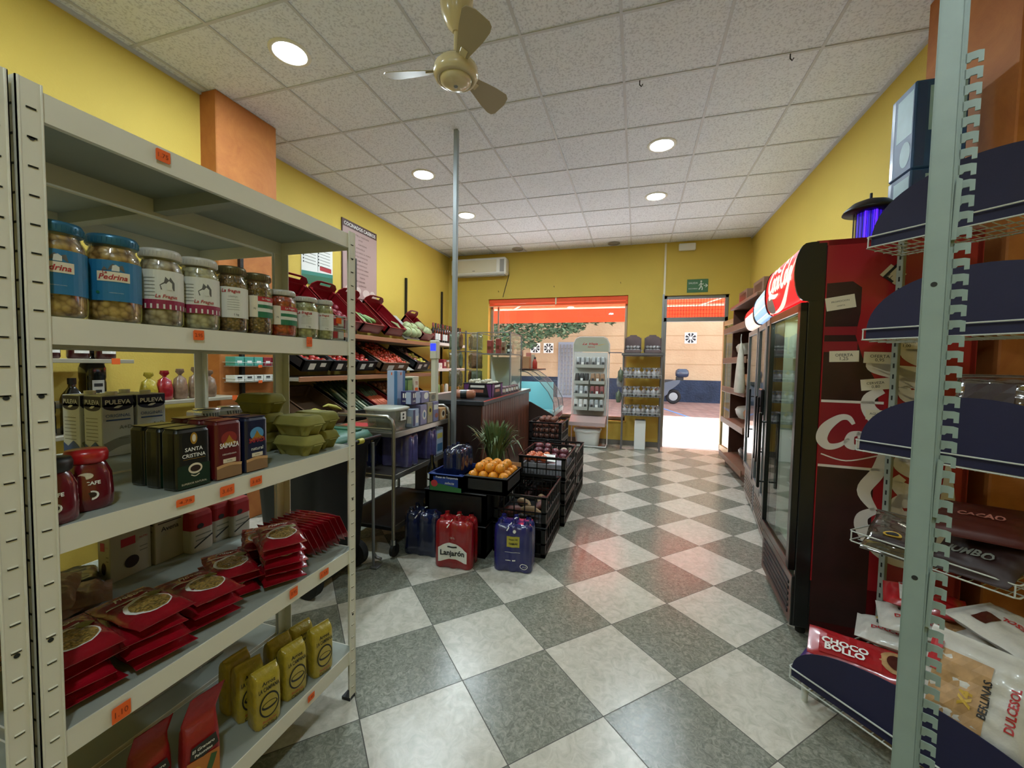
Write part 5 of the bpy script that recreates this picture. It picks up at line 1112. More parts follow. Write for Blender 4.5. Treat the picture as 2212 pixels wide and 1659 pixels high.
for k, (y, h, m_, s_) in enumerate([(1.79, .16, 'rice_yellow', 'flat yellow bag left of the nut bags'), (1.88, .17, 'pasta_red', 'red printed bag among the nut bags'), (1.975, .18, 'nut_bag', 'clear bag of brown nuts, left of the two beside the post'), (2.075, .19, 'nut_bag', 'clear bag of brown nuts standing beside the shelf post'), (2.17, .17, 'nut_bag', 'clear bag of brown nuts hidden behind the shelf post')]):
    b = MB(); b.loft([superring(0, 0, w_*.06, w_*.085, z*h, 18, 3) for w_, z in ((.8, 0), (1, .08), (1.05, .4), (.8, .75), (.25, .86), (.22, .9), (.6, 1.0), (.5, 1.12))], m_); solo('snack_bag', b, s_, 'bag', (-2.93, y, 1.067), (0, 0, random.uniform(-.2, .2)))
# wire shelves clipped on the orange pillar
M('mint_card', '#4fa394', .5); M('card_red2', '#8b2230', .5)
for z, s_ in ((1.285, 'upper white wire shelf on the orange pillar with mint and red packets'), (1.16, 'lower white wire shelf on the orange pillar with white packets')):
    t = thing('wire_shelf', s_, 'shelf', (-3.068, 2.38, z)); b = MB()
    for q in range(4): b.tube([(.02+.04*q, 0, 0), (.02+.04*q, .44, 0)], .002, 'wire_white', 5)
    for q in range(8): b.tube([(.0, .01+.06*q, 0), (.15, .01+.06*q, 0), (.15, .01+.06*q, .03)], .0016, 'wire_white', 5)
    b.tube([(0, 0, .03), (.15, 0, .03), (.15, .44, .03), (0, .44, .03)], .002, 'wire_white', 5); part('basket', b, t)
    b = MB(); b.box(.151, .18, -.01, .152, .215, .012, 'orange_tag'); part('price_tag', b, t, 'orange price tag')
    for q in range(5):
        b = MB(); m_ = ('mint_card' if q < 3 else 'card_red2') if z > 1.2 else 'paper'; b.box(-.05, -.038, 0, .05, .038, .07 if z > 1.2 else .05, m_, .002); b.rect(-.02, .02, .02, .04, frame((.0508, 0, 0), (0, 1, 0), (0, 0, 1)), 'white' if z > 1.2 else 'ink'); 
        solo('seed_packet', b, ('mint green' if q < 3 else 'dark red') + ' packet on the upper wire shelf of the orange pillar' if z > 1.2 else 'small white packet on the lower wire shelf of the orange pillar', 'packet', (-3.0, 2.425+.085*q, z+.004), group=('mint packets on the pillar shelf' if q < 3 else 'dark red packets on the pillar shelf') if z > 1.2 else 'white packets on the pillar shelf')

# wine bottles on the far left wall shelf
M('wine_dark', '#150b0c', .12, coat=.7); M('wine_red', '#5b1018', .3, coat=.5); M('foil_red', '#6e1420', .4)
def wine_mesh(lab):
    b = MB(); b.lathe([(.034, 0), (.037, .006), (.037, .19), (.030, .215), (.015, .24), (.0135, .30), (.015, .302), (.015, .31)], (0, 0, 0), 'wine_dark', 18); return b
for k in range(13):
    y = 5.80+.085*k; lb = 'wine bottle with a %s label in the row on the white wall shelf' % ('white' if k % 3 else 'dark red')
    t = thing('wine_bottle', lb, 'wine bottle', (-3.07, y, 1.656), group='wine bottles with %s labels' % ('white' if k % 3 else 'dark red'))
    part('bottle', wine_mesh(0), t); b = MB(); b.rect(-.045, .05, .045, .15, wrap(0, 0, .0378, -.6, 0), 'paper' if k % 3 else 'wine_red', 10, 1); part('label', b, t)
    b = MB(); b.lathe([(.0155, .25), (.0155, .312), (.0001, .313)], (0, 0, 0), 'black_plastic' if k % 2 else 'foil_red', 12); part('foil', b, t)
for k in range(7):
    y = 5.85+.15*k; m_ = ['cardboard', 'white_plastic', 'card_red2', 'cardboard', 'paper', 'cardboard', 'white_plastic'][k]; h = [.14, .10, .16, .12, .15, .13, .1][k]
    b = MB(); b.box(-.05, -.055, 0, .05, .055, h, m_, .006); b.rect(-.03, h*.3, .03, h*.7, frame((.0508, 0, 0), (0, 1, 0), (0, 0, 1)), 'label_cream'); solo('grocery_packet', b, 'grocery packet standing under the wine bottle shelf, %s from the left' % ['first', 'second', 'third', 'fourth', 'fifth', 'sixth', 'seventh'][k], 'packet', (-3.08, y, 1.241))
    b = MB(); b.lathe([(.03, 0), (.034, .01), (.034, .12), (.02, .14)], (0, 0, 0), ['amber', 'veg_green', 'amber', 'label_cream', 'amber', 'veg_green', 'amber'][k] if 'amber' in MATS else M('amber', '#8a6020', .2, coat=.6), 14); solo('preserve_jar', b, 'preserve jar on the lowest white wall shelf, %s from the left' % ['first', 'second', 'third', 'fourth', 'fifth', 'sixth', 'seventh'][k], 'jar', (-3.08, y, .851))
# ---------------------------------------------------------------- wheelie bin with green lid
M('bin_green', '#1e5c46', .45); M('bin_black', '#0b0c0d', .55)
bn = thing('wheelie_bin', 'black wheeled bin with a green lid behind the end of the metal shelving', 'bin', (-1.86, 2.02, 0))
b = MB(); b.loft([superring(0, 0, w_, d_, z, 28, 6) for w_, d_, z in ((.34, .42, .06), (.36, .44, .08), (.46, .52, .80), (.48, .54, .81), (.48, .54, .84))], 'bin_black'); part('bin_body', b, bn)
b = MB(); b.loft([superring(0, 0, w_, d_, z, 28, 6) for w_, d_, z in ((.49, .56, .842), (.50, .57, .86), (.46, .52, .895), (.30, .34, .905))], 'bin_green'); b.box(-.2, -.22, .90, .2, -.16, .915, 'bin_green', .004); b.box(-.2, .12, .90, .2, .18, .915, 'bin_green', .004); part('lid', b, bn)
b = MB(); b.tube([(.25, -.24, .80), (.29, -.24, .86), (.29, .24, .86), (.25, .24, .80)], .012, 'black_plastic', 8); b.cyl((.292, .02, .86), (.292, .06, .86), .017, M('bin_yellow', '#b9b348', .4), n=12); part('handle', b, bn)
for y in (-.20, .20):
    b = MB(); b.cyl((.13, y-.025, .085), (.13, y+.025, .085), .084, 'rubber', n=24); b.cyl((.13, y-.027, .085), (.13, y+.027, .085), .04, 'black_plastic', n=16); part('wheel', b, bn)
b = MB(); b.tube([(.258, .21, .82), (.262, .21, .10), (.262, .24, .055), (.30, .24, .05)], .010, 'gray_metal', 8); b.box(.25, .19, .0, .30, .26, .012, 'gray_metal', .003); b.box(.255, .205, .01, .268, .215, .1, 'gray_metal'); part('pedal_bar', b, bn)

# ---------------------------------------------------------------- trolley
TX0, TX1, TY0, TY1 = -2.06, -1.56, 2.40, 3.25
tr_ = thing('shop_trolley', 'metal trolley with two decks loaded with boxes and water packs', 'trolley', (TX1, TY0, 0))
ox, oy = TX1, TY0
M('trolley_metal', '#8d8a83', .3, metal=.8)
for y in (0, TY1-TY0):
    b = MB(); pts = [(0, y, .12), (0, y, .90), (-.015, y, .94), (-.05, y, .965), (-.45, y, .965), (-.485, y, .94), (-.50, y, .90), (-.50, y, .12)]
    b.tube(pts, .013, 'trolley_metal', 10); b.tube([(0, y, .88), (-.5, y, .88)], .008, 'trolley_metal', 8); part('end_frame', b, tr_)
for z in (.85, .56, .20):
    b = MB(); b.box(-.49, .01, z-.028, -.01, TY1-TY0-.01, z, 'trolley_metal' if z > .5 else 'black_metal', .003); b.box(-.012, .01, z-.034, -.002, TY1-TY0-.01, z+.004, 'trolley_metal', .002); b.box(-.4985, .01, z-.034, -.488, TY1-TY0-.01, z+.004, 'trolley_metal', .002); part('deck', b, tr_)
for x in (0, -.5):
    for y in (0, TY1-TY0):
        b = MB(); b.cyl((x, y, .12), (x, y, .085), .018, 'chrome', n=12); b.cyl((x-.012, y+.01, .045), (x+.012, y+.01, .045), .045, 'rubber', n=20); b.box(x-.016, y-.01, .04, x+.016, y+.02, .10, 'black_metal', .003); part('castor', b, tr_)
# water pack builder
def pack(name, label, x, y, z, nx, ny, r, h, film, rz=0, caps=None, deco=None, cat='water pack', grp=None):
    """nx bottles across the front (local -y side), ny deep"""
    t = thing(name, label, cat, (x, y, z), (0, 0, rz), grp); cs = [((i-(nx-1)/2)*2*r*.97, (j-(ny-1)/2)*2*r*.97) for i in range(nx) for j in range(ny)]
    def ring(k, zz, n=72):
        out = []
        for q in range(n):
            a = 2*PI*q/n; c, s_ = math.cos(a), math.sin(a); best = 0
            for (cx, cy) in cs:
                d = cx*c+cy*s_; p2 = cx*cx+cy*cy-d*d; rr = (r*k)**2-p2
                if rr > 0: best = max(best, d+math.sqrt(rr))
            hx, hy = (nx*.97)*r*k, (ny*.97)*r*k; best = max(best, .955/((abs(c)/hx)**7+(abs(s_)/hy)**7)**(1/7))
            out.append((best*c, best*s_, zz))
        return out
    b = MB(); b.loft([ring(.90, .002), ring(1.0, .012), ring(1.0, h*.20), ring(.985, h*.24), ring(1.0, h*.28), ring(1.0, h*.70), ring(.97, h*.80), ring(.86, h*.88), ring(.60, h*.91)], film)
    for (cx, cy) in cs:
        b.lathe([(r*.86, h*.82), (r*.70, h*.87), (r*.44, h*.92), (r*.36, h*.945), (r*.36, h*.955)], (cx, cy, 0), film, 18)
    part('film', b, t)
    for (cx, cy) in cs: b = MB(); b.cyl((cx, cy, h*.95), (cx, cy, h*.985), r*.34, caps or film, n=14); part('cap', b, t)
    b.tube([(-r*.9, -ny*r*.95, h*.80), (-r*.3, -ny*r*.6, h*.93), (0, 0, h*.965), (r*.3, ny*r*.6, h*.93)], .004, 'white_plastic', 6); part('carry_strap', b, t)
    if deco:
        b = MB(); yf = -(ny-1)/2*2*r*.97-r
        def F(e):
            def f(u, v):
                u2 = u; c = min(cs, key=lambda q: abs(q[0]-u2)+(0 if q[1] < 0 or ny == 1 else 9)); du = u2-c[0]
                return V((u2, min(c[1]-math.sqrt(max(1e-6, r*r-du*du)), -(ny*.97)*r*.955)-.002-e, v))
            return f
        deco(b, F, r*nx*.97, h); part('label', b, t)
    return t
M('film_red', '#8d1118', .25, coat=.6, noise=.06, nscale=15, bump=.35, bscale=16); M('film_blue', '#1a1c5e', .25, coat=.6, noise=.08, nscale=15, bump=.35, bscale=16); M('film_navy', '#111a3c', .15, coat=.8, noise=.2, nscale=12); M('film_purple', '#4c4a7e', .15, coat=.8, noise=.25, nscale=14); M('film_dark', '#10131f', .15, coat=.8, noise=.2, nscale=12)
def lanj(b, F, W, h):
    pts = [(-.095, .060), (-.098, .10), (-.075, .135), (-.045, .165), (-.015, .172), (.03, .162), (.07, .135), (.095, .095), (.098, .058), (.04, .070), (0, .066), (-.05, .054)]
    # subdivide the hill outline into vertical strips so that it follows the bottles
    def col(u): 
        top = .172-.9*abs(u+.012)**1.7*2.6; return max(.075, top)
    n = 28
    for i in range(n):
        u0 = -.098+.196*i/n; u1 = -.098+.196*(i+1)/n; b.add([F(0)(u0, .055+.012*math.cos(u0*30)), F(0)(u1, .055+.012*math.cos(u1*30)), F(0)(u1, col(u1)), F(0)(u0, col(u0))], [(0, 1, 2, 3)], 'paper')
    b.text('Lanjarón', 0, .100, F(.0015), 'ink', w=.165, h=.048, bold=.035); b.rect(-.035, .140, .03, .150, F(.0015), 'ink', 8); b.text('1,5 L', .0, .205, F(.001), 'paper', w=.03)
    b.text('AGUA MINERAL', 0, .035, F(.001), 'flour_red', w=.08)
def solan(b, F, W, h):
    b.rect(-.038, .165, .045, .235, F(0), M('label_yellow', '#a89f38', .5), 12, 1); b.text('SOLAN DE', 0.004, .215, F(.0015), 'ink', w=.058, bold=.03); b.text('CABRAS', .004, .188, F(.0015), 'ink', w=.058, bold=.04)
    b.disc(.012, .268, .010, .012, F(0), 'paper', 14); b.disc(.075, .045, .026, .018, F(0), 'paper', 18); b.disc(.075, .045, .022, .014, F(.001), 'film_blue', 18); b.text('6x1,5', .075, .045, F(.002), 'paper', w=.03)
    b.rect(-.05, .13, .05, .132, F(0), 'paper', 10); b.rect(-.045, .075, -.01, .079, F(0), 'paper', 6); b.rect(.0, .075, .02, .083, F(0), 'paper', 4)
pack('water_pack', 'red shrink-wrapped pack of six water bottles on the floor', -1.115, 2.465, 0, 3, 2, .0445, .335, 'film_red', .08, deco=lanj)
pack('water_pack', 'bright blue shrink-wrapped pack of six water bottles with a yellow label on the floor', -.735, 2.545, 0, 3, 2, .0435, .335, 'film_blue', .10, deco=solan)
pack('water_pack', 'dark navy pack of water bottles on the floor left of the red pack', -1.40, 2.56, 0, 3, 2, .046, .325, 'film_navy', .05)
pack('water_pack', 'dark pack of water bottles on the floor behind the left navy one', -1.42, 2.85, 0, 3, 2, .046, .325, 'film_dark', .02)
# trolley load
def bottles_in(y0, n, x, z, lb):
    pass
pack('water_pack', 'purple-tinted pack of bottles on the lower trolley deck, near end', -1.70, 2.70, .561, 2, 3, .042, .27, 'film_purple', PI/2)
pack('water_pack', 'dark blue pack of bottles at the near left of the lower trolley deck', -1.95, 2.62, .561, 2, 3, .042, .27, 'film_navy', PI/2)
pack('water_pack', 'white-capped blue pack of bottles on the lower trolley deck, far end', -1.70, 3.0, .561, 2, 3, .042, .27, 'film_purple', PI/2)
M('sky_pack', '#3f6d9a', .4); M('yellow_pack', '#b9b05a', .5); M('blue_white', '#9fb0cc', .4); M('violet_card', '#8583a8', .4); M('navy_pack', '#1d1d55', .4)
def vbox(name, y, x, z, w, d, h, m, label, deco=None, rz=0, cat='box'):
    return boxc(name, x, y, z, w, d, h, m, label, cat, rz, deco)
vbox('carton_box', 3.16, -1.66, .561, .12, .12, .22, 'blue_white', 'white and blue carton at the far end of the lower trolley deck', [('r', -.4, .1, .4, .3, 'yellow_pack'), ('r', -.4, -.4, .4, -.1, 'sky_pack')])
# wine bottle standing on floor crate edge
t = thing('navy_bottle', 'dark bottle with two white labels standing in front of the trolley', 'bottle', (-1.435, 2.71, .325)); b = MB(); b.lathe([(.036, .0), (.038, .01), (.038, .22), (.03, .25), (.014, .28), (.014, .33)], (0, 0, 0), 'oil_black', 20); part('bottle', b, t)
b = MB(); b.rect(-.035, .22-.06, .035, .22-.02, wrap(0, 0, .0388, -1.2, 0), 'paper', 8); b.rect(-.035, .10, .035, .15, wrap(0, 0, .0388, -1.2, 0), 'paper', 8); part('label', b, t)
Zt = .851
# top deck: tub, boxes
M('tub_clear', '#a9ab9f', .3); clear_mat('tub_film', '#d8dad0', .15, .15, veil=.45, veilcol='#a8aa9c')
t = thing('plastic_tub', 'translucent rectangular tub with a lid and dried food inside, near end of the trolley', 'tub', (-1.72, 2.56, Zt))
b = MB(); b.loft([superring(0, 0, w_, d_, z, 28, 6) for w_, d_, z in ((.21, .19, .001), (.25, .23, .145))], 'tub_film', caps=False); b.box(-.1, -.09, .0, .1, .09, .003, 'tub_film'); part('tub', b, t)
b = MB(); b.loft([superring(0, 0, w_, d_, z, 28, 6) for w_, d_, z in ((.262, .242, .145), (.266, .246, .152), (.262, .242, .160), (.23, .21, .166))], 'tub_clear'); part('lid', b, t)
b = MB(); rn = random.Random(4)
for k in range(46): b.sphere((rn.uniform(-.08, .08), rn.uniform(-.07, .07), .015+.05*rn.random()), .016, 'chickpeas' if k % 2 else 'potato', (1.4, .7, .6), 8, 6)
part('contents', b, t, kind='stuff')
b = MB(); b.rect(-.04, .07, .03, .13, frame((.1245, .02, 0), (0, 1, 0), (0, 0, 1)), 'paper'); b.disc(-.005, .112, .012, .009, frame((.126, .02, 0), (0, 1, 0), (0, 0, 1)), 'ink', 12); b.disc(-.005, .088, .012, .009, frame((.126, .02, 0), (0, 1, 0), (0, 0, 1)), 'ink', 12); part('label', b, t)
b = MB(); b.box(-.10, -.09, 0, .10, .09, .02, M('red_tray', '#b3262a', .5), .004); solo('red_tray', b, 'flat red tray at the near end of the trolley beside the tub', 'tray', (-1.95, 2.56, Zt))
vbox('carton_box', 2.74, -1.64, Zt, .09, .10, .135, 'blue_white', 'blue and white box standing beside the tub on the trolley', [('r', -.45, -.45, -.1, .45, 'navy_pack'), ('r', -.0, -.3, .4, .1, 'paper')])
vbox('carton_box', 2.86, -1.64, Zt, .10, .10, .155, 'violet_card', 'pale violet carton in the lower row of the trolley top', [('d', .1, 0, .3, .25, 'paper'), ('D', .1, 0, .15, .15, 'sky_pack')])
vbox('carton_box', 2.965, -1.64, Zt, .085, .10, .165, 'box_cream', 'cream carton with a yellow cup picture in the lower row of the trolley top', [('d', 0, .1, .35, .25, 'yellow_pack'), ('D', 0, .12, .2, .1, 'brown_dark')])
vbox('carton_box', 3.065, -1.64, Zt, .09, .10, .165, 'violet_card', 'light lilac carton beside the cream one on the trolley', [('r', -.4, .1, .4, .35, 'paper'), ('D', .1, -.2, .3, .12, 'onion_pink')])
vbox('carton_box', 3.19, -1.625, Zt, .12, .08, .10, 'kraft_light', 'small kraft box with a brown emblem at the far end of the trolley', [('d', 0, 0, .3, .35, 'label_cream'), ('D', 0, .02, .18, .22, 'brown_dark')])
vbox('carton_box', 2.78, -1.66, Zt+.167, .13, .09, .10, 'navy_pack', 'navy and white coffee box stacked above the tub side', [('r', .0, -.45, .48, .45, 'blue_white'), ('r', -.3, .0, -.18, .35, 'paper'), ('r', -.1, .0, .0, .35, 'paper'), ('t', 'CAFE', -.2, -.25, .3, 'paper')])
vbox('carton_box', 2.93, -1.66, Zt+.167, .12, .09, .09, 'violet_card', 'lilac box with a flower print stacked on the middle cartons', [('d', .1, .1, .3, .3, 'paper')])
vbox('carton_box', 3.06, -1.66, Zt+.167, .11, .09, .07, 'box_cream', 'low cream box stacked on the right cartons', [('D', 0, 0, .3, .3, 'gray_print')])
vbox('carton_box', 2.80, -1.80, Zt, .11, .09, .42, 'blue_white', 'tall pale blue carton rising behind the trolley boxes', [('r', .2, -.5, .5, .5, 'sky_pack'), ('r', -.1, .42, .0, .47, 'orange_tag')])
vbox('carton_box', 2.93, -1.80, Zt, .08, .09, .36, 'leaf_green', 'tall box with a green front behind the trolley boxes', [('r', -.45, .1, .45, .45, 'veg_green')])
vbox('carton_box', 3.03, -1.80, Zt, .08, .09, .37, 'label_cream', 'tall cream box with orange print behind the trolley boxes', [('t', 'TE', 0, .35, .5, 'label_red'), ('r', -.3, .05, .3, .25, 'orange_tag')])
# scale
M('scale_white', '#c9c8b4', .35); M('screen_blue', '#2634ff', .4, emit=1.6)
sc_ = thing('shop_scale', 'cream weighing scale with a tall column and a small blue display', 'scale', (-1.93, 3.14, Zt))
b = MB(); b.loft([superring(0, 0, w_, d_, z, 24, 5) for w_, d_, z in ((.20, .20, .0), (.20, .20, .05), (.16, .16, .07), (.14, .14, .10))], 'scale_white'); part('base', b, sc_)
b = MB(); b.loft([superring(-.0, -.08, w_, d_, z, 24, 5) for w_, d_, z in ((.20, .22, .10), (.24, .26, .115), (.22, .24, .125))], 'steel'); part('pan', b, sc_)
sb = thing('scale_column', 'cream column with a glowing blue display standing beside the grey pole', 'display column', (-1.745, 3.335, 0)); b = MB(); b.box(-.03, -.025, 0, .03, .025, 1.47, 'scale_white', .012); b.box(-.1, -.09, 0, .1, .05, .02, 'scale_white', .005); part('column', b, sb)
b = MB(); b.box(-.034, -.036, 1.37, .036, .03, 1.54, 'scale_white', .008); part('display_head', b, sb); b = MB(); b.rect(-.026, 1.445, .028, 1.51, frame((0, -.0372, 0), (1, 0, 0), (0, 0, 1)), 'screen_blue'); part('screen', b, sb, 'glowing blue screen')

# ---------------------------------------------------------------- counter
def wood_mat():
    m, t, b = node_mat('counter_wood'); tc = t.nodes.new('ShaderNodeTexCoord'); mp = t.nodes.new('ShaderNodeMapping'); mp.inputs['Scale'].default_value = (14, 14, 1.2)
    n = t.nodes.new('ShaderNodeTexNoise'); n.inputs['Scale'].default_value = 2.2; n.inputs['Detail'].default_value = 7; n.inputs['Distortion'].default_value = .6
    t.links.new(tc.outputs['Object'], mp.inputs[0]); t.links.new(mp.outputs[0], n.inputs[0]); r = t.nodes.new('ShaderNodeValToRGB'); r.color_ramp.elements[0].position = .3; r.color_ramp.elements[1].position = .7
    r.color_ramp.elements[0].color = lin('#3d1d12'); r.color_ramp.elements[1].color = lin('#774432'); t.links.new(n.outputs[0], r.inputs[0]); t.links.new(r.outputs[0], b.inputs['Base Color']); b.inputs['Roughness'].default_value = .32
wood_mat(); M('counter_top', '#2b2c30', .3, noise=.1); M('counter_side', '#2a1710', .45)
CR = math.radians(3.2)
ct = thing('shop_counter', 'dark wood panelled sales counter with a black worktop', 'counter', (-1.325, 3.45, 0), (0, 0, CR))
CL, CW = 2.15, .66
b = MB(); b.box(-CW, 0, .02, -.018, CL, .955, 'counter_side'); part('body', b, ct)
b = MB(); n = 24
for k in range(n): y0 = CL*k/n; b.box(-.018, y0+.003, .02, 0, y0+CL/n-.003, .955, 'counter_wood', .004)
b.box(-.020, 0, .02, -.012, CL, .955, 'counter_side'); part('front_panelling', b, ct)
b = MB(); b.box(-CW-.02, -.02, .955, .02, CL+.02, 1.0, 'counter_top', .006); part('worktop', b, ct)
CTM = Matrix.Translation((-1.325, 3.45, 0)) @ Matrix.Rotation(CR, 4, 'Z')
def cpos(u, v, z=1.001): p = CTM @ V((-u, v, z)); return (p.x, p.y, p.z)
# things on the counter
M('crate_black_print', '#17151c', .6); M('purple_print', '#6a3a78', .5)
t = thing('garlic_crate', 'low black printed cardboard crate of garlic on the counter', 'crate', cpos(.18, .60), (0, 0, CR+.0))
b = MB(); crate_mesh(.30, .40, .14, 'crate_black_print', b=b, wall='solid'); part('tray', b, t)
b = MB()
for (o_, xd, W_) in (((0, -.2012, 0), (1, 0, 0), .30), ((.1512, 0, 0), (0, 1, 0), .40)):
    A = frame(o_, xd, (0, 0, 1)); b.flat([(-W_*.48, .0), (-W_*.48, .13), (-W_*.30, .13), (-W_*.40, .0)], A, 'purple_print'); b.flat([(W_*.48, .0), (W_*.48, .13), (W_*.30, .13), (W_*.40, .0)], A, 'purple_print'); b.rect(-W_*.2, .045, W_*.2, .075, A, 'onion_pink'); b.rect(-W_*.26, .095, W_*.24, .118, A, 'paper')
part('print', b, t)
M('garlic', '#b5b09a', .6, noise=.15, nscale=50); gm = blob(.028, 'garlic', (1, 1, .85))
for k in range(16):
    x, y, z = cpos(.18-.10+.065*(k % 4), .60-.13+.085*(k//4), 1.130+.02*(k % 2)); o = solo('garlic_bulb', gm, 'dry garlic bulb in the black crate on the counter', 'garlic', (x, y, z), (.5*k, .3*k, k), group='garlic bulbs on the counter')
b = MB(); b.lathe([(.001, -.11), (.03, -.105), (.042, -.09), (.044, -.03), (.044, .03), (.042, .09), (.03, .105), (.001, .11)], (0, 0, 0), M('salami', '#a3694e', .4, coat=.4), 18); b.lathe([(.0448, -.03), (.0448, .03)], (0, 0, 0), 'coffee_green', 18)
solo('wrapped_sausage', b, 'pinkish wrapped sausage roll with a dark band lying at the near end of the counter', 'sausage', cpos(.22, .12, 1.047), (0, PI/2, .2))
# countertop glass display with shelf
gd = thing('glass_display', 'framed glass display case standing on the counter with packets on its shelf', 'display case', cpos(.28, 1.60), (0, 0, CR)); gw, gl, gh = .42, .62, .72
b = MB()
for sx in (-1, 1):
    for sy in (-1, 1): b.box(sx*gw/2-.006, sy*gl/2-.006, 0, sx*gw/2+.006, sy*gl/2+.006, gh, 'gray_metal')
for z in (.005, gh*.64, gh): 
    for sy in (-1, 1): b.box(-gw/2, sy*gl/2-.005, z-.005, gw/2, sy*gl/2+.005, z+.005, 'gray_metal')
    for sx in (-1, 1): b.box(sx*gw/2-.005, -gl/2, z-.005, sx*gw/2+.005, gl/2, z+.005, 'gray_metal')
part('frame', b, gd)
b = MB(); b.box(-gw/2, -gl/2+.001, .01, gw/2, -gl/2+.004, gh, 'glass'); b.box(gw/2-.004, -gl/2, .01, gw/2-.001, gl/2, gh, 'glass'); part('glass_pane', b, gd)
b = MB(); b.box(-gw/2+.006, -gl/2+.006, gh*.64-.004, gw/2-.006, gl/2-.006, gh*.64+.002, 'white_plastic'); part('glass_shelf', b, gd)
b = MB(); b.box(-gw/2+.01, gl/2-.04, .01, gw/2-.01, gl/2-.02, gh*.6, 'white_plastic', .003); part('back_panel', b, gd)
zt = 1.001+gh*.64+.003
for k, (u, v, w_, h_, m_, lb) in enumerate([(.38, 1.48, .07, .17, 'card_red2', 'dark red packet on the glass display shelf, leftmost'), (.26, 1.44, .06, .19, 'card_red2', 'dark red tall packet on the glass display shelf, beside the black tin'), (.22, 1.55, .05, .16, 'pink_bag', 'pinkish packet between the red ones on the glass display shelf'), (.18, 1.74, .08, .13, 'black_plastic', 'black and white tin on the glass display shelf')]):
    b = MB(); b.box(-w_/2, -w_/2, 0, w_/2, w_/2, h_, m_, .006); b.rect(-w_*.35, h_*.3, w_*.35, h_*.55, frame((0, -w_/2-.0008, 0), (1, 0, 0), (0, 0, 1)), 'paper' if m_ == 'black_plastic' else 'wine_red'); solo('food_packet', b, lb, 'packet', cpos(u, v, zt))
M('tin_mix', '#7d6a70', .35, metal=.3, noise=.3, nscale=30)
for k in range(6):
    b = MB(); b.lathe([(.035, 0), (.036, .004), (.036, .075), (.034, .08), (.0001, .081)], (0, 0, 0), 'tin_mix', 18); b.rect(-.03, .02, .03, .055, wrap(0, 0, .0368, -1.2, 0), 'paper' if k % 2 else 'label_cream', 8); solo('tin_can', b, 'small grey tin at the aisle edge of the counter, %s from the near end' % ['first', 'second', 'third', 'fourth', 'fifth', 'sixth'][k], 'tin', cpos(.065, .95+.125*k))
# hanging clear snack bags on a stand left of the counter
st = thing('snack_bag_stand', 'tall stand hung with clear snack bags left of the counter', 'stand', (-2.23, 5.15, 0)); b = MB(); b.cyl((0, 0, 0), (0, 0, 1.78), .012, 'gray_metal'); b.cyl((0, 0, 0), (0, 0, .02), .16, 'gray_metal', n=24)
for z in (1.25, 1.5, 1.75): b.tube([(-.22, 0, z), (.22, 0, z)], .005, 'gray_metal', 6); b.tube([(0, -.22, z), (0, .22, z)], .005, 'gray_metal', 6)
part('pole', b, st)
clear_mat('snack_film', '#d9d4c0', .15, .25, veil=.45, veilcol='#8f8a6c'); M('snack_green', '#5f6a54', .4, coat=.4, noise=.3, nscale=20); M('snack_brown', '#6e5136', .4, coat=.4, noise=.3, nscale=20)
i = 0
for z in (1.25, 1.5, 1.75):
    for a in range(4):
        m_ = ['snack_film', 'snack_green', 'snack_brown', 'snack_film'][(a+int(z*4)) % 4]; b = MB(); H = pillow(b, .15, .22, .05, m_, a*7+int(z*10)); x = .22*math.cos(a*PI/2)*.75; y = .22*math.sin(a*PI/2)*.75
        o = solo('snack_bag', b, 'clear snack bag on the stand, %s hook, %s side' % ({1.25: 'lowest', 1.5: 'middle', 1.75: 'top'}[z], ['right', 'far', 'left', 'near'][a]), 'snack bag'); o.matrix_world = Matrix.Translation((-2.23+x, 5.15+y, z-.12)) @ Matrix.Rotation(a*PI/2+.6, 4, 'Z') @ Matrix.Rotation(PI/2, 4, 'X') @ Matrix.Translation((0, 0, -.025)); i += 1

# ---------------------------------------------------------------- deli case
M('deli_brown', '#3b2a24', .45); M('deli_white', '#c4ced0', .4); clear_mat('deli_glass', '#e8f7f7', .03, .05); M('deli_teal', '#9ed6de', .4); M('deli_red', '#8f2530', .4)
dc = thing('deli_display_case', 'refrigerated glass deli case with pale turquoise interior beyond the counter', 'display case', (-1.15, 5.72, 0), (0, 0, CR))
b = MB(); b.prism([(-.80, 0), (0.02, 0), (.04, .62), (-.30, .80), (-.80, .90)], frame((0, .0, 0), (1, 0, 0), (0, 0, 1)), -.03, 'deli_brown'); b.box(-.80, .0, 0, .0, 1.1, .50, 'deli_brown', .005); part('base', b, dc)
b = MB(); b.prism([(-.78, .50), (.03, .50), (.05, .66), (.02, .68), (-.06, .52), (-.78, .52)], frame((0, 1.1, 0), (1, 0, 0), (0, 0, 1)), 1.07, 'deli_white'); b.box(-.80, .03, .50, -.76, 1.07, 1.14, 'deli_white', .004); part('tray', b, dc)
b = MB(); b.rect(.10, .53, 1.0, .60, frame((.046, 0, 0), (0, 1, 0), (.0, 0, 1)), 'deli_red'); part('trim_strip', b, dc, 'dark red strip')
b = MB(); b.box(-.74, .05, .52, -.05, 1.05, .56, 'deli_teal', .01); b.box(-.755, .04, .54, -.745, 1.06, 1.2, 'deli_teal'); b.box(-.74, 1.055, .54, -.12, 1.065, 1.05, 'deli_teal')
for k in range(4): b.box(-.70, .10+.24*k, .56, -.12, .28+.24*k, .60, 'deli_teal', .01)
part('interior', b, dc)
b = MB(); prof = [(.05, .66), (.03, .80), (-.05, .95), (-.18, 1.10), (-.35, 1.22), (-.40, 1.235)]
b.add([(x, y, z) for x, z in prof for y in (.03, 1.07)], [(2*i, 2*i+1, 2*i+3, 2*i+2) for i in range(len(prof)-1)], 'deli_glass', True); b.box(-.80, .03, 1.235, -.38, 1.07, 1.245, 'deli_glass')
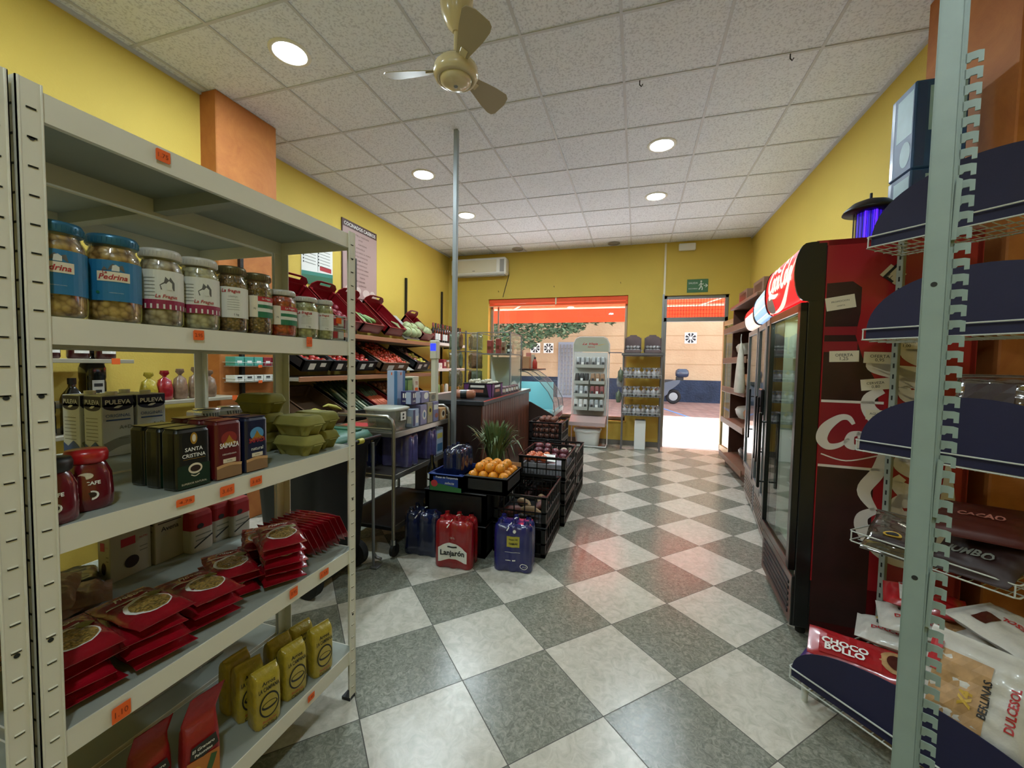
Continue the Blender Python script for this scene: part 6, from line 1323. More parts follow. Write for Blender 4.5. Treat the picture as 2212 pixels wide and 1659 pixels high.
b.add([(x, .03, z) for x, z in prof]+[(-.78, .03, 1.235), (-.78, .03, .54), (.03, .03, .54)], [tuple(range(len(prof)+3))], 'deli_glass'); part('curved_glass', b, dc)
b = MB()
for y in (.03, .55, 1.07): b.tube([(x, y, z) for x, z in prof], .006, 'gray_metal', 6)
b.tube([(-.8, .03, 1.24), (-.40, .03, 1.24)], .008, 'chrome'); part('glass_ribs', b, dc)
b = MB(); b.box(-.82, .0, 1.25, -.26, 1.1, 1.275, 'counter_side', .004); part('top_shelf', b, dc)
li = bpy.data.lights.new('case_light', 'AREA'); li.shape = 'RECTANGLE'; li.size = .04; li.size_y = .9; li.energy = 2.5; li.color = (.85, 1, 1); lo = bpy.data.objects.new('case_light', li); COL.objects.link(lo); lo.parent = dc; lo.location = (-.5, .55, 1.21)
DM = Matrix.Translation((-1.15, 5.72, 1.276)) @ Matrix.Rotation(CR, 4, 'Z')
for k, (x, y, w_, h_, m_, nm, lb) in enumerate([(-.50, .15, .10, .18, 'cardboard', 'gift_box', 'brown gift box on top of the deli case'), (-.62, .22, .09, .26, 'pink_bag', 'food_packet', 'pinkish tall packet on top of the deli case, rearmost'), (-.50, .30, .07, .24, 'onion_pink', 'food_packet', 'rose coloured tall packet on top of the deli case'), (-.48, .75, .05, .10, 'tin_mix', 'tin_can', 'grey tin at the right end of the deli case top'), (-.50, .62, .07, .22, 'box_cream', 'food_packet', 'tall cream box behind the red bottle on the deli case')]):
    b = MB(); b.box(-w_/2, -w_/2, 0, w_/2, w_/2, h_, m_, .006); p = DM @ V((x+.10, y, 0)); solo(nm, b, lb, 'packet', p, (0, 0, CR))
p = DM @ V((-.34, .50, 0)); t = thing('sauce_bottle', 'red sauce bottle with a black cap on top of the deli case', 'bottle', p); b = MB(); b.lathe([(.035, 0), (.038, .01), (.038, .10), (.018, .14), (.016, .15)], (0, 0, 0), M('sauce_red', '#a83228', .3, coat=.5), 16); part('bottle', b, t); b = MB(); b.lathe([(.018, .15), (.018, .18), (.0001, .181)], (0, 0, 0), 'black_plastic', 12); part('cap', b, t)

# ---------------------------------------------------------------- crates and produce in the aisle
def aisle_crate(x, y, z, w, d, h, label, rz=0, m='black_plastic', wall='lattice'):
    t = thing('plastic_crate', label, 'crate', (x, y, z), (0, 0, rz)); b = MB(); crate_mesh(w, d, h, m, b=b, wall=wall); part('crate_body', b, t)
    b = MB(); 
    for sy in (-1, 1): b.box(-.06, sy*d/2-.004, h*.70, .06, sy*d/2+.004, h*.74, m)
    part('grip_bar', b, t); return t
hA = .215
aisle_crate(-.755, 2.99, 0, .38, .56, hA, 'black crate on the floor under the front open crate'); aisle_crate(-.755, 2.99, hA+.001, .38, .56, hA, 'open black lattice crate at the front right, nearly empty', 0)
b = MB(); b.sphere((0, 0, 0), .06, 'potato', (1.5, 1, .7), 12, 8); sp = b.mesh('sweet')
M('sweet_potato', '#6e4038', .6, noise=.15, nscale=25)
for k, (x, y) in enumerate([(-.72, 2.86), (-.66, 3.02), (-.80, 3.02), (-.84, 2.84), (-.70, 3.14)]):
    b = MB(); b.tube([(-.08, 0, 0), (-.04, 0, .008), (.03, .01, .008), (.09, 0, 0)], [.012, .03, .034, .010], 'sweet_potato' if k % 2 else 'potato', 10); solo('sweet_potato', b, 'sweet potato lying in the front open black crate', 'sweet potato', (x, y, hA+.045), (0, 0, k*1.2), group='sweet potatoes in the front crate')
hB = .19
for k in range(3): aisle_crate(-.735, 3.60, (hB+.001)*k, .40, .58, hB, ['black crate at the bottom of the second stack', 'black crate in the middle of the second stack', 'open black crate with fruit on top of the second stack'][k])
zB = (hB+.001)*2+.010
M('tomato_orange', '#b8562a', .35, coat=.4); tb = blob(.036, 'tomato_orange', (1, 1, .88)); M('radish_red', '#5e2630', .4, coat=.3)
b = MB(); b.box(-.19, -.16, 0, .19, .16, .10, M('liner_paper', '#8b8c93', .7, noise=.15, nscale=40), .005); solo('fruit_liner', b, 'grey paper-lined inner tray in the top crate of the second stack', 'tray', (-.735, 3.56, zB-.002+.0))
for k in range(9): solo('orange_tomato', tb, 'orange tomato at the left of the top crate in the second stack', 'tomato', (-.88+.066*(k % 3), 3.44+.068*(k//3), zB+.10+.033), (0, 0, k), group='orange tomatoes in the second stack')
b = MB(); b.sphere((0, 0, 0), .034, 'radish_red', (1.4, 1, .9), 10, 8); rr_ = b.mesh('r')
for k in range(10): solo('red_potato', rr_, 'purplish red potato at the back of the top crate in the second stack', 'potato', (-.86+.08*(k % 4), 3.69+.045*(k//4), zB+.075+.035*(k//4)+.03), (0, 0, k*.9), group='purplish red potatoes in the second stack')
b = MB(); pillow(b, .10, .09, .004, 'paper', 3, .003); solo('paper_bag', b, 'folded white paper bag lying on the orange tomatoes', 'paper bag', (-.70, 3.47, zB+.135), (.5, .1, .3))
for k in range(2): aisle_crate(-.745, 4.24, (.245+.001)*k, .42, .58, .245, ['black crate at the bottom of the third stack', 'open black crate on top of the third stack'][k])
b = MB(); b.box(-.195, -.26, 0, .195, .26, .12, 'card_black', .004); solo('inner_tray', b, 'black inner tray inside the top crate of the third stack', 'tray', (-.745, 4.24, .246+.009))
for k, (x, y, m_, lb) in enumerate([(-.66, 4.14, 'potato', 'pale potato near the front of the third stack'), (-.62, 4.30, 'garlic', 'white onion near the right rim of the third stack'), (-.80, 4.2, 'onion', 'brown onion at the left in the third stack'), (-.72, 4.35, 'garlic', 'white onion at the back in the third stack')]):
    b = MB(); b.sphere((0, 0, 0), .04, m_, (1.1, 1, .9), 12, 8); solo('onion', b, lb, 'onion', (x, y, .246+.129+.036))
# onion crates beyond
for k in range(3): aisle_crate(-.99, 4.86, (.225+.001)*k, .38, .50, .225, ['black crate at the bottom under the onions', 'black crate in the middle under the onions', 'black lattice crate heaped with brown onions'][k])
b = MB(); b.sphere((0, 0, 0), .036, 'onion_dark' if 'onion_dark' in MATS else M('onion_dark', '#6e4436', .4, coat=.2, noise=.2, nscale=30), (1, 1, .9), 10, 8); om2 = b.mesh('onion')
zc = .452
for k in range(60):
    l = k//20; i_ = k % 20; solo('onion', om2, 'brown onion in the heap on the tall black crates', 'onion', (-.99-.135+.068*(i_ % 5)+random.uniform(-.006, .006)+.01*(l % 2), 4.86-.15+.085*(i_//5), zc+.05+.064*l), (0, 0, k), group='brown onions in the tall crate')
for k in range(9): solo('onion', om2, 'brown onion on top of the heap above the rim', 'onion', (-.99-.08+.07*(k % 3), 4.78+.07*(k//3), zc+.05+.064*3-.01+.01*(k == 4)), (0, 0, k), group='brown onions on top of the heap')
# black storage crates with the orange box
for k in range(2): aisle_crate(-1.185, 2.855, (.222+.001)*k, .46, .56, .222, ['closed black crate on the floor behind the red water pack', 'closed black crate under the orange box and water pack'][k], wall='solid')
ob = thing('orange_box', 'open black-fronted cardboard box of oranges', 'box', (-.965, 2.76, .447)); b = MB(); crate_mesh(.31, .36, .12, 'card_black', b=b, wall='solid'); b.box(-.155, .172, 0, .155, .18, .15, 'cardboard'); part('box', b, ob)
M('orange_fruit', '#d98a1c', .4, bump=.15, bscale=300); M('green_stub', '#5a6a2c', .6)
b = MB(); b.sphere((0, 0, 0), .036, 'orange_fruit', (1, 1, .96), 16, 12); b.cyl((0, 0, .033), (0, 0, .036), .004, 'green_stub', n=6); orm = b.mesh('orange')
for l, (nx, ny, z) in enumerate([(4, 4, .447+.05), (4, 4, .447+.108), (3, 3, .447+.158)]):
    for i_ in range(nx):
        for j_ in range(ny):
            solo('orange', orm, ['orange in the bottom layer of the open box', 'orange in the upper layer of the open box', 'orange on top of the heap in the open box'][l], 'orange', (-.965+(i_-(nx-1)/2)*.073+random.uniform(-.003, .003), 2.76+(j_-(ny-1)/2)*.079+random.uniform(-.004, .004), z), (random.uniform(-1, 1), random.uniform(-1, 1), 0), group=['oranges in the bottom layer', 'oranges in the upper layer', 'oranges on top of the heap'][l])
for k, (x, y, z) in enumerate([(-.865, 2.565, .58)]): pass
M('carton_blue', '#1a3a86', .5); M('carton_green', '#2f6a3a', .5); M('melon_red', '#b3363a', .5)
t = thing('fruit_carton', 'blue and green printed fruit carton with a red fruit picture, tilted beside the oranges', 'carton', (-1.245, 2.73, .447)); b = MB(); crate_mesh(.25, .36, .12, 'carton_blue', b=b, wall='solid'); part('carton', b, t)
b = MB(); A = frame((0, -.1822, 0), (1, 0, 0), (0, 0, 1)); B = frame((0, -.183, 0), (1, 0, 0), (0, 0, 1)); b.flat([(-.12, 0), (.12, 0), (.12, .03), (0, .045), (-.12, .06)], A, 'carton_green'); b.disc(-.085, .05, .026, .024, B, 'melon_red', 16); b.text('Frutas de Temporada', .01, .095, B, 'paper', w=.17, shear=.2, bold=.01); b.text('selecta', .03, .06, B, 'paper', w=.07, shear=.3); part('print', b, t)
pack('water_pack', 'dark blue water pack standing in the printed fruit carton', -1.235, 2.74, .456, 2, 3, .040, .29, 'film_navy', .0)
# leeks standing behind oranges
t = thing('leek_bunch', 'tall bunch of dark green leeks standing behind the oranges', 'leeks', (-1.07, 3.08, .447)); rn = random.Random(9)
b = MB()
for k in range(16): a = 2*PI*k/16; b.tube([(.035*math.cos(a), .025*math.sin(a), .0), (.045*math.cos(a), .035*math.sin(a), .10)], .010, 'leek_white', 7)
part('stalks', b, t)
b = MB()
for k in range(190):
    a = rn.uniform(0, 2*PI); s_ = rn.uniform(.3, 1); L = rn.uniform(.24, .38); ex = rn.uniform(.05, .18)*s_; dr = rn.uniform(-.10, .0) if rn.random() < .25 else 0
    p0 = V((.04*math.cos(a), .03*math.sin(a), .08)); p1 = p0+V((math.cos(a)*ex*.4, math.sin(a)*ex*.3, L*.5)); p2 = p0+V((math.cos(a)*ex, math.sin(a)*ex*.7, L*.85+dr)); p3 = p0+V((math.cos(a)*ex*1.4, math.sin(a)*ex, L*(.95)+dr*2.4))
    sd = V((-math.sin(a), math.cos(a), 0)); vs = []
    for p, w_ in ((p0, .007), (p1, .011), (p2, .008), (p3, .001)): vs += [p-sd*w_, p+V((0, 0, -.002)), p+sd*w_]
    b.add(vs, [(i*3+j, i*3+j+1, i*3+j+4, i*3+j+3) for i in range(3) for j in range(2)], 'leek_green2' if 'leek_green2' in MATS else M('leek_green2', '#5b6e42', .45), True)
part('leaves', b, t)
# ---------------------------------------------------------------- slotted gondola post, right foreground
M('post_green', '#84958f', .4, noise=.05, nscale=20)
pt = thing('slotted_post', 'pale grey-green slotted steel post standing in the right foreground', 'post', (.4715, .86, 0), (0, 0, -.50))
b = MB(); b.box(-.0175, 0, 0, .0125, .0025, 2.25, 'post_green', .001); b.box(-.0175, 0, 0, -.015, .03, 2.25, 'post_green'); b.box(.0100, 0, 0, .0125, .012, 2.25, 'post_green')
b.box(-.0165, .0275, 0, -.005, .03, 2.25, 'post_green')
for z in (.35, .98, 1.48): b.cyl((-.003, -.0004, z), (-.003, .001, z), .0042, 'slot_dark', n=12)
part('channel', b, pt)
b = MB(); b.box(.0125, .010, 0, .0175, .0125, 2.25, 'post_green')
z = .03; 
while z < 1.84:
    A = frame((.0170, .0125, z), (1, 0, 0), (0, 0, 1))
    b.prism([(-.001, 0), (.004, 0), (.006, .003), (.013, .003), (.013, -.004), (.019, -.004), (.019, .013), (.013, .015), (-.001, .015)], A, .0025, 'post_green'); z += .025
part('toothed_strip', b, pt)
for z in (.42, .95, 1.14, 1.60): 
    b = MB(); b.prism([(-.003, -.05), (.003, -.05), (.006, .045), (-.001, .05)], frame((.0160, .006, z), (1, 0, 0), (0, 0, 1)), .003, 'post_green'); part('hook_plate', b, pt)
b = MB(); b.box(-.02, -.02, 0, .02, .40, .03, 'post_green', .004); part('foot', b, pt)

# ---------------------------------------------------------------- pastry rack (turned towards the aisle)
RA = math.atan2(-.77, .638)
RM = Matrix.Translation((.623, 1.857, 0)) @ Matrix.Rotation(RA, 4, 'Z')
pk = thing('pastry_rack', 'white wire pastry rack with dark navy rounded panels on the right', 'rack', (.623, 1.857, 0), (0, 0, RA))
M('rack_post', '#8f968f', .45)
def wire_shelf(x0, x1, y0, y1, z, depthwires=True):
    b = MB(); lo = z-.043
    for zz in (z, lo): b.tube([(x0+.01, y0, zz), (x1-.01, y0, zz), (x1, y0+.01, zz), (x1, y1, zz)], .0032, 'wire_white', 6); b.tube([(x0+.01, y0, zz), (x0, y0+.01, zz), (x0, y1, zz)], .0032, 'wire_white', 6)
    for (x, y) in ((x0+.008, y0), (x1-.008, y0), (x0, y1), (x1, y1)): b.tube([(x, y, z), (x, y, lo)], .0028, 'wire_white', 6)
    b.tube([(x0, y1, lo), (x1, y1, lo)], .003, 'wire_white', 6)
    n = int((x1-x0)/.030)
    for i in range(1, n): x = x0+(x1-x0)*i/n; b.tube([(x, y0, lo), (x, y0+.006, lo-.004), (x, y1, lo-.004)], .0018, 'wire_white', 5)
    for i in range(1, 4): y = y0+(y1-y0)*i/4; b.tube([(x0, y, lo-.006), (x1, y, lo-.006)], .0022, 'wire_white', 5)
    return b
def dome(xc, hw, h, y, z, lean=.0):
    b = MB(); pts = [(-hw, 0)]+[(-hw*math.cos(PI*i/32)*(1), .02+(h-.02)*math.sin(PI*i/32)**.85) for i in range(33)]+[(hw, 0)]
    A = Matrix.Translation((xc, y, z)) @ Matrix.Rotation(lean, 4, 'X') @ Matrix.Rotation(PI/2, 4, 'X')
    b.prism(pts, A, -.004, 'navy_card'); return b
for k, (z, w_) in enumerate(((1.888, .66), (1.507, .66), (1.04, .66), (.645, .48))):
    part('wire_shelf', wire_shelf(0, w_, .36, .62, z), pk)
    if k < 3: part('navy_panel', dome(.33, .318, .245, .372, z-.040), pk, 'dark navy rounded panel')
b = wire_shelf(0, .80, 0, .60, .138); part('wire_shelf', b, pk)
part('navy_panel', dome(.40, .395, .205, .012, .100), pk, 'dark navy rounded panel')
b = MB()
for x in (.0, .66):
    b.box(x-.012, .622, 0, x+.012, .645, 2.05, 'rack_post', .002)
    for k in range(40): b.box(x-.003, .6212, .1+k*.048, x+.003, .622, .12+k*.048, 'slot_dark')
part('back_post', b, pk)
b = MB(); M('rack_base', '#3a3c40', .5)
for x in (.03, .77):
    for y in (.06, .56): b.cyl((x, y, 0), (x, y, .105), .012, 'wire_white', n=10)
b.tube([(.03, .06, .03), (.03, .56, .03)], .006, 'wire_white', 6); b.tube([(.77, .06, .03), (.77, .56, .03)], .006, 'wire_white', 6); part('base', b, pk)
def rp(x, y, z): p = RM @ V((x, y, z)); return (p.x, p.y, p.z)
# goods on the base deck
M('choc_red', '#a3161c', .3, coat=.5); M('choc_brown', '#4a1c14', .4); M('bread_tan', '#b08a5c', .5, noise=.2, nscale=30); M('pack_white', '#c4c0b8', .35, coat=.4, noise=.06, nscale=30, bump=.4, bscale=20); M('logo_red', '#b01f26', .45); M('logo_yellow', '#c8a23a', .5); M('choc_dark', '#2a1410', .5); M('purple_film', '#43306e', .3, coat=.5)
def pastry(label, x, y, z, w, l, th, m, rot, deco, seed, name='pastry_bag'):
    t = thing(name, label, 'pastry bag'); b = MB(); H = pillow(b, w, l, th, m, seed, .015); part('bag', b, t)
    F = lambda e: (lambda u, v: V((u, v, th/2+H(u, v)+.0026+e*3.0))); b = MB(); deco(b, F, w, l); part('print', b, t)
    t.matrix_world = RM @ Matrix.Translation((x, y, z)) @ Matrix.Rotation(math.radians(rot[2]), 4, 'Z') @ Matrix.Rotation(math.radians(rot[0]), 4, 'X') @ Matrix.Rotation(math.radians(rot[1]), 4, 'Y'); return t
def d_choc(b, F, w, l):
    b.rect(-w*.36, -l*.40, w*.40, l*.12, F(0), 'choc_red', 6, 8); b.text('CHOCO', 0, -l*.18, F(.0015), 'paper', w=l*.40, bold=.04, rot=PI/2); b.text('BOLLO', w*.2, -l*.18, F(.0015), 'paper', w=l*.34, bold=.04, rot=PI/2)
    b.disc(0, l*.24, w*.34, l*.14, F(0), 'bread_tan', 18, 3); b.disc(0, l*.24, w*.22, l*.08, F(.001), 'choc_brown', 18, 2)
def d_dulce(b, F, w, l):
    b.rect(-w*.46, l*.34, w*.46, l*.48, F(0), 'logo_red', 6, 2); b.text('DULCESOL', w*.15, -l*.12, F(.0005), 'logo_red', w=l*.44, bold=.03, rot=PI/2); b.text('BERLINAS', -w*.12, -l*.1, F(.0005), 'ink', w=l*.38, bold=.02, rot=PI/2); b.text('x4', -w*.3, -l*.25, F(.0005), 'logo_yellow', w=w*.22, bold=.06, rot=PI/2)
    b.disc(-w*.02, l*.22, w*.30, l*.10, F(0), 'bread_tan', 18, 2)
def d_dulce2(b, F, w, l):
    b.text('DULCESOL', 0, l*.02, F(.0005), 'logo_red', w=l*.40, bold=.03, rot=PI/2); b.rect(-w*.36, l*.2, -w*.05, l*.32, F(0), 'choc_brown', 3, 3); b.disc(w*.1, -l*.3, w*.3, l*.12, F(0), 'choc_dark', 16, 2)
pastry('long red and brown bun packet lying tilted at the left of the rack base', .16, .20, .215, .15, .36, .035, 'choc_red', (0, 16, -62), d_choc, 3)
pastry('red chocolate bun packet under the tilted one at the left end of the rack base', .17, .22, .165, .15, .34, .035, 'choc_red', (0, 4, -70), d_choc, 4)
pastry('purple-ended packet at the far left bottom of the rack base', .12, .12, .145, .12, .26, .03, 'purple_film', (0, 0, -74), lambda b, F, w, l: b.text('CHOCO', 0, 0, F(0), 'logo_yellow', w=l*.4, bold=.03, rot=PI/2), 5)
pastry('white pastry bag with a red sealed end, lower one behind the chocolate packets', .20, .38, .25, .17, .30, .06, 'pack_white', (0, 6, -66), d_dulce, 6)
pastry('white pastry bag with a red sealed end lying higher, half behind the grey-green post', .25, .42, .325, .17, .30, .06, 'pack_white', (0, 8, -60), d_dulce, 7)
pastry('red topped pastry bag highest at the left of the rack base', .21, .47, .40, .15, .24, .05, 'choc_red', (0, 10, -64), lambda b, F, w, l: b.rect(-w*.4, -l*.3, w*.4, l*.1, F(0), 'pack_white', 5, 5), 8)
pastry('large tan bun bag with red and black lettering at the right of the base', .47, .17, .33, .24, .30, .07, 'pack_white', (62, 0, 6), lambda b, F, w, l: (b.rect(-w*.40, -l*.35, w*.12, l*.30, F(0), 'bread_tan', 6, 6), b.text('DULCESOL', w*.32, 0, F(.001), 'logo_red', w=l*.42, bold=.03, rot=PI/2), b.text('BERLINAS', w*.10, -l*.02, F(.0014), 'ink', w=l*.36, bold=.02, rot=PI/2), b.text('X4', -w*.06, -l*.1, F(.0014), 'logo_yellow', w=l*.16, bold=.06, rot=PI/2), b.rect(-w*.47, l*.05, -w*.34, l*.36, F(.0012), 'logo_red', 3, 4)), 9)
pastry('white pastry bag with red lettering lying flat above the tan bun bag', .50, .37, .44, .24, .32, .06, 'pack_white', (10, 0, 80), d_dulce2, 10)
pastry('white pastry bag under the topmost one at the right of the base', .52, .40, .37, .24, .32, .06, 'pack_white', (10, 0, 84), d_dulce2, 11)
pastry('dark chocolate bun bag at the right end of the base', .70, .30, .28, .2, .28, .08, 'choc_dark', (40, 0, -10), lambda b, F, w, l: b.disc(0, 0, w*.3, l*.2, F(0), 'bread_tan', 16, 2), 12)
# goods on the fourth wire shelf
clear_mat('bag_clear', '#cfc8bc', .12, .35, veil=.30, veilcol='#59544c')
pastry('clear bag with a yellow oval sticker at the left of the low wire shelf', .13, .47, .63, .20, .22, .07, 'bag_clear', (38, 0, 8), lambda b, F, w, l: (b.disc(-.01, -.03, .030, .013, F(.002), 'logo_yellow', 18, 2), b.disc(-.01, -.03, .022, .008, F(.003), 'ink', 16, 2), b.rect(-.07, -.08, .05, -.05, F(.002), 'choc_dark', 4, 3)), 13, 'clear_bag')
pastry('dark pastry bag leaning at the right of the low wire shelf', .37, .50, .655, .26, .26, .07, 'choc_dark', (35, -10, -12), lambda b, F, w, l: (b.text('JUMBO', 0, -.05, F(.001), 'gray_print', w=.14, bold=.03), b.stroke([(-.1, .06), (0, .09), (.1, .12)], .004, F(.001), 'logo_yellow')), 14)
pastry('dark red pastry bag on top of the dark one on the low wire shelf', .34, .52, .76, .24, .24, .05, 'choc_brown', (20, -5, 10), lambda b, F, w, l: (b.text('CACAO', 0, 0, F(.001), 'onion_pink', w=.12, bold=.03)), 15)
pastry('clear bag of biscuits on the third shelf behind the navy panel', .36, .50, 1.22, .2, .2, .08, 'bag_clear', (70, 0, 8), lambda b, F, w, l: (b.rect(-.07, -.05, .05, .05, F(.002), 'choc_dark', 4, 3), b.rect(-.08, -.09, .03, -.06, F(.002), 'onion_pink', 4, 2)), 16, 'clear_bag')
pastry('clear bag of rolls on the third shelf at its right end', .53, .50, 1.20, .2, .2, .08, 'bag_clear', (70, 0, -8), lambda b, F, w, l: (b.rect(-.06, -.05, .06, .05, F(.002), 'bread_tan', 4, 3)), 17, 'clear_bag')
# ---------------------------------------------------------------- fridges
M('fridge_black', '#0b0c0f', .3, coat=.2); M('fridge_red', '#9c1420', .35, coat=.2); M('bottle_brown', '#2b0d10', .4, noise=.4, nscale=9); M('label_coke', '#861222', .4); M('swoosh_white', '#d8cfc8', .45); M('fridge_inner', '#b9c0ae', .4); M('header_lit', '#ff1c22', .4, emit=.85); M('header_white', '#ffd9c8', .4, emit=1.1); M('header_blue', '#9cc4ef', .4, emit=.9); M('silver', '#a7abae', .3, metal=.6)
def coca(b, F, m, w, x0=0, y0=0, sw=.10, upto=9):
    """flowing script lettering, strokes in a 4.2 x 1 box scaled to width w"""
    k = w/4.2; S_ = lambda pts: [(x0+(p[0]-2.1)*k, y0+(p[1]-.4)*k, p[2] if len(p) > 2 else 1) for p in pts]
    L = [[(.95, .78, .5), (.80, .98, .8), (.55, .95, 1), (.22, .62, 1.5), (.12, .25, 1.5), (.30, .02, 1.1), (.60, .08, .7), (.85, .30, .4)],
         [(1.08, .50, .7), (.90, .42, 1), (.86, .15, 1.3), (1.02, .04, .8), (1.18, .20, 1), (1.16, .44, 1), (1.05, .50, .6), (1.30, .42, .4)],
         [(1.62, .42, .6), (1.50, .50, .8), (1.36, .34, 1.2), (1.38, .10, 1.1), (1.52, .05, .7), (1.68, .18, .4)],
         [(2.0, .46, .6), (1.84, .46, .9), (1.74, .22, 1.2), (1.82, .05, .8), (1.96, .16, .8), (2.02, .48, .9), (2.0, .14, 1.1), (2.12, .06, .6), (2.22, .16, .3)],
         [(2.22, .34, .8), (2.42, .36, .8)],
         [(3.20, .78, .5), (3.05, .98, .8), (2.80, .95, 1), (2.52, .62, 1.5), (2.44, .25, 1.5), (2.60, .02, 1.1), (2.88, .08, .7), (3.05, .30, .4)],
         [(3.28, .50, .7), (3.12, .42, 1), (3.08, .15, 1.3), (3.22, .04, .8), (3.38, .20, 1), (3.36, .44, 1), (3.25, .50, .6)],
         [(3.46, .30, .5), (3.66, .82, .6), (3.70, .98, .5), (3.60, .90, .8), (3.50, .30, 1.2), (3.56, .06, .9), (3.70, .14, .4)],
         [(4.02, .46, .6), (3.88, .46, .9), (3.78, .22, 1.2), (3.86, .05, .8), (3.98, .16, .8), (4.04, .48, .9), (4.02, .14, 1.1), (4.14, .06, .6)],
         [(.30, -.02, .4), (.10, -.16, .9), (.50, -.12, 1.1), (1.2, -.22, .9), (1.9, -.20, .3)], [(.95, .80, .4), (1.3, .98, .9), (1.7, .78, .9), (2.2, .70, .4)]]
    for s_ in L[:upto] + (L[9:] if upto >= 9 else []): b.stroke(S_(s_), sw*k*1.6, F, m)
FR = -math.atan2(.045, .66)
f1 = thing('drinks_fridge', 'tall black and red drinks fridge with a lit red rounded header, nearest the viewer', 'fridge', (.785, 2.32, 0), (0, 0, FR)); D1, W1, H1 = .62, .66, 1.95
def fridge_body(t, D, W, H, side, front_band=.065, door_n=1, frame_m='fridge_black', hz0=1.66, handles=True, base_m='fridge_black'):
    b = MB(); tk = .03
    b.box(.065, 0, .05, D, .02, H, side, .003); b.box(.065, W-.02, .05, D, W, H, side, .003); b.box(D-.02, 0, .05, D, W, H, side); b.box(.02, 0, H-.03, D, W, H, side, .003); b.box(.02, 0, .05, D, W, .30, frame_m, .003)
    b.box(.0, -.002, .05, .065, .02, H-.01, frame_m, .004); b.box(0, W-.02, .05, .065, W+.002, H-.01, frame_m, .004); b.box(.0, 0, hz0, .065, W, H-.02, frame_m, .003)
    part('cabinet', b, t)
    b = MB(); b.box(.07, .021, .31, D-.022, W-.021, .33, 'fridge_inner'); b.box(D-.04, .021, .31, D-.021, W-.021, hz0, 'fridge_inner'); b.box(.05, .021, .3, D-.03, .026, hz0, 'fridge_inner'); b.box(.05, W-.026, .3, D-.03, W-.021, hz0, 'fridge_inner')
    part('liner', b, t)
    for z in (.62, .90, 1.15, 1.40):
        b = MB(); b.box(.10, .03, z, D-.05, W-.03, z+.008, 'wire_white'); part('inner_shelf', b, t)
    dw = W/door_n
    for k in range(door_n):
        y0 = dw*k+.004; y1 = dw*(k+1)-.004; fr = .045
        b = MB(); b.box(-.03, y0, .33, .0, y0+fr, hz0, frame_m, .003); b.box(-.03, y1-fr, .33, .0, y1, hz0, frame_m, .003); b.box(-.03, y0, .33, 0, y1, .33+fr, frame_m, .003); b.box(-.03, y0, hz0-fr, 0, y1, hz0, frame_m, .003)
        d = part('door', b, t)
        b = MB(); b.box(-.018, y0+fr, .33+fr, -.012, y1-fr, hz0-fr, 'glass'); part('door_glass', b, d)
    b = MB(); b.box(-.012, .0, .05, .02, W, .30, base_m, .003)
    for k in range(6): b.box(-.016, .05, .09+.03*k, -.011, W-.05, .105+.03*k, 'dark_plastic' if base_m == 'fridge_black' else 'fridge_black')
    part('base_grille', b, t)
    for y in (.06, W-.06):
        for x in (.05, D-.05): b = MB(); b.cyl((x, y, 0), (x, y, .055), .022, 'rubber', n=12); part('foot', b, t)
fridge_body(f1, D1, W1, H1, 'fridge_red')
def header(t, W, z0, z1, bulge, m, x0=.0, side='fridge_black', deco=None, front='fridge_black'):
    zc, hh = (z0+z1)/2, (z1-z0)/2; n = 14
    prof = [(x0-bulge*math.cos(-PI/2+PI*i/n)**.8, zc+hh*math.sin(-PI/2+PI*i/n)) for i in range(1, n)]; prof = [(x0, z0)]+prof+[(x0, z1)]
    for y0, y1 in ((-.004, .012), (W-.012, W+.004)):
        b = MB(); pp_ = [(x0+.03, z0)]+[(x-.006*(1 if 0 < i < n else 0), z) for i, (x, z) in enumerate(prof)]+[(x0+.03, z1)]
        b.prism(pp_, frame((0, y1, 0), (1, 0, 0), (0, 0, 1)), y1-y0, side); part('header_end', b, t)
    b = MB(); vs = [(x, y, z) for x, z in prof for y in (.012, W-.012)]; b.add(vs, [(2*i, 2*i+2, 2*i+3, 2*i+1) for i in range(len(prof)-1)], m, True); hp = part('header_panel', b, t)
    # surface function over the panel: u along the width seen from the aisle (left = far), v along the arc
    def F(e):
        def f(u, v):
            i = max(0, min(len(prof)-1.001, (v)*(len(prof)-1))); k = int(i); fr = i-k; x = prof[k][0]*(1-fr)+prof[k+1][0]*fr; z = prof[k][1]*(1-fr)+prof[k+1][1]*fr
            nx = (x-x0)/max(bulge, .01); nz = (z-zc)/hh; L = math.hypot(nx, nz) or 1
            return V((x+e*nx/L, W/2-u, z+e*nz/L))
        return f
    if deco: b = MB(); deco(b, F); part('header_print', b, t)
def hd_coke(b, F):
    G = lambda e: (lambda u, v: F(e)(u, .5+v))
    b.add([G(.002)(x, y) for x, y in [(-.32, -.34), (-.20, -.40), (-.06, -.28), (.05, -.10), (.16, .05), (.30, .30), (.20, .34), (.06, .22), (-.08, .05), (-.2, -.15), (-.32, -.22)]], [tuple(range(11))], 'header_white') if False else None
    b.stroke([(-.31, -.34, .6), (-.16, -.38, 1.2), (.02, -.30, 1.4), (.16, -.12, 1.2), (.31, .20, .5)], .050, G(.002), 'header_white', 8)
    b.stroke([(-.10, -.30, .4), (.05, -.22, 1), (.2, -.02, 1), (.29, .16, .4)], .014, G(.003), 'header_lit', 8)
    b.disc(-.22, -.22, .085, .16, G(.003), M('bottle_gray', '#8c7a70', .4, emit=.25), 20, 3)
    coca(b, lambda u, v: G(.005)(u, v*2.6), 'header_white', .50, .02, .03, sw=.13)
header(f1, W1, 1.665, H1-.005, .058, 'header_lit', deco=hd_coke)
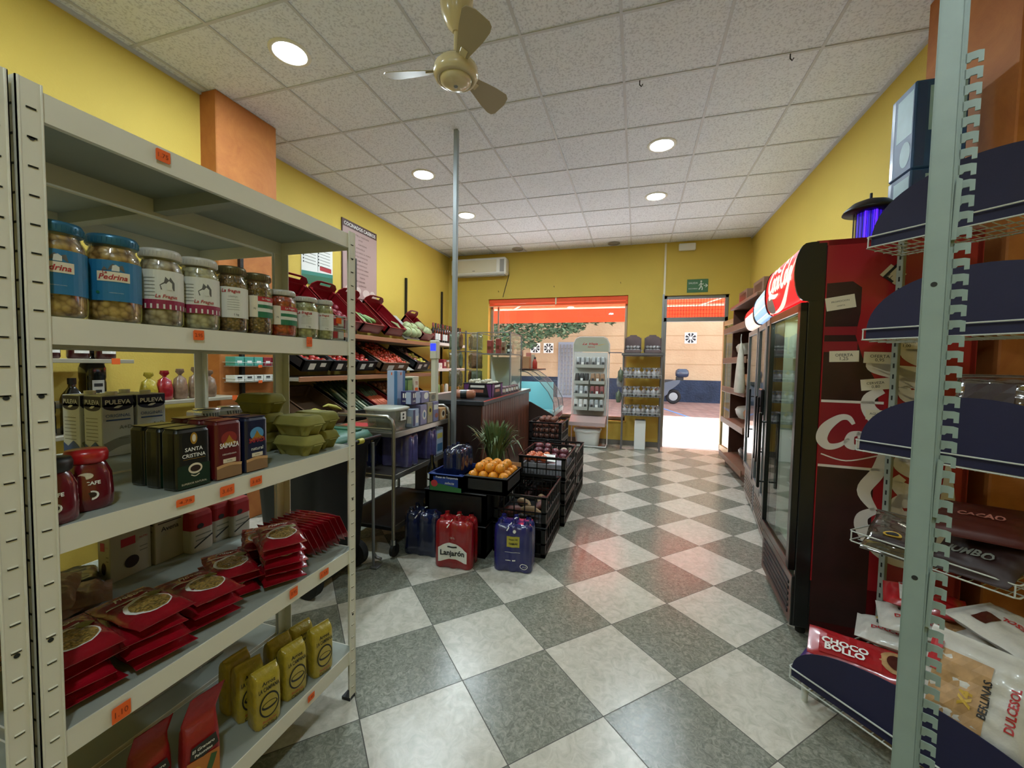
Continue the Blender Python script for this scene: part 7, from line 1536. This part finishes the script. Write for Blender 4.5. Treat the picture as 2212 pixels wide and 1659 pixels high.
b = MB(); b.tube([(-.03, .60, 1.00), (-.065, .60, 1.00)], .006, 'fridge_black', 6); b.tube([(-.03, .60, .62), (-.065, .60, .62)], .006, 'fridge_black', 6); b.box(-.075, .585, .58, -.058, .615, 1.06, 'fridge_black', .005); part('handle', b, f1)
# side graphic of the first fridge
A = frame((0, -.0008, 0), (1, 0, 0), (0, 0, 1)); B = frame((0, -.0016, 0), (1, 0, 0), (0, 0, 1)); C_ = frame((0, -.0024, 0), (1, 0, 0), (0, 0, 1))
b = MB()
b.flat([(.07, 1.745), (.17, 1.75), (.205, 1.72), (.205, 1.60), (.19, 1.50), (.22, 1.40), (.27, 1.30), (.29, 1.20), (.29, .10), (.07, .10)], A, 'bottle_brown')
b.rect(.07, 1.50, .195, 1.54, B, 'label_coke'); b.rect(.07, 1.42, .20, 1.47, B, 'label_coke')
b.rect(.07, .875, .31, 1.185, B, 'label_coke'); b.rect(.07, 1.180, .31, 1.192, C_, 'swoosh_white'); b.rect(.07, .868, .31, .88, C_, 'swoosh_white')
W_ = lambda u, v: C_ @ V((u, v, .0004)); coca(b, W_, 'swoosh_white', .62, .372, 1.025, sw=.13, upto=2)
b.stroke([(.08, .93), (.18, .905), (.30, .94)], .006, C_, 'swoosh_white')
R90 = lambda u, v: C_ @ V((.40-v, .62+u, 0)); coca(b, R90, 'swoosh_white', 1.05, .35, 0, sw=.15)
R91 = lambda u, v: C_ @ V((.38+v*.3+u*.6, 1.25-u*.5, 0)); b.stroke([(-.2, 0, .4), (-.05, .15), (.1, .1), (.05, -.1), (-.1, .0)], .03, R91, 'swoosh_white')
part('side_graphic', b, f1)
for (x, z, w_, h_, r, s1, s2) in ((.125, 1.652, .115, .062, .16, 'PROMOCION', 'OFERTA'), (.150, 1.400, .115, .052, .03, 'OFERTA', '1,25'), (.285, 1.395, .12, .052, -.02, 'OFERTA', '0,95'), (.275, 1.272, .11, .052, .12, 'CERVEZA', '0,80'), (.315, 1.772, .075, .06, -.7, 'L', 'LL'), (.38, 1.46, .10, .05, 0, 'OFERTA', '1,00'), (.28, 1.13, .07, .045, 0, 'AGUA', '0,50')):
    b = MB(); A2 = frame((x, -.0032, z), (math.cos(r), 0, math.sin(r)), (-math.sin(r), 0, math.cos(r))); b.prism([(-w_/2, -h_/2), (w_/2, -h_/2), (w_/2, h_/2), (-w_/2, h_/2)], A2, .0006, 'label_cream'); A3 = frame((x, -.0044, z), (math.cos(r), 0, math.sin(r)), (-math.sin(r), 0, math.cos(r)))
    b.text(s1, 0, h_*.12, A3, 'ink', w=w_*.6); b.text(s2, 0, -h_*.22, A3, 'ink', w=w_*.28); part('price_card', b, f1, 'white price card taped to the fridge side')
li = bpy.data.lights.new('fridge_light', 'AREA'); li.shape = 'RECTANGLE'; li.size = .03; li.size_y = .5; li.energy = 1.6; li.color = (.9, 1, .92); lo = bpy.data.objects.new('fridge_light', li); COL.objects.link(lo); lo.parent = f1; lo.location = (.09, .33, 1.63)
# drinks and food inside the fridge: separate things
F1M = Matrix.Translation((.785, 2.32, 0)) @ Matrix.Rotation(FR, 4, 'Z')
M('can_dark', '#30343a', .3, metal=.4); M('pet_green', '#6e8248', .2, coat=.5)
def bottle_small(m, r=.030, h=.20):
    b = MB(); b.lathe([(r*.9, 0), (r, .01), (r, h*.6), (r*.9, h*.7), (r*.4, h*.88), (r*.4, h)], (0, 0, 0), m, 14); b.lathe([(r*.44, h*.9), (r*.44, h*1.01), (.0001, h*1.01)], (0, 0, 0), 'white_plastic', 10); return b.mesh('bottle')
bs = [bottle_small('pet_green'), bottle_small('can_dark', .033, .15), bottle_small('film_dark', .03, .21), bottle_small('milk_white', .03, .19)]
for si, z in enumerate((.331, .629, .909, 1.159, 1.409)):
    for k in range(7):
        p = F1M @ V((.13, .075+.083*k, z)); solo('drink_bottle', bs[(si) % 4], ['green', 'dark grey', 'near-black', 'white'][si % 4]+' bottle behind the door of the nearest fridge, '+['bottom', 'second', 'third', 'fourth', 'top'][si]+' shelf', 'bottle', p, group='bottles on the %s shelf of the nearest fridge' % ['bottom', 'second', 'third', 'fourth', 'top'][si])
# second and third fridge
F2R = -math.atan2(.14, .98)
f2 = thing('drinks_fridge', 'two-door drinks fridge with a pale blue lit header, behind the red one', 'fridge', (.905, 3.10, 0), (0, 0, F2R)); M('door_silver', '#7b7f84', .3, metal=.4)
fridge_body(f2, .56, .98, 1.97, 'white_plastic', door_n=2, frame_m='door_silver', hz0=1.70, base_m='door_silver')
def hd_blue(b, F):
    for k in range(4): b.rect(-.47, .18+.18*k, .47, .20+.18*k, lambda u, v: F(.002)(u, v), 'header_white', 2, 1)
header(f2, .98, 1.72, 1.965, .075, 'header_blue', deco=hd_blue)
for y in (.42, .56):
    b = MB(); b.box(-.075, y-.015, .62, -.060, y+.015, 1.12, 'fridge_black', .005); b.tube([(-.03, y, .70), (-.066, y, .70)], .006, 'fridge_black', 6); b.tube([(-.03, y, 1.05), (-.066, y, 1.05)], .006, 'fridge_black', 6); part('handle', b, f2)
b = MB(); b.box(-.055, .40, .98, -.032, .58, 1.18, 'fridge_black', .008); part('lock_box', b, f2)
f3 = thing('drinks_fridge', 'third fridge with a red and white header, farthest along the right wall', 'fridge', (1.055, 4.14, 0), (0, 0, -math.atan2(.07, .62)))
fridge_body(f3, .50, .62, 1.94, 'white_plastic', door_n=1, frame_m='door_silver', hz0=1.70, base_m='door_silver')
header(f3, .62, 1.72, 1.935, .07, 'header_white', deco=lambda b, F: (b.rect(-.30, .55, .30, .85, lambda u, v: F(.002)(u, v), 'header_lit', 2, 4)))
b = MB(); b.box(-.07, .05, .7, -.055, .08, 1.15, 'fridge_black', .005); b.tube([(-.03, .065, .78), (-.06, .065, .78)], .006, 'fridge_black', 6); b.tube([(-.03, .065, 1.08), (-.06, .065, 1.08)], .006, 'fridge_black', 6); part('handle', b, f3)
for (t_, R_, o_, n_, nm) in ((f2, F2R, (.905, 3.10), 11, 'second'), (f3, -math.atan2(.07, .62), (1.055, 4.14), 7, 'third')):
    Mx = Matrix.Translation((o_[0], o_[1], 0)) @ Matrix.Rotation(R_, 4, 'Z')
    for si, z in enumerate((.331, .629, .909, 1.159, 1.409)):
        for k in range(n_): p = Mx @ V((.13, .07+.083*k, z)); solo('drink_bottle', bs[(si+1) % 4], 'bottle behind the glass door of the %s fridge' % nm, 'bottle', p, group='bottles in the %s fridge' % nm)
# on top of the first fridge: lantern and two blue packs
ln = thing('insect_lamp', 'black round-roofed insect lamp glowing violet on top of the nearest fridge', 'lamp', (1.115, 2.56, 1.951)); M('violet_glow', '#4a1cff', .4, emit=2.2); M('violet_lit', '#2a10a8', .4, emit=.9)
b = MB(); b.lathe([(.075, .0), (.078, .015), (.06, .02)], (0, 0, 0), 'black_plastic', 24); part('lamp_base', b, ln); b = MB(); b.lathe([(.06, .185), (.115, .190), (.108, .205), (.075, .235), (.03, .252), (.0001, .255)], (0, 0, 0), 'black_plastic', 28); b.tube([(0, 0, .25), (0, 0, .285)], .006, 'black_plastic', 6); part('lamp_roof', b, ln)
b = MB(); b.lathe([(.052, .018), (.052, .188)], (0, 0, 0), 'violet_lit', 24); b.cyl((0, -.054, .02), (0, -.054, .185), .008, 'violet_glow', n=8); b.cyl((-.035, -.042, .02), (-.035, -.042, .185), .006, 'violet_glow', n=8); part('uv_tube', b, ln, 'glowing violet tube')
b = MB()
for k in range(26): a = 2*PI*k/26; b.tube([(.066*math.cos(a), .066*math.sin(a), .018), (.066*math.cos(a), .066*math.sin(a), .19)], .0015, 'black_metal', 4)
part('guard_grid', b, ln)
M('pack_blue', '#244a78', .5, coat=.0, noise=.25, nscale=5); M('pack_pale', '#8fb0b8', .5, coat=.0, noise=.1, nscale=10); M('pack_deep', '#1b3d72', .3, coat=.5)
for k, (z, s_) in enumerate([(1.951, 'lower of two blue and white wrapped packs on top of the nearest fridge'), (2.283, 'upper of two blue and white wrapped packs on top of the nearest fridge')]):
    t = thing('blue_pack', s_, 'pack', (1.20, 2.50, z), (0, 0, 0))
    h = .33 if k == 0 else .40
    b = MB(); b.box(-.0, -.085, 0, .20, .10, h, 'pack_blue', .006); part('wrap', b, t)
    b = MB(); A = frame((.0, -.0862, 0), (1, 0, 0), (0, 0, 1)); B = frame((.0, -.0868, 0), (1, 0, 0), (0, 0, 1)); b.rect(.055, h*.42, .19, h*.92, A, 'pack_pale'); b.disc(.13, h*.22, .05, h*.16, A, 'pack_pale', 18); b.rect(.01, .01, .045, h*.97, A, 'pack_deep'); b.disc(.10, h*.10, .02, .014, B, 'melon_red', 12); part('print', b, t)
    b = MB(); A = frame((-.0008, .0, 0), (0, -1, 0), (0, 0, 1)); b.rect(-.045, h*.42, .075, h*.92, A, 'pack_pale'); b.disc(.03, h*.22, .04, h*.15, A, 'pack_pale', 18); b.rect(-.09, .01, -.065, h*.97, A, 'pack_deep'); part('side_print', b, t)

# ---------------------------------------------------------------- hutch by the door with clothes and baskets
M('hutch_wood', '#4f3024', .45, noise=.15, nscale=6); M('hutch_light', '#7a5a48', .5, noise=.1, nscale=8)
hu = thing('wooden_hutch', 'brown wooden open hutch with slanted trays against the right wall near the door', 'hutch', (1.26, 5.05, 0))
hl = 1.30
b = MB(); b.box(0, 0, 0, .34, .03, 2.15, 'hutch_wood', .004); b.box(0, hl-.03, 0, .34, hl, 2.15, 'hutch_wood', .004); b.box(.32, 0, 0, .345, hl, 2.15, 'hutch_wood'); b.box(-.04, -.01, 2.13, .345, hl+.01, 2.17, 'hutch_light', .006); part('cabinet', b, hu)
for z in (.12, .60, 1.02, 1.40, 1.80):
    b = MB(); b.prism([(-.10, 0), (.32, .06), (.32, .085), (-.10, .025)], frame((0, hl-.03, z), (1, 0, 0), (0, 0, 1)), hl-.06, 'hutch_light'); b.box(-.115, .03, z-.005, -.10, hl-.03, z+.07, 'hutch_light', .003); part('slanted_tray', b, hu)
b = MB(); b.box(-.03, .0, 0, 0, hl, .10, 'hutch_wood', .003); part('plinth', b, hu)
M('cloth_beige', '#b9b4a4', .8, noise=.1, nscale=12); M('cloth_white', '#c9c8c0', .8)
t = thing('hanging_bag', 'pale cloth bag hanging on the front of the wooden hutch', 'bag', (1.125, 5.20, 1.62)); b = MB(); b.loft([superring(0, 0, w_, d_, z, 20, 3) for w_, d_, z in ((.02, .03, 0), (.05, .10, -.10), (.07, .20, -.30), (.09, .26, -.52), (.08, .24, -.56))], 'cloth_beige'); part('cloth', b, t); b = MB(); b.tube([(0, .0, .10), (0, .02, .05), (0, 0, 0)], .005, 'cloth_white', 6); part('loop', b, t)
for k, (y, z, m_, lb) in enumerate([(5.35, .72, 'cardboard', 'brown bread basket on the second tray of the hutch'), (5.75, .72, 'cloth_white', 'white basket on the second tray of the hutch'), (5.45, 1.14, 'bread_tan', 'tan loaf pile on the middle tray of the hutch'), (5.85, 1.52, 'cloth_beige', 'pale packet on the upper tray of the hutch'), (5.5, .24, 'dark_plastic', 'dark box on the bottom tray of the hutch')]):
    b = MB(); b.loft([superring(0, 0, w_, d_, z_, 20, 4) for w_, d_, z_ in ((.20, .26, 0), (.24, .30, .05), (.25, .31, .11), (.20, .24, .14))], m_); solo('bread_basket', b, lb, 'basket', (1.36, y, z), (0, -.14, 0))
for k, (y, lb) in enumerate([(5.25, 'low wooden box on top of the hutch, nearer the fridges'), (5.95, 'low wooden box on top of the hutch, nearer the door')]):
    b = MB(); b.box(-.0, -.2, 0, .28, .2, .16, 'hutch_light', .004); b.rect(-.15, .03, .15, .12, frame((-.001, 0, 0), (0, -1, 0), (0, 0, 1)), 'hutch_wood'); solo('wooden_box', b, lb, 'box', (1.28, y, 2.171))
# ---------------------------------------------------------------- far wall: snack stand, sweets rack, bucket, white box
M('stand_gray', '#a9a99f', .4); M('stand_white', '#cfcfc8', .4); M('stand_head', '#a6a894', .5); M('snack_silver', '#9da0a0', .35, metal=.3, noise=.25, nscale=30); M('snack_dark', '#35322f', .4, noise=.3, nscale=30); M('snack_red', '#8a4a48', .4, noise=.3, nscale=30); M('snack_tan', '#9c7a5c', .5, noise=.3, nscale=30)
ss = thing('snack_stand', 'tall rounded white snack stand with a logo header in front of the shop window', 'stand', (-.745, 6.93, 0)); w2 = .30
b = MB(); b.tube([(-w2, -.22, .02), (-w2, .10, .02), (-w2, .10, 1.70), (-w2+.04, .10, 1.79), (-w2+.10, .10, 1.82), (w2-.10, .10, 1.82), (w2-.04, .10, 1.79), (w2, .10, 1.70), (w2, .10, .02), (w2, -.22, .02)], .011, 'stand_white', 8); b.tube([(-w2, -.22, .02), (w2, -.22, .02)], .011, 'stand_white', 8); part('frame', b, ss)
b = MB(); pts = [(-w2+.012, 1.57), (w2-.012, 1.57), (w2-.012, 1.70), (w2-.05, 1.78), (w2-.11, 1.808), (-w2+.11, 1.808), (-w2+.05, 1.78), (-w2+.012, 1.70)]; b.prism(pts, frame((0, .105, 0), (1, 0, 0), (0, 0, 1)), .012, 'stand_head')
A = frame((0, .092, 0), (1, 0, 0), (0, 0, 1)); b.text('La Vieja', -.02, 1.70, A, 'logo_red', w=.26, h=.05, shear=.5, bold=.02); b.text('fabrica', .0, 1.655, A, 'logo_red', w=.12, shear=.5); b.stroke([(.09, 1.675, .3), (.16, 1.69, 1), (.24, 1.705, .3)], .008, A, 'logo_yellow'); part('header_sign', b, ss)
b = MB(); b.box(-w2+.02, .09, .45, w2-.02, .10, 1.56, 'stand_white'); part('back_panel', b, ss)
for (z, dd) in ((1.30, .10), (1.03, .16), (.82, .20), (.60, .24)):
    b = MB()
    for x0, x1 in (((-.24, .24),) if z > 1.2 else ((-.25, -.01), (.01, .25))):
        b.box(x0, .09-dd, z, x1, .09, z+.012, 'stand_gray', .002); b.box(x0, .09-dd-.004, z, x1, .09-dd+.004, z+.055, 'stand_gray', .002); b.box(x0, .09-dd, z, x0+.006, .09, z+.07, 'stand_gray'); b.box(x1-.006, .09-dd, z, x1, .09, z+.07, 'stand_gray')
    part('tray', b, ss)
b = MB(); b.prism([(-.30, .36), (-.30, .42), (-.1, .50), (.10, .50), (.10, .36)], frame((-w2+.01, 0, 0), (0, 1, 0), (0, 0, 1)), w2*2-.02, M('stand_lower', '#b59d97', .5)); part('lower_bin', b, ss)
i = 0
for (z, dd, cols) in ((1.312, .10, ('snack_silver', 'snack_silver')), (1.042, .16, ('snack_dark', 'snack_tan')), (.832, .20, ('snack_silver', 'snack_red')), (.612, .24, ('pack_white', 'snack_silver'))):
    for c in (0, 1):
        for k in range(3):
            b = MB(); b.loft([superring(0, 0, w_*.076, w_*.055, zz*.165, 14, 3) for w_, zz in ((.8, 0), (1, .15), (1, .7), (.9, .9), (.8, 1))], cols[c]); b.rect(-.02, .04, .02, .08, frame((0, -.0292, 0), (1, 0, 0), (0, 0, 1)), 'paper' if k % 2 else 'snack_dark')
            lv = {1.312: 'top', 1.042: 'second', .832: 'third', .612: 'lowest'}[z]
            solo('snack_packet', b, 'snack packet in the %s tray of the white stand, %s side' % (lv, 'left' if c == 0 else 'right'), 'snack packet', (-.745-.208+.26*c+.078*k, 6.93+.09-dd+.045, z+.001), (-.15, 0, 0), group='snack packets, %s tray, %s side' % (lv, 'left' if c == 0 else 'right'))
bk = thing('white_bucket', 'white plastic storage tub with a wavy rim under the snack stand', 'tub', (-.75, 6.86, .0)); b = MB(); b.loft([superring(0, 0, w_, d_, z, 28, 5) for w_, d_, z in ((.34, .24, .001), (.36, .26, .01), (.41, .30, .27))], 'white_plastic'); part('tub', b, bk)
b = MB(); b.loft([superring(0, 0, w_, d_, z, 48, 5, (lambda x, y: -.012*(1+math.cos(x*24)) if abs(y) > .1 else 0)) for w_, d_, z in ((.43, .32, .255), (.45, .34, .275), (.44, .33, .295), (.40, .29, .30))], 'white_plastic'); part('lid', b, bk)
# sweets rack
M('rack_steel', '#716d6c', .45, metal=.3); M('display_card', '#6f5c5c', .6, noise=.1); M('bag_silver', '#a9a6a6', .25, coat=.5, noise=.3, nscale=25); M('bag_tin', '#8f8a86', .25, coat=.5, noise=.3, nscale=25)
sr = thing('sweets_rack', 'tall narrow metal rack with baskets of wrapped sweets beside the door', 'rack', (.085, 6.93, 0)); hw = .29
b = MB()
for x in (-hw, hw):
    for y in (-.15, .12): b.box(x-.012, y-.012, 0, x+.012, y+.012, 1.53, 'rack_steel', .002)
part('frame', b, sr)
for z in (1.50, 1.15, .85, .55):
    b = MB(); b.box(-hw, -.17, z, hw, .14, z+.012, 'rack_steel', .002); 
    if z > 1.4: b.box(-hw-.03, -.19, z+.01, hw+.03, .15, z+.05, 'rack_steel', .004)
    else:
        b.tube([(-hw, -.17, z+.05), (hw, -.17, z+.05)], .004, 'wire_white', 6)
        for k in range(14): b.tube([(-hw+2*hw*k/13, -.17, z), (-hw+2*hw*k/13, -.17, z+.05)], .002, 'wire_white', 4)
    part('basket', b, sr)
for c, x in enumerate((-.15, .15)):
    t = thing('display_carton', 'brownish arched display carton of wrapped sweets on top of the rack, %s one' % ('left' if c == 0 else 'right'), 'display carton', (.085+x, 6.91, 1.551))
    b = MB(); b.box(-.125, -.12, 0, .125, .12, .006, 'display_card'); b.box(-.125, -.12, 0, -.119, .12, .24, 'display_card'); b.box(.119, -.12, 0, .125, .12, .24, 'display_card'); b.box(-.125, -.12, 0, .125, -.114, .05, 'display_card')
    b.prism([(-.125, 0), (.125, 0), (.125, .24), (.09, .27), (.06, .28), (.05, .30), (-.05, .30), (-.06, .28), (-.09, .27), (-.125, .24)], frame((0, .12, 0), (1, 0, 0), (0, 0, 1)), .006, 'display_card'); part('carton', b, t)
    for k in range(8):
        b = MB(); b.sphere((0, 0, 0), .038, 'bag_silver', (1.1, .8, .75), 9, 6); b.add([(0.03, 0, 0), (.06, .015, .02), (.06, -.015, -.02)], [(0, 1, 2)], 'bag_silver'); b.add([(-.03, 0, 0), (-.06, .015, -.02), (-.06, -.015, .02)], [(0, 1, 2)], 'bag_silver')
        solo('wrapped_sweet', b, 'silver wrapped sweet in the %s display carton on the rack' % ('left' if c == 0 else 'right'), 'sweet', (.085+x-.08+.053*(k % 4), 6.86+.03*(k//4), 1.551+.04+.055*(k//4)), (0, 0, k), group='sweets in the %s display carton' % ('left' if c == 0 else 'right'))
for z, nm in ((1.162, 'upper'), (.862, 'middle'), (.562, 'lower')):
    for k in range(16):
        b = MB(); r = .046; b.loft([superring(0, 0, w_*r*2, w_*r*1.5, zz*.14, 12, 2.5) for w_, zz in ((.6, 0), (1, .25), (.95, .6), (.3, .78), (.25, .82), (.9, 1.1))], 'bag_silver' if (k+int(z*10)) % 3 else 'bag_tin')
        if k % 2: b.sphere((0, 0, .05), .03, 'snack_tan' if z > 1 else 'snack_red', (1, .8, 1), 8, 6)
        solo('sweet_bag', b, 'tied clear bag of sweets in the %s basket of the rack' % nm, 'sweet bag', (.085-.25+.0715*(k % 8), 6.85+.09*(k//8), z+.001), (.1*(k % 3-1), .15*(k % 2), k), group='sweet bags in the %s basket' % nm)
for k, (x, z) in enumerate([(-.34, 1.20), (-.35, .95), (-.33, 1.30)]):
    b = MB(); b.loft([superring(0, 0, w_*.10, w_*.07, zz, 14, 3) for w_, zz in ((.7, -.20), (1, -.14), (1, -.05), (.2, -.01), (.15, .02))], 'snack_green' if k else 'bag_silver'); solo('hanging_sweet_bag', b, 'clear sweet bag hanging off the left side of the sweets rack, %s' % ['middle one', 'lowest one', 'highest one'][k], 'sweet bag', (.085+x+.0, 6.86-.04*k, z), (0, 0, k))
b = MB(); b.box(-.085, -.09, 0, .085, .09, .47, 'white_plastic', .008); b.box(-.075, -.08, .468, .075, .08, .474, 'vent_gray', .002); solo('white_box', b, 'tall white rectangular box standing on the floor under the sweets rack', 'box', (.08, 6.92, 0))
# rail joining stand and rack
b = MB(); b.tube([(-.46, 7.0, 1.56), (-.24, 7.0, 1.56)], .009, 'rack_steel', 8); solo('metal_rail', b, 'short horizontal metal rail between the snack stand and the sweets rack', 'rail')
# string tidy: fix normals
for o in list(bpy.data.meshes):
    fix_normals(o)
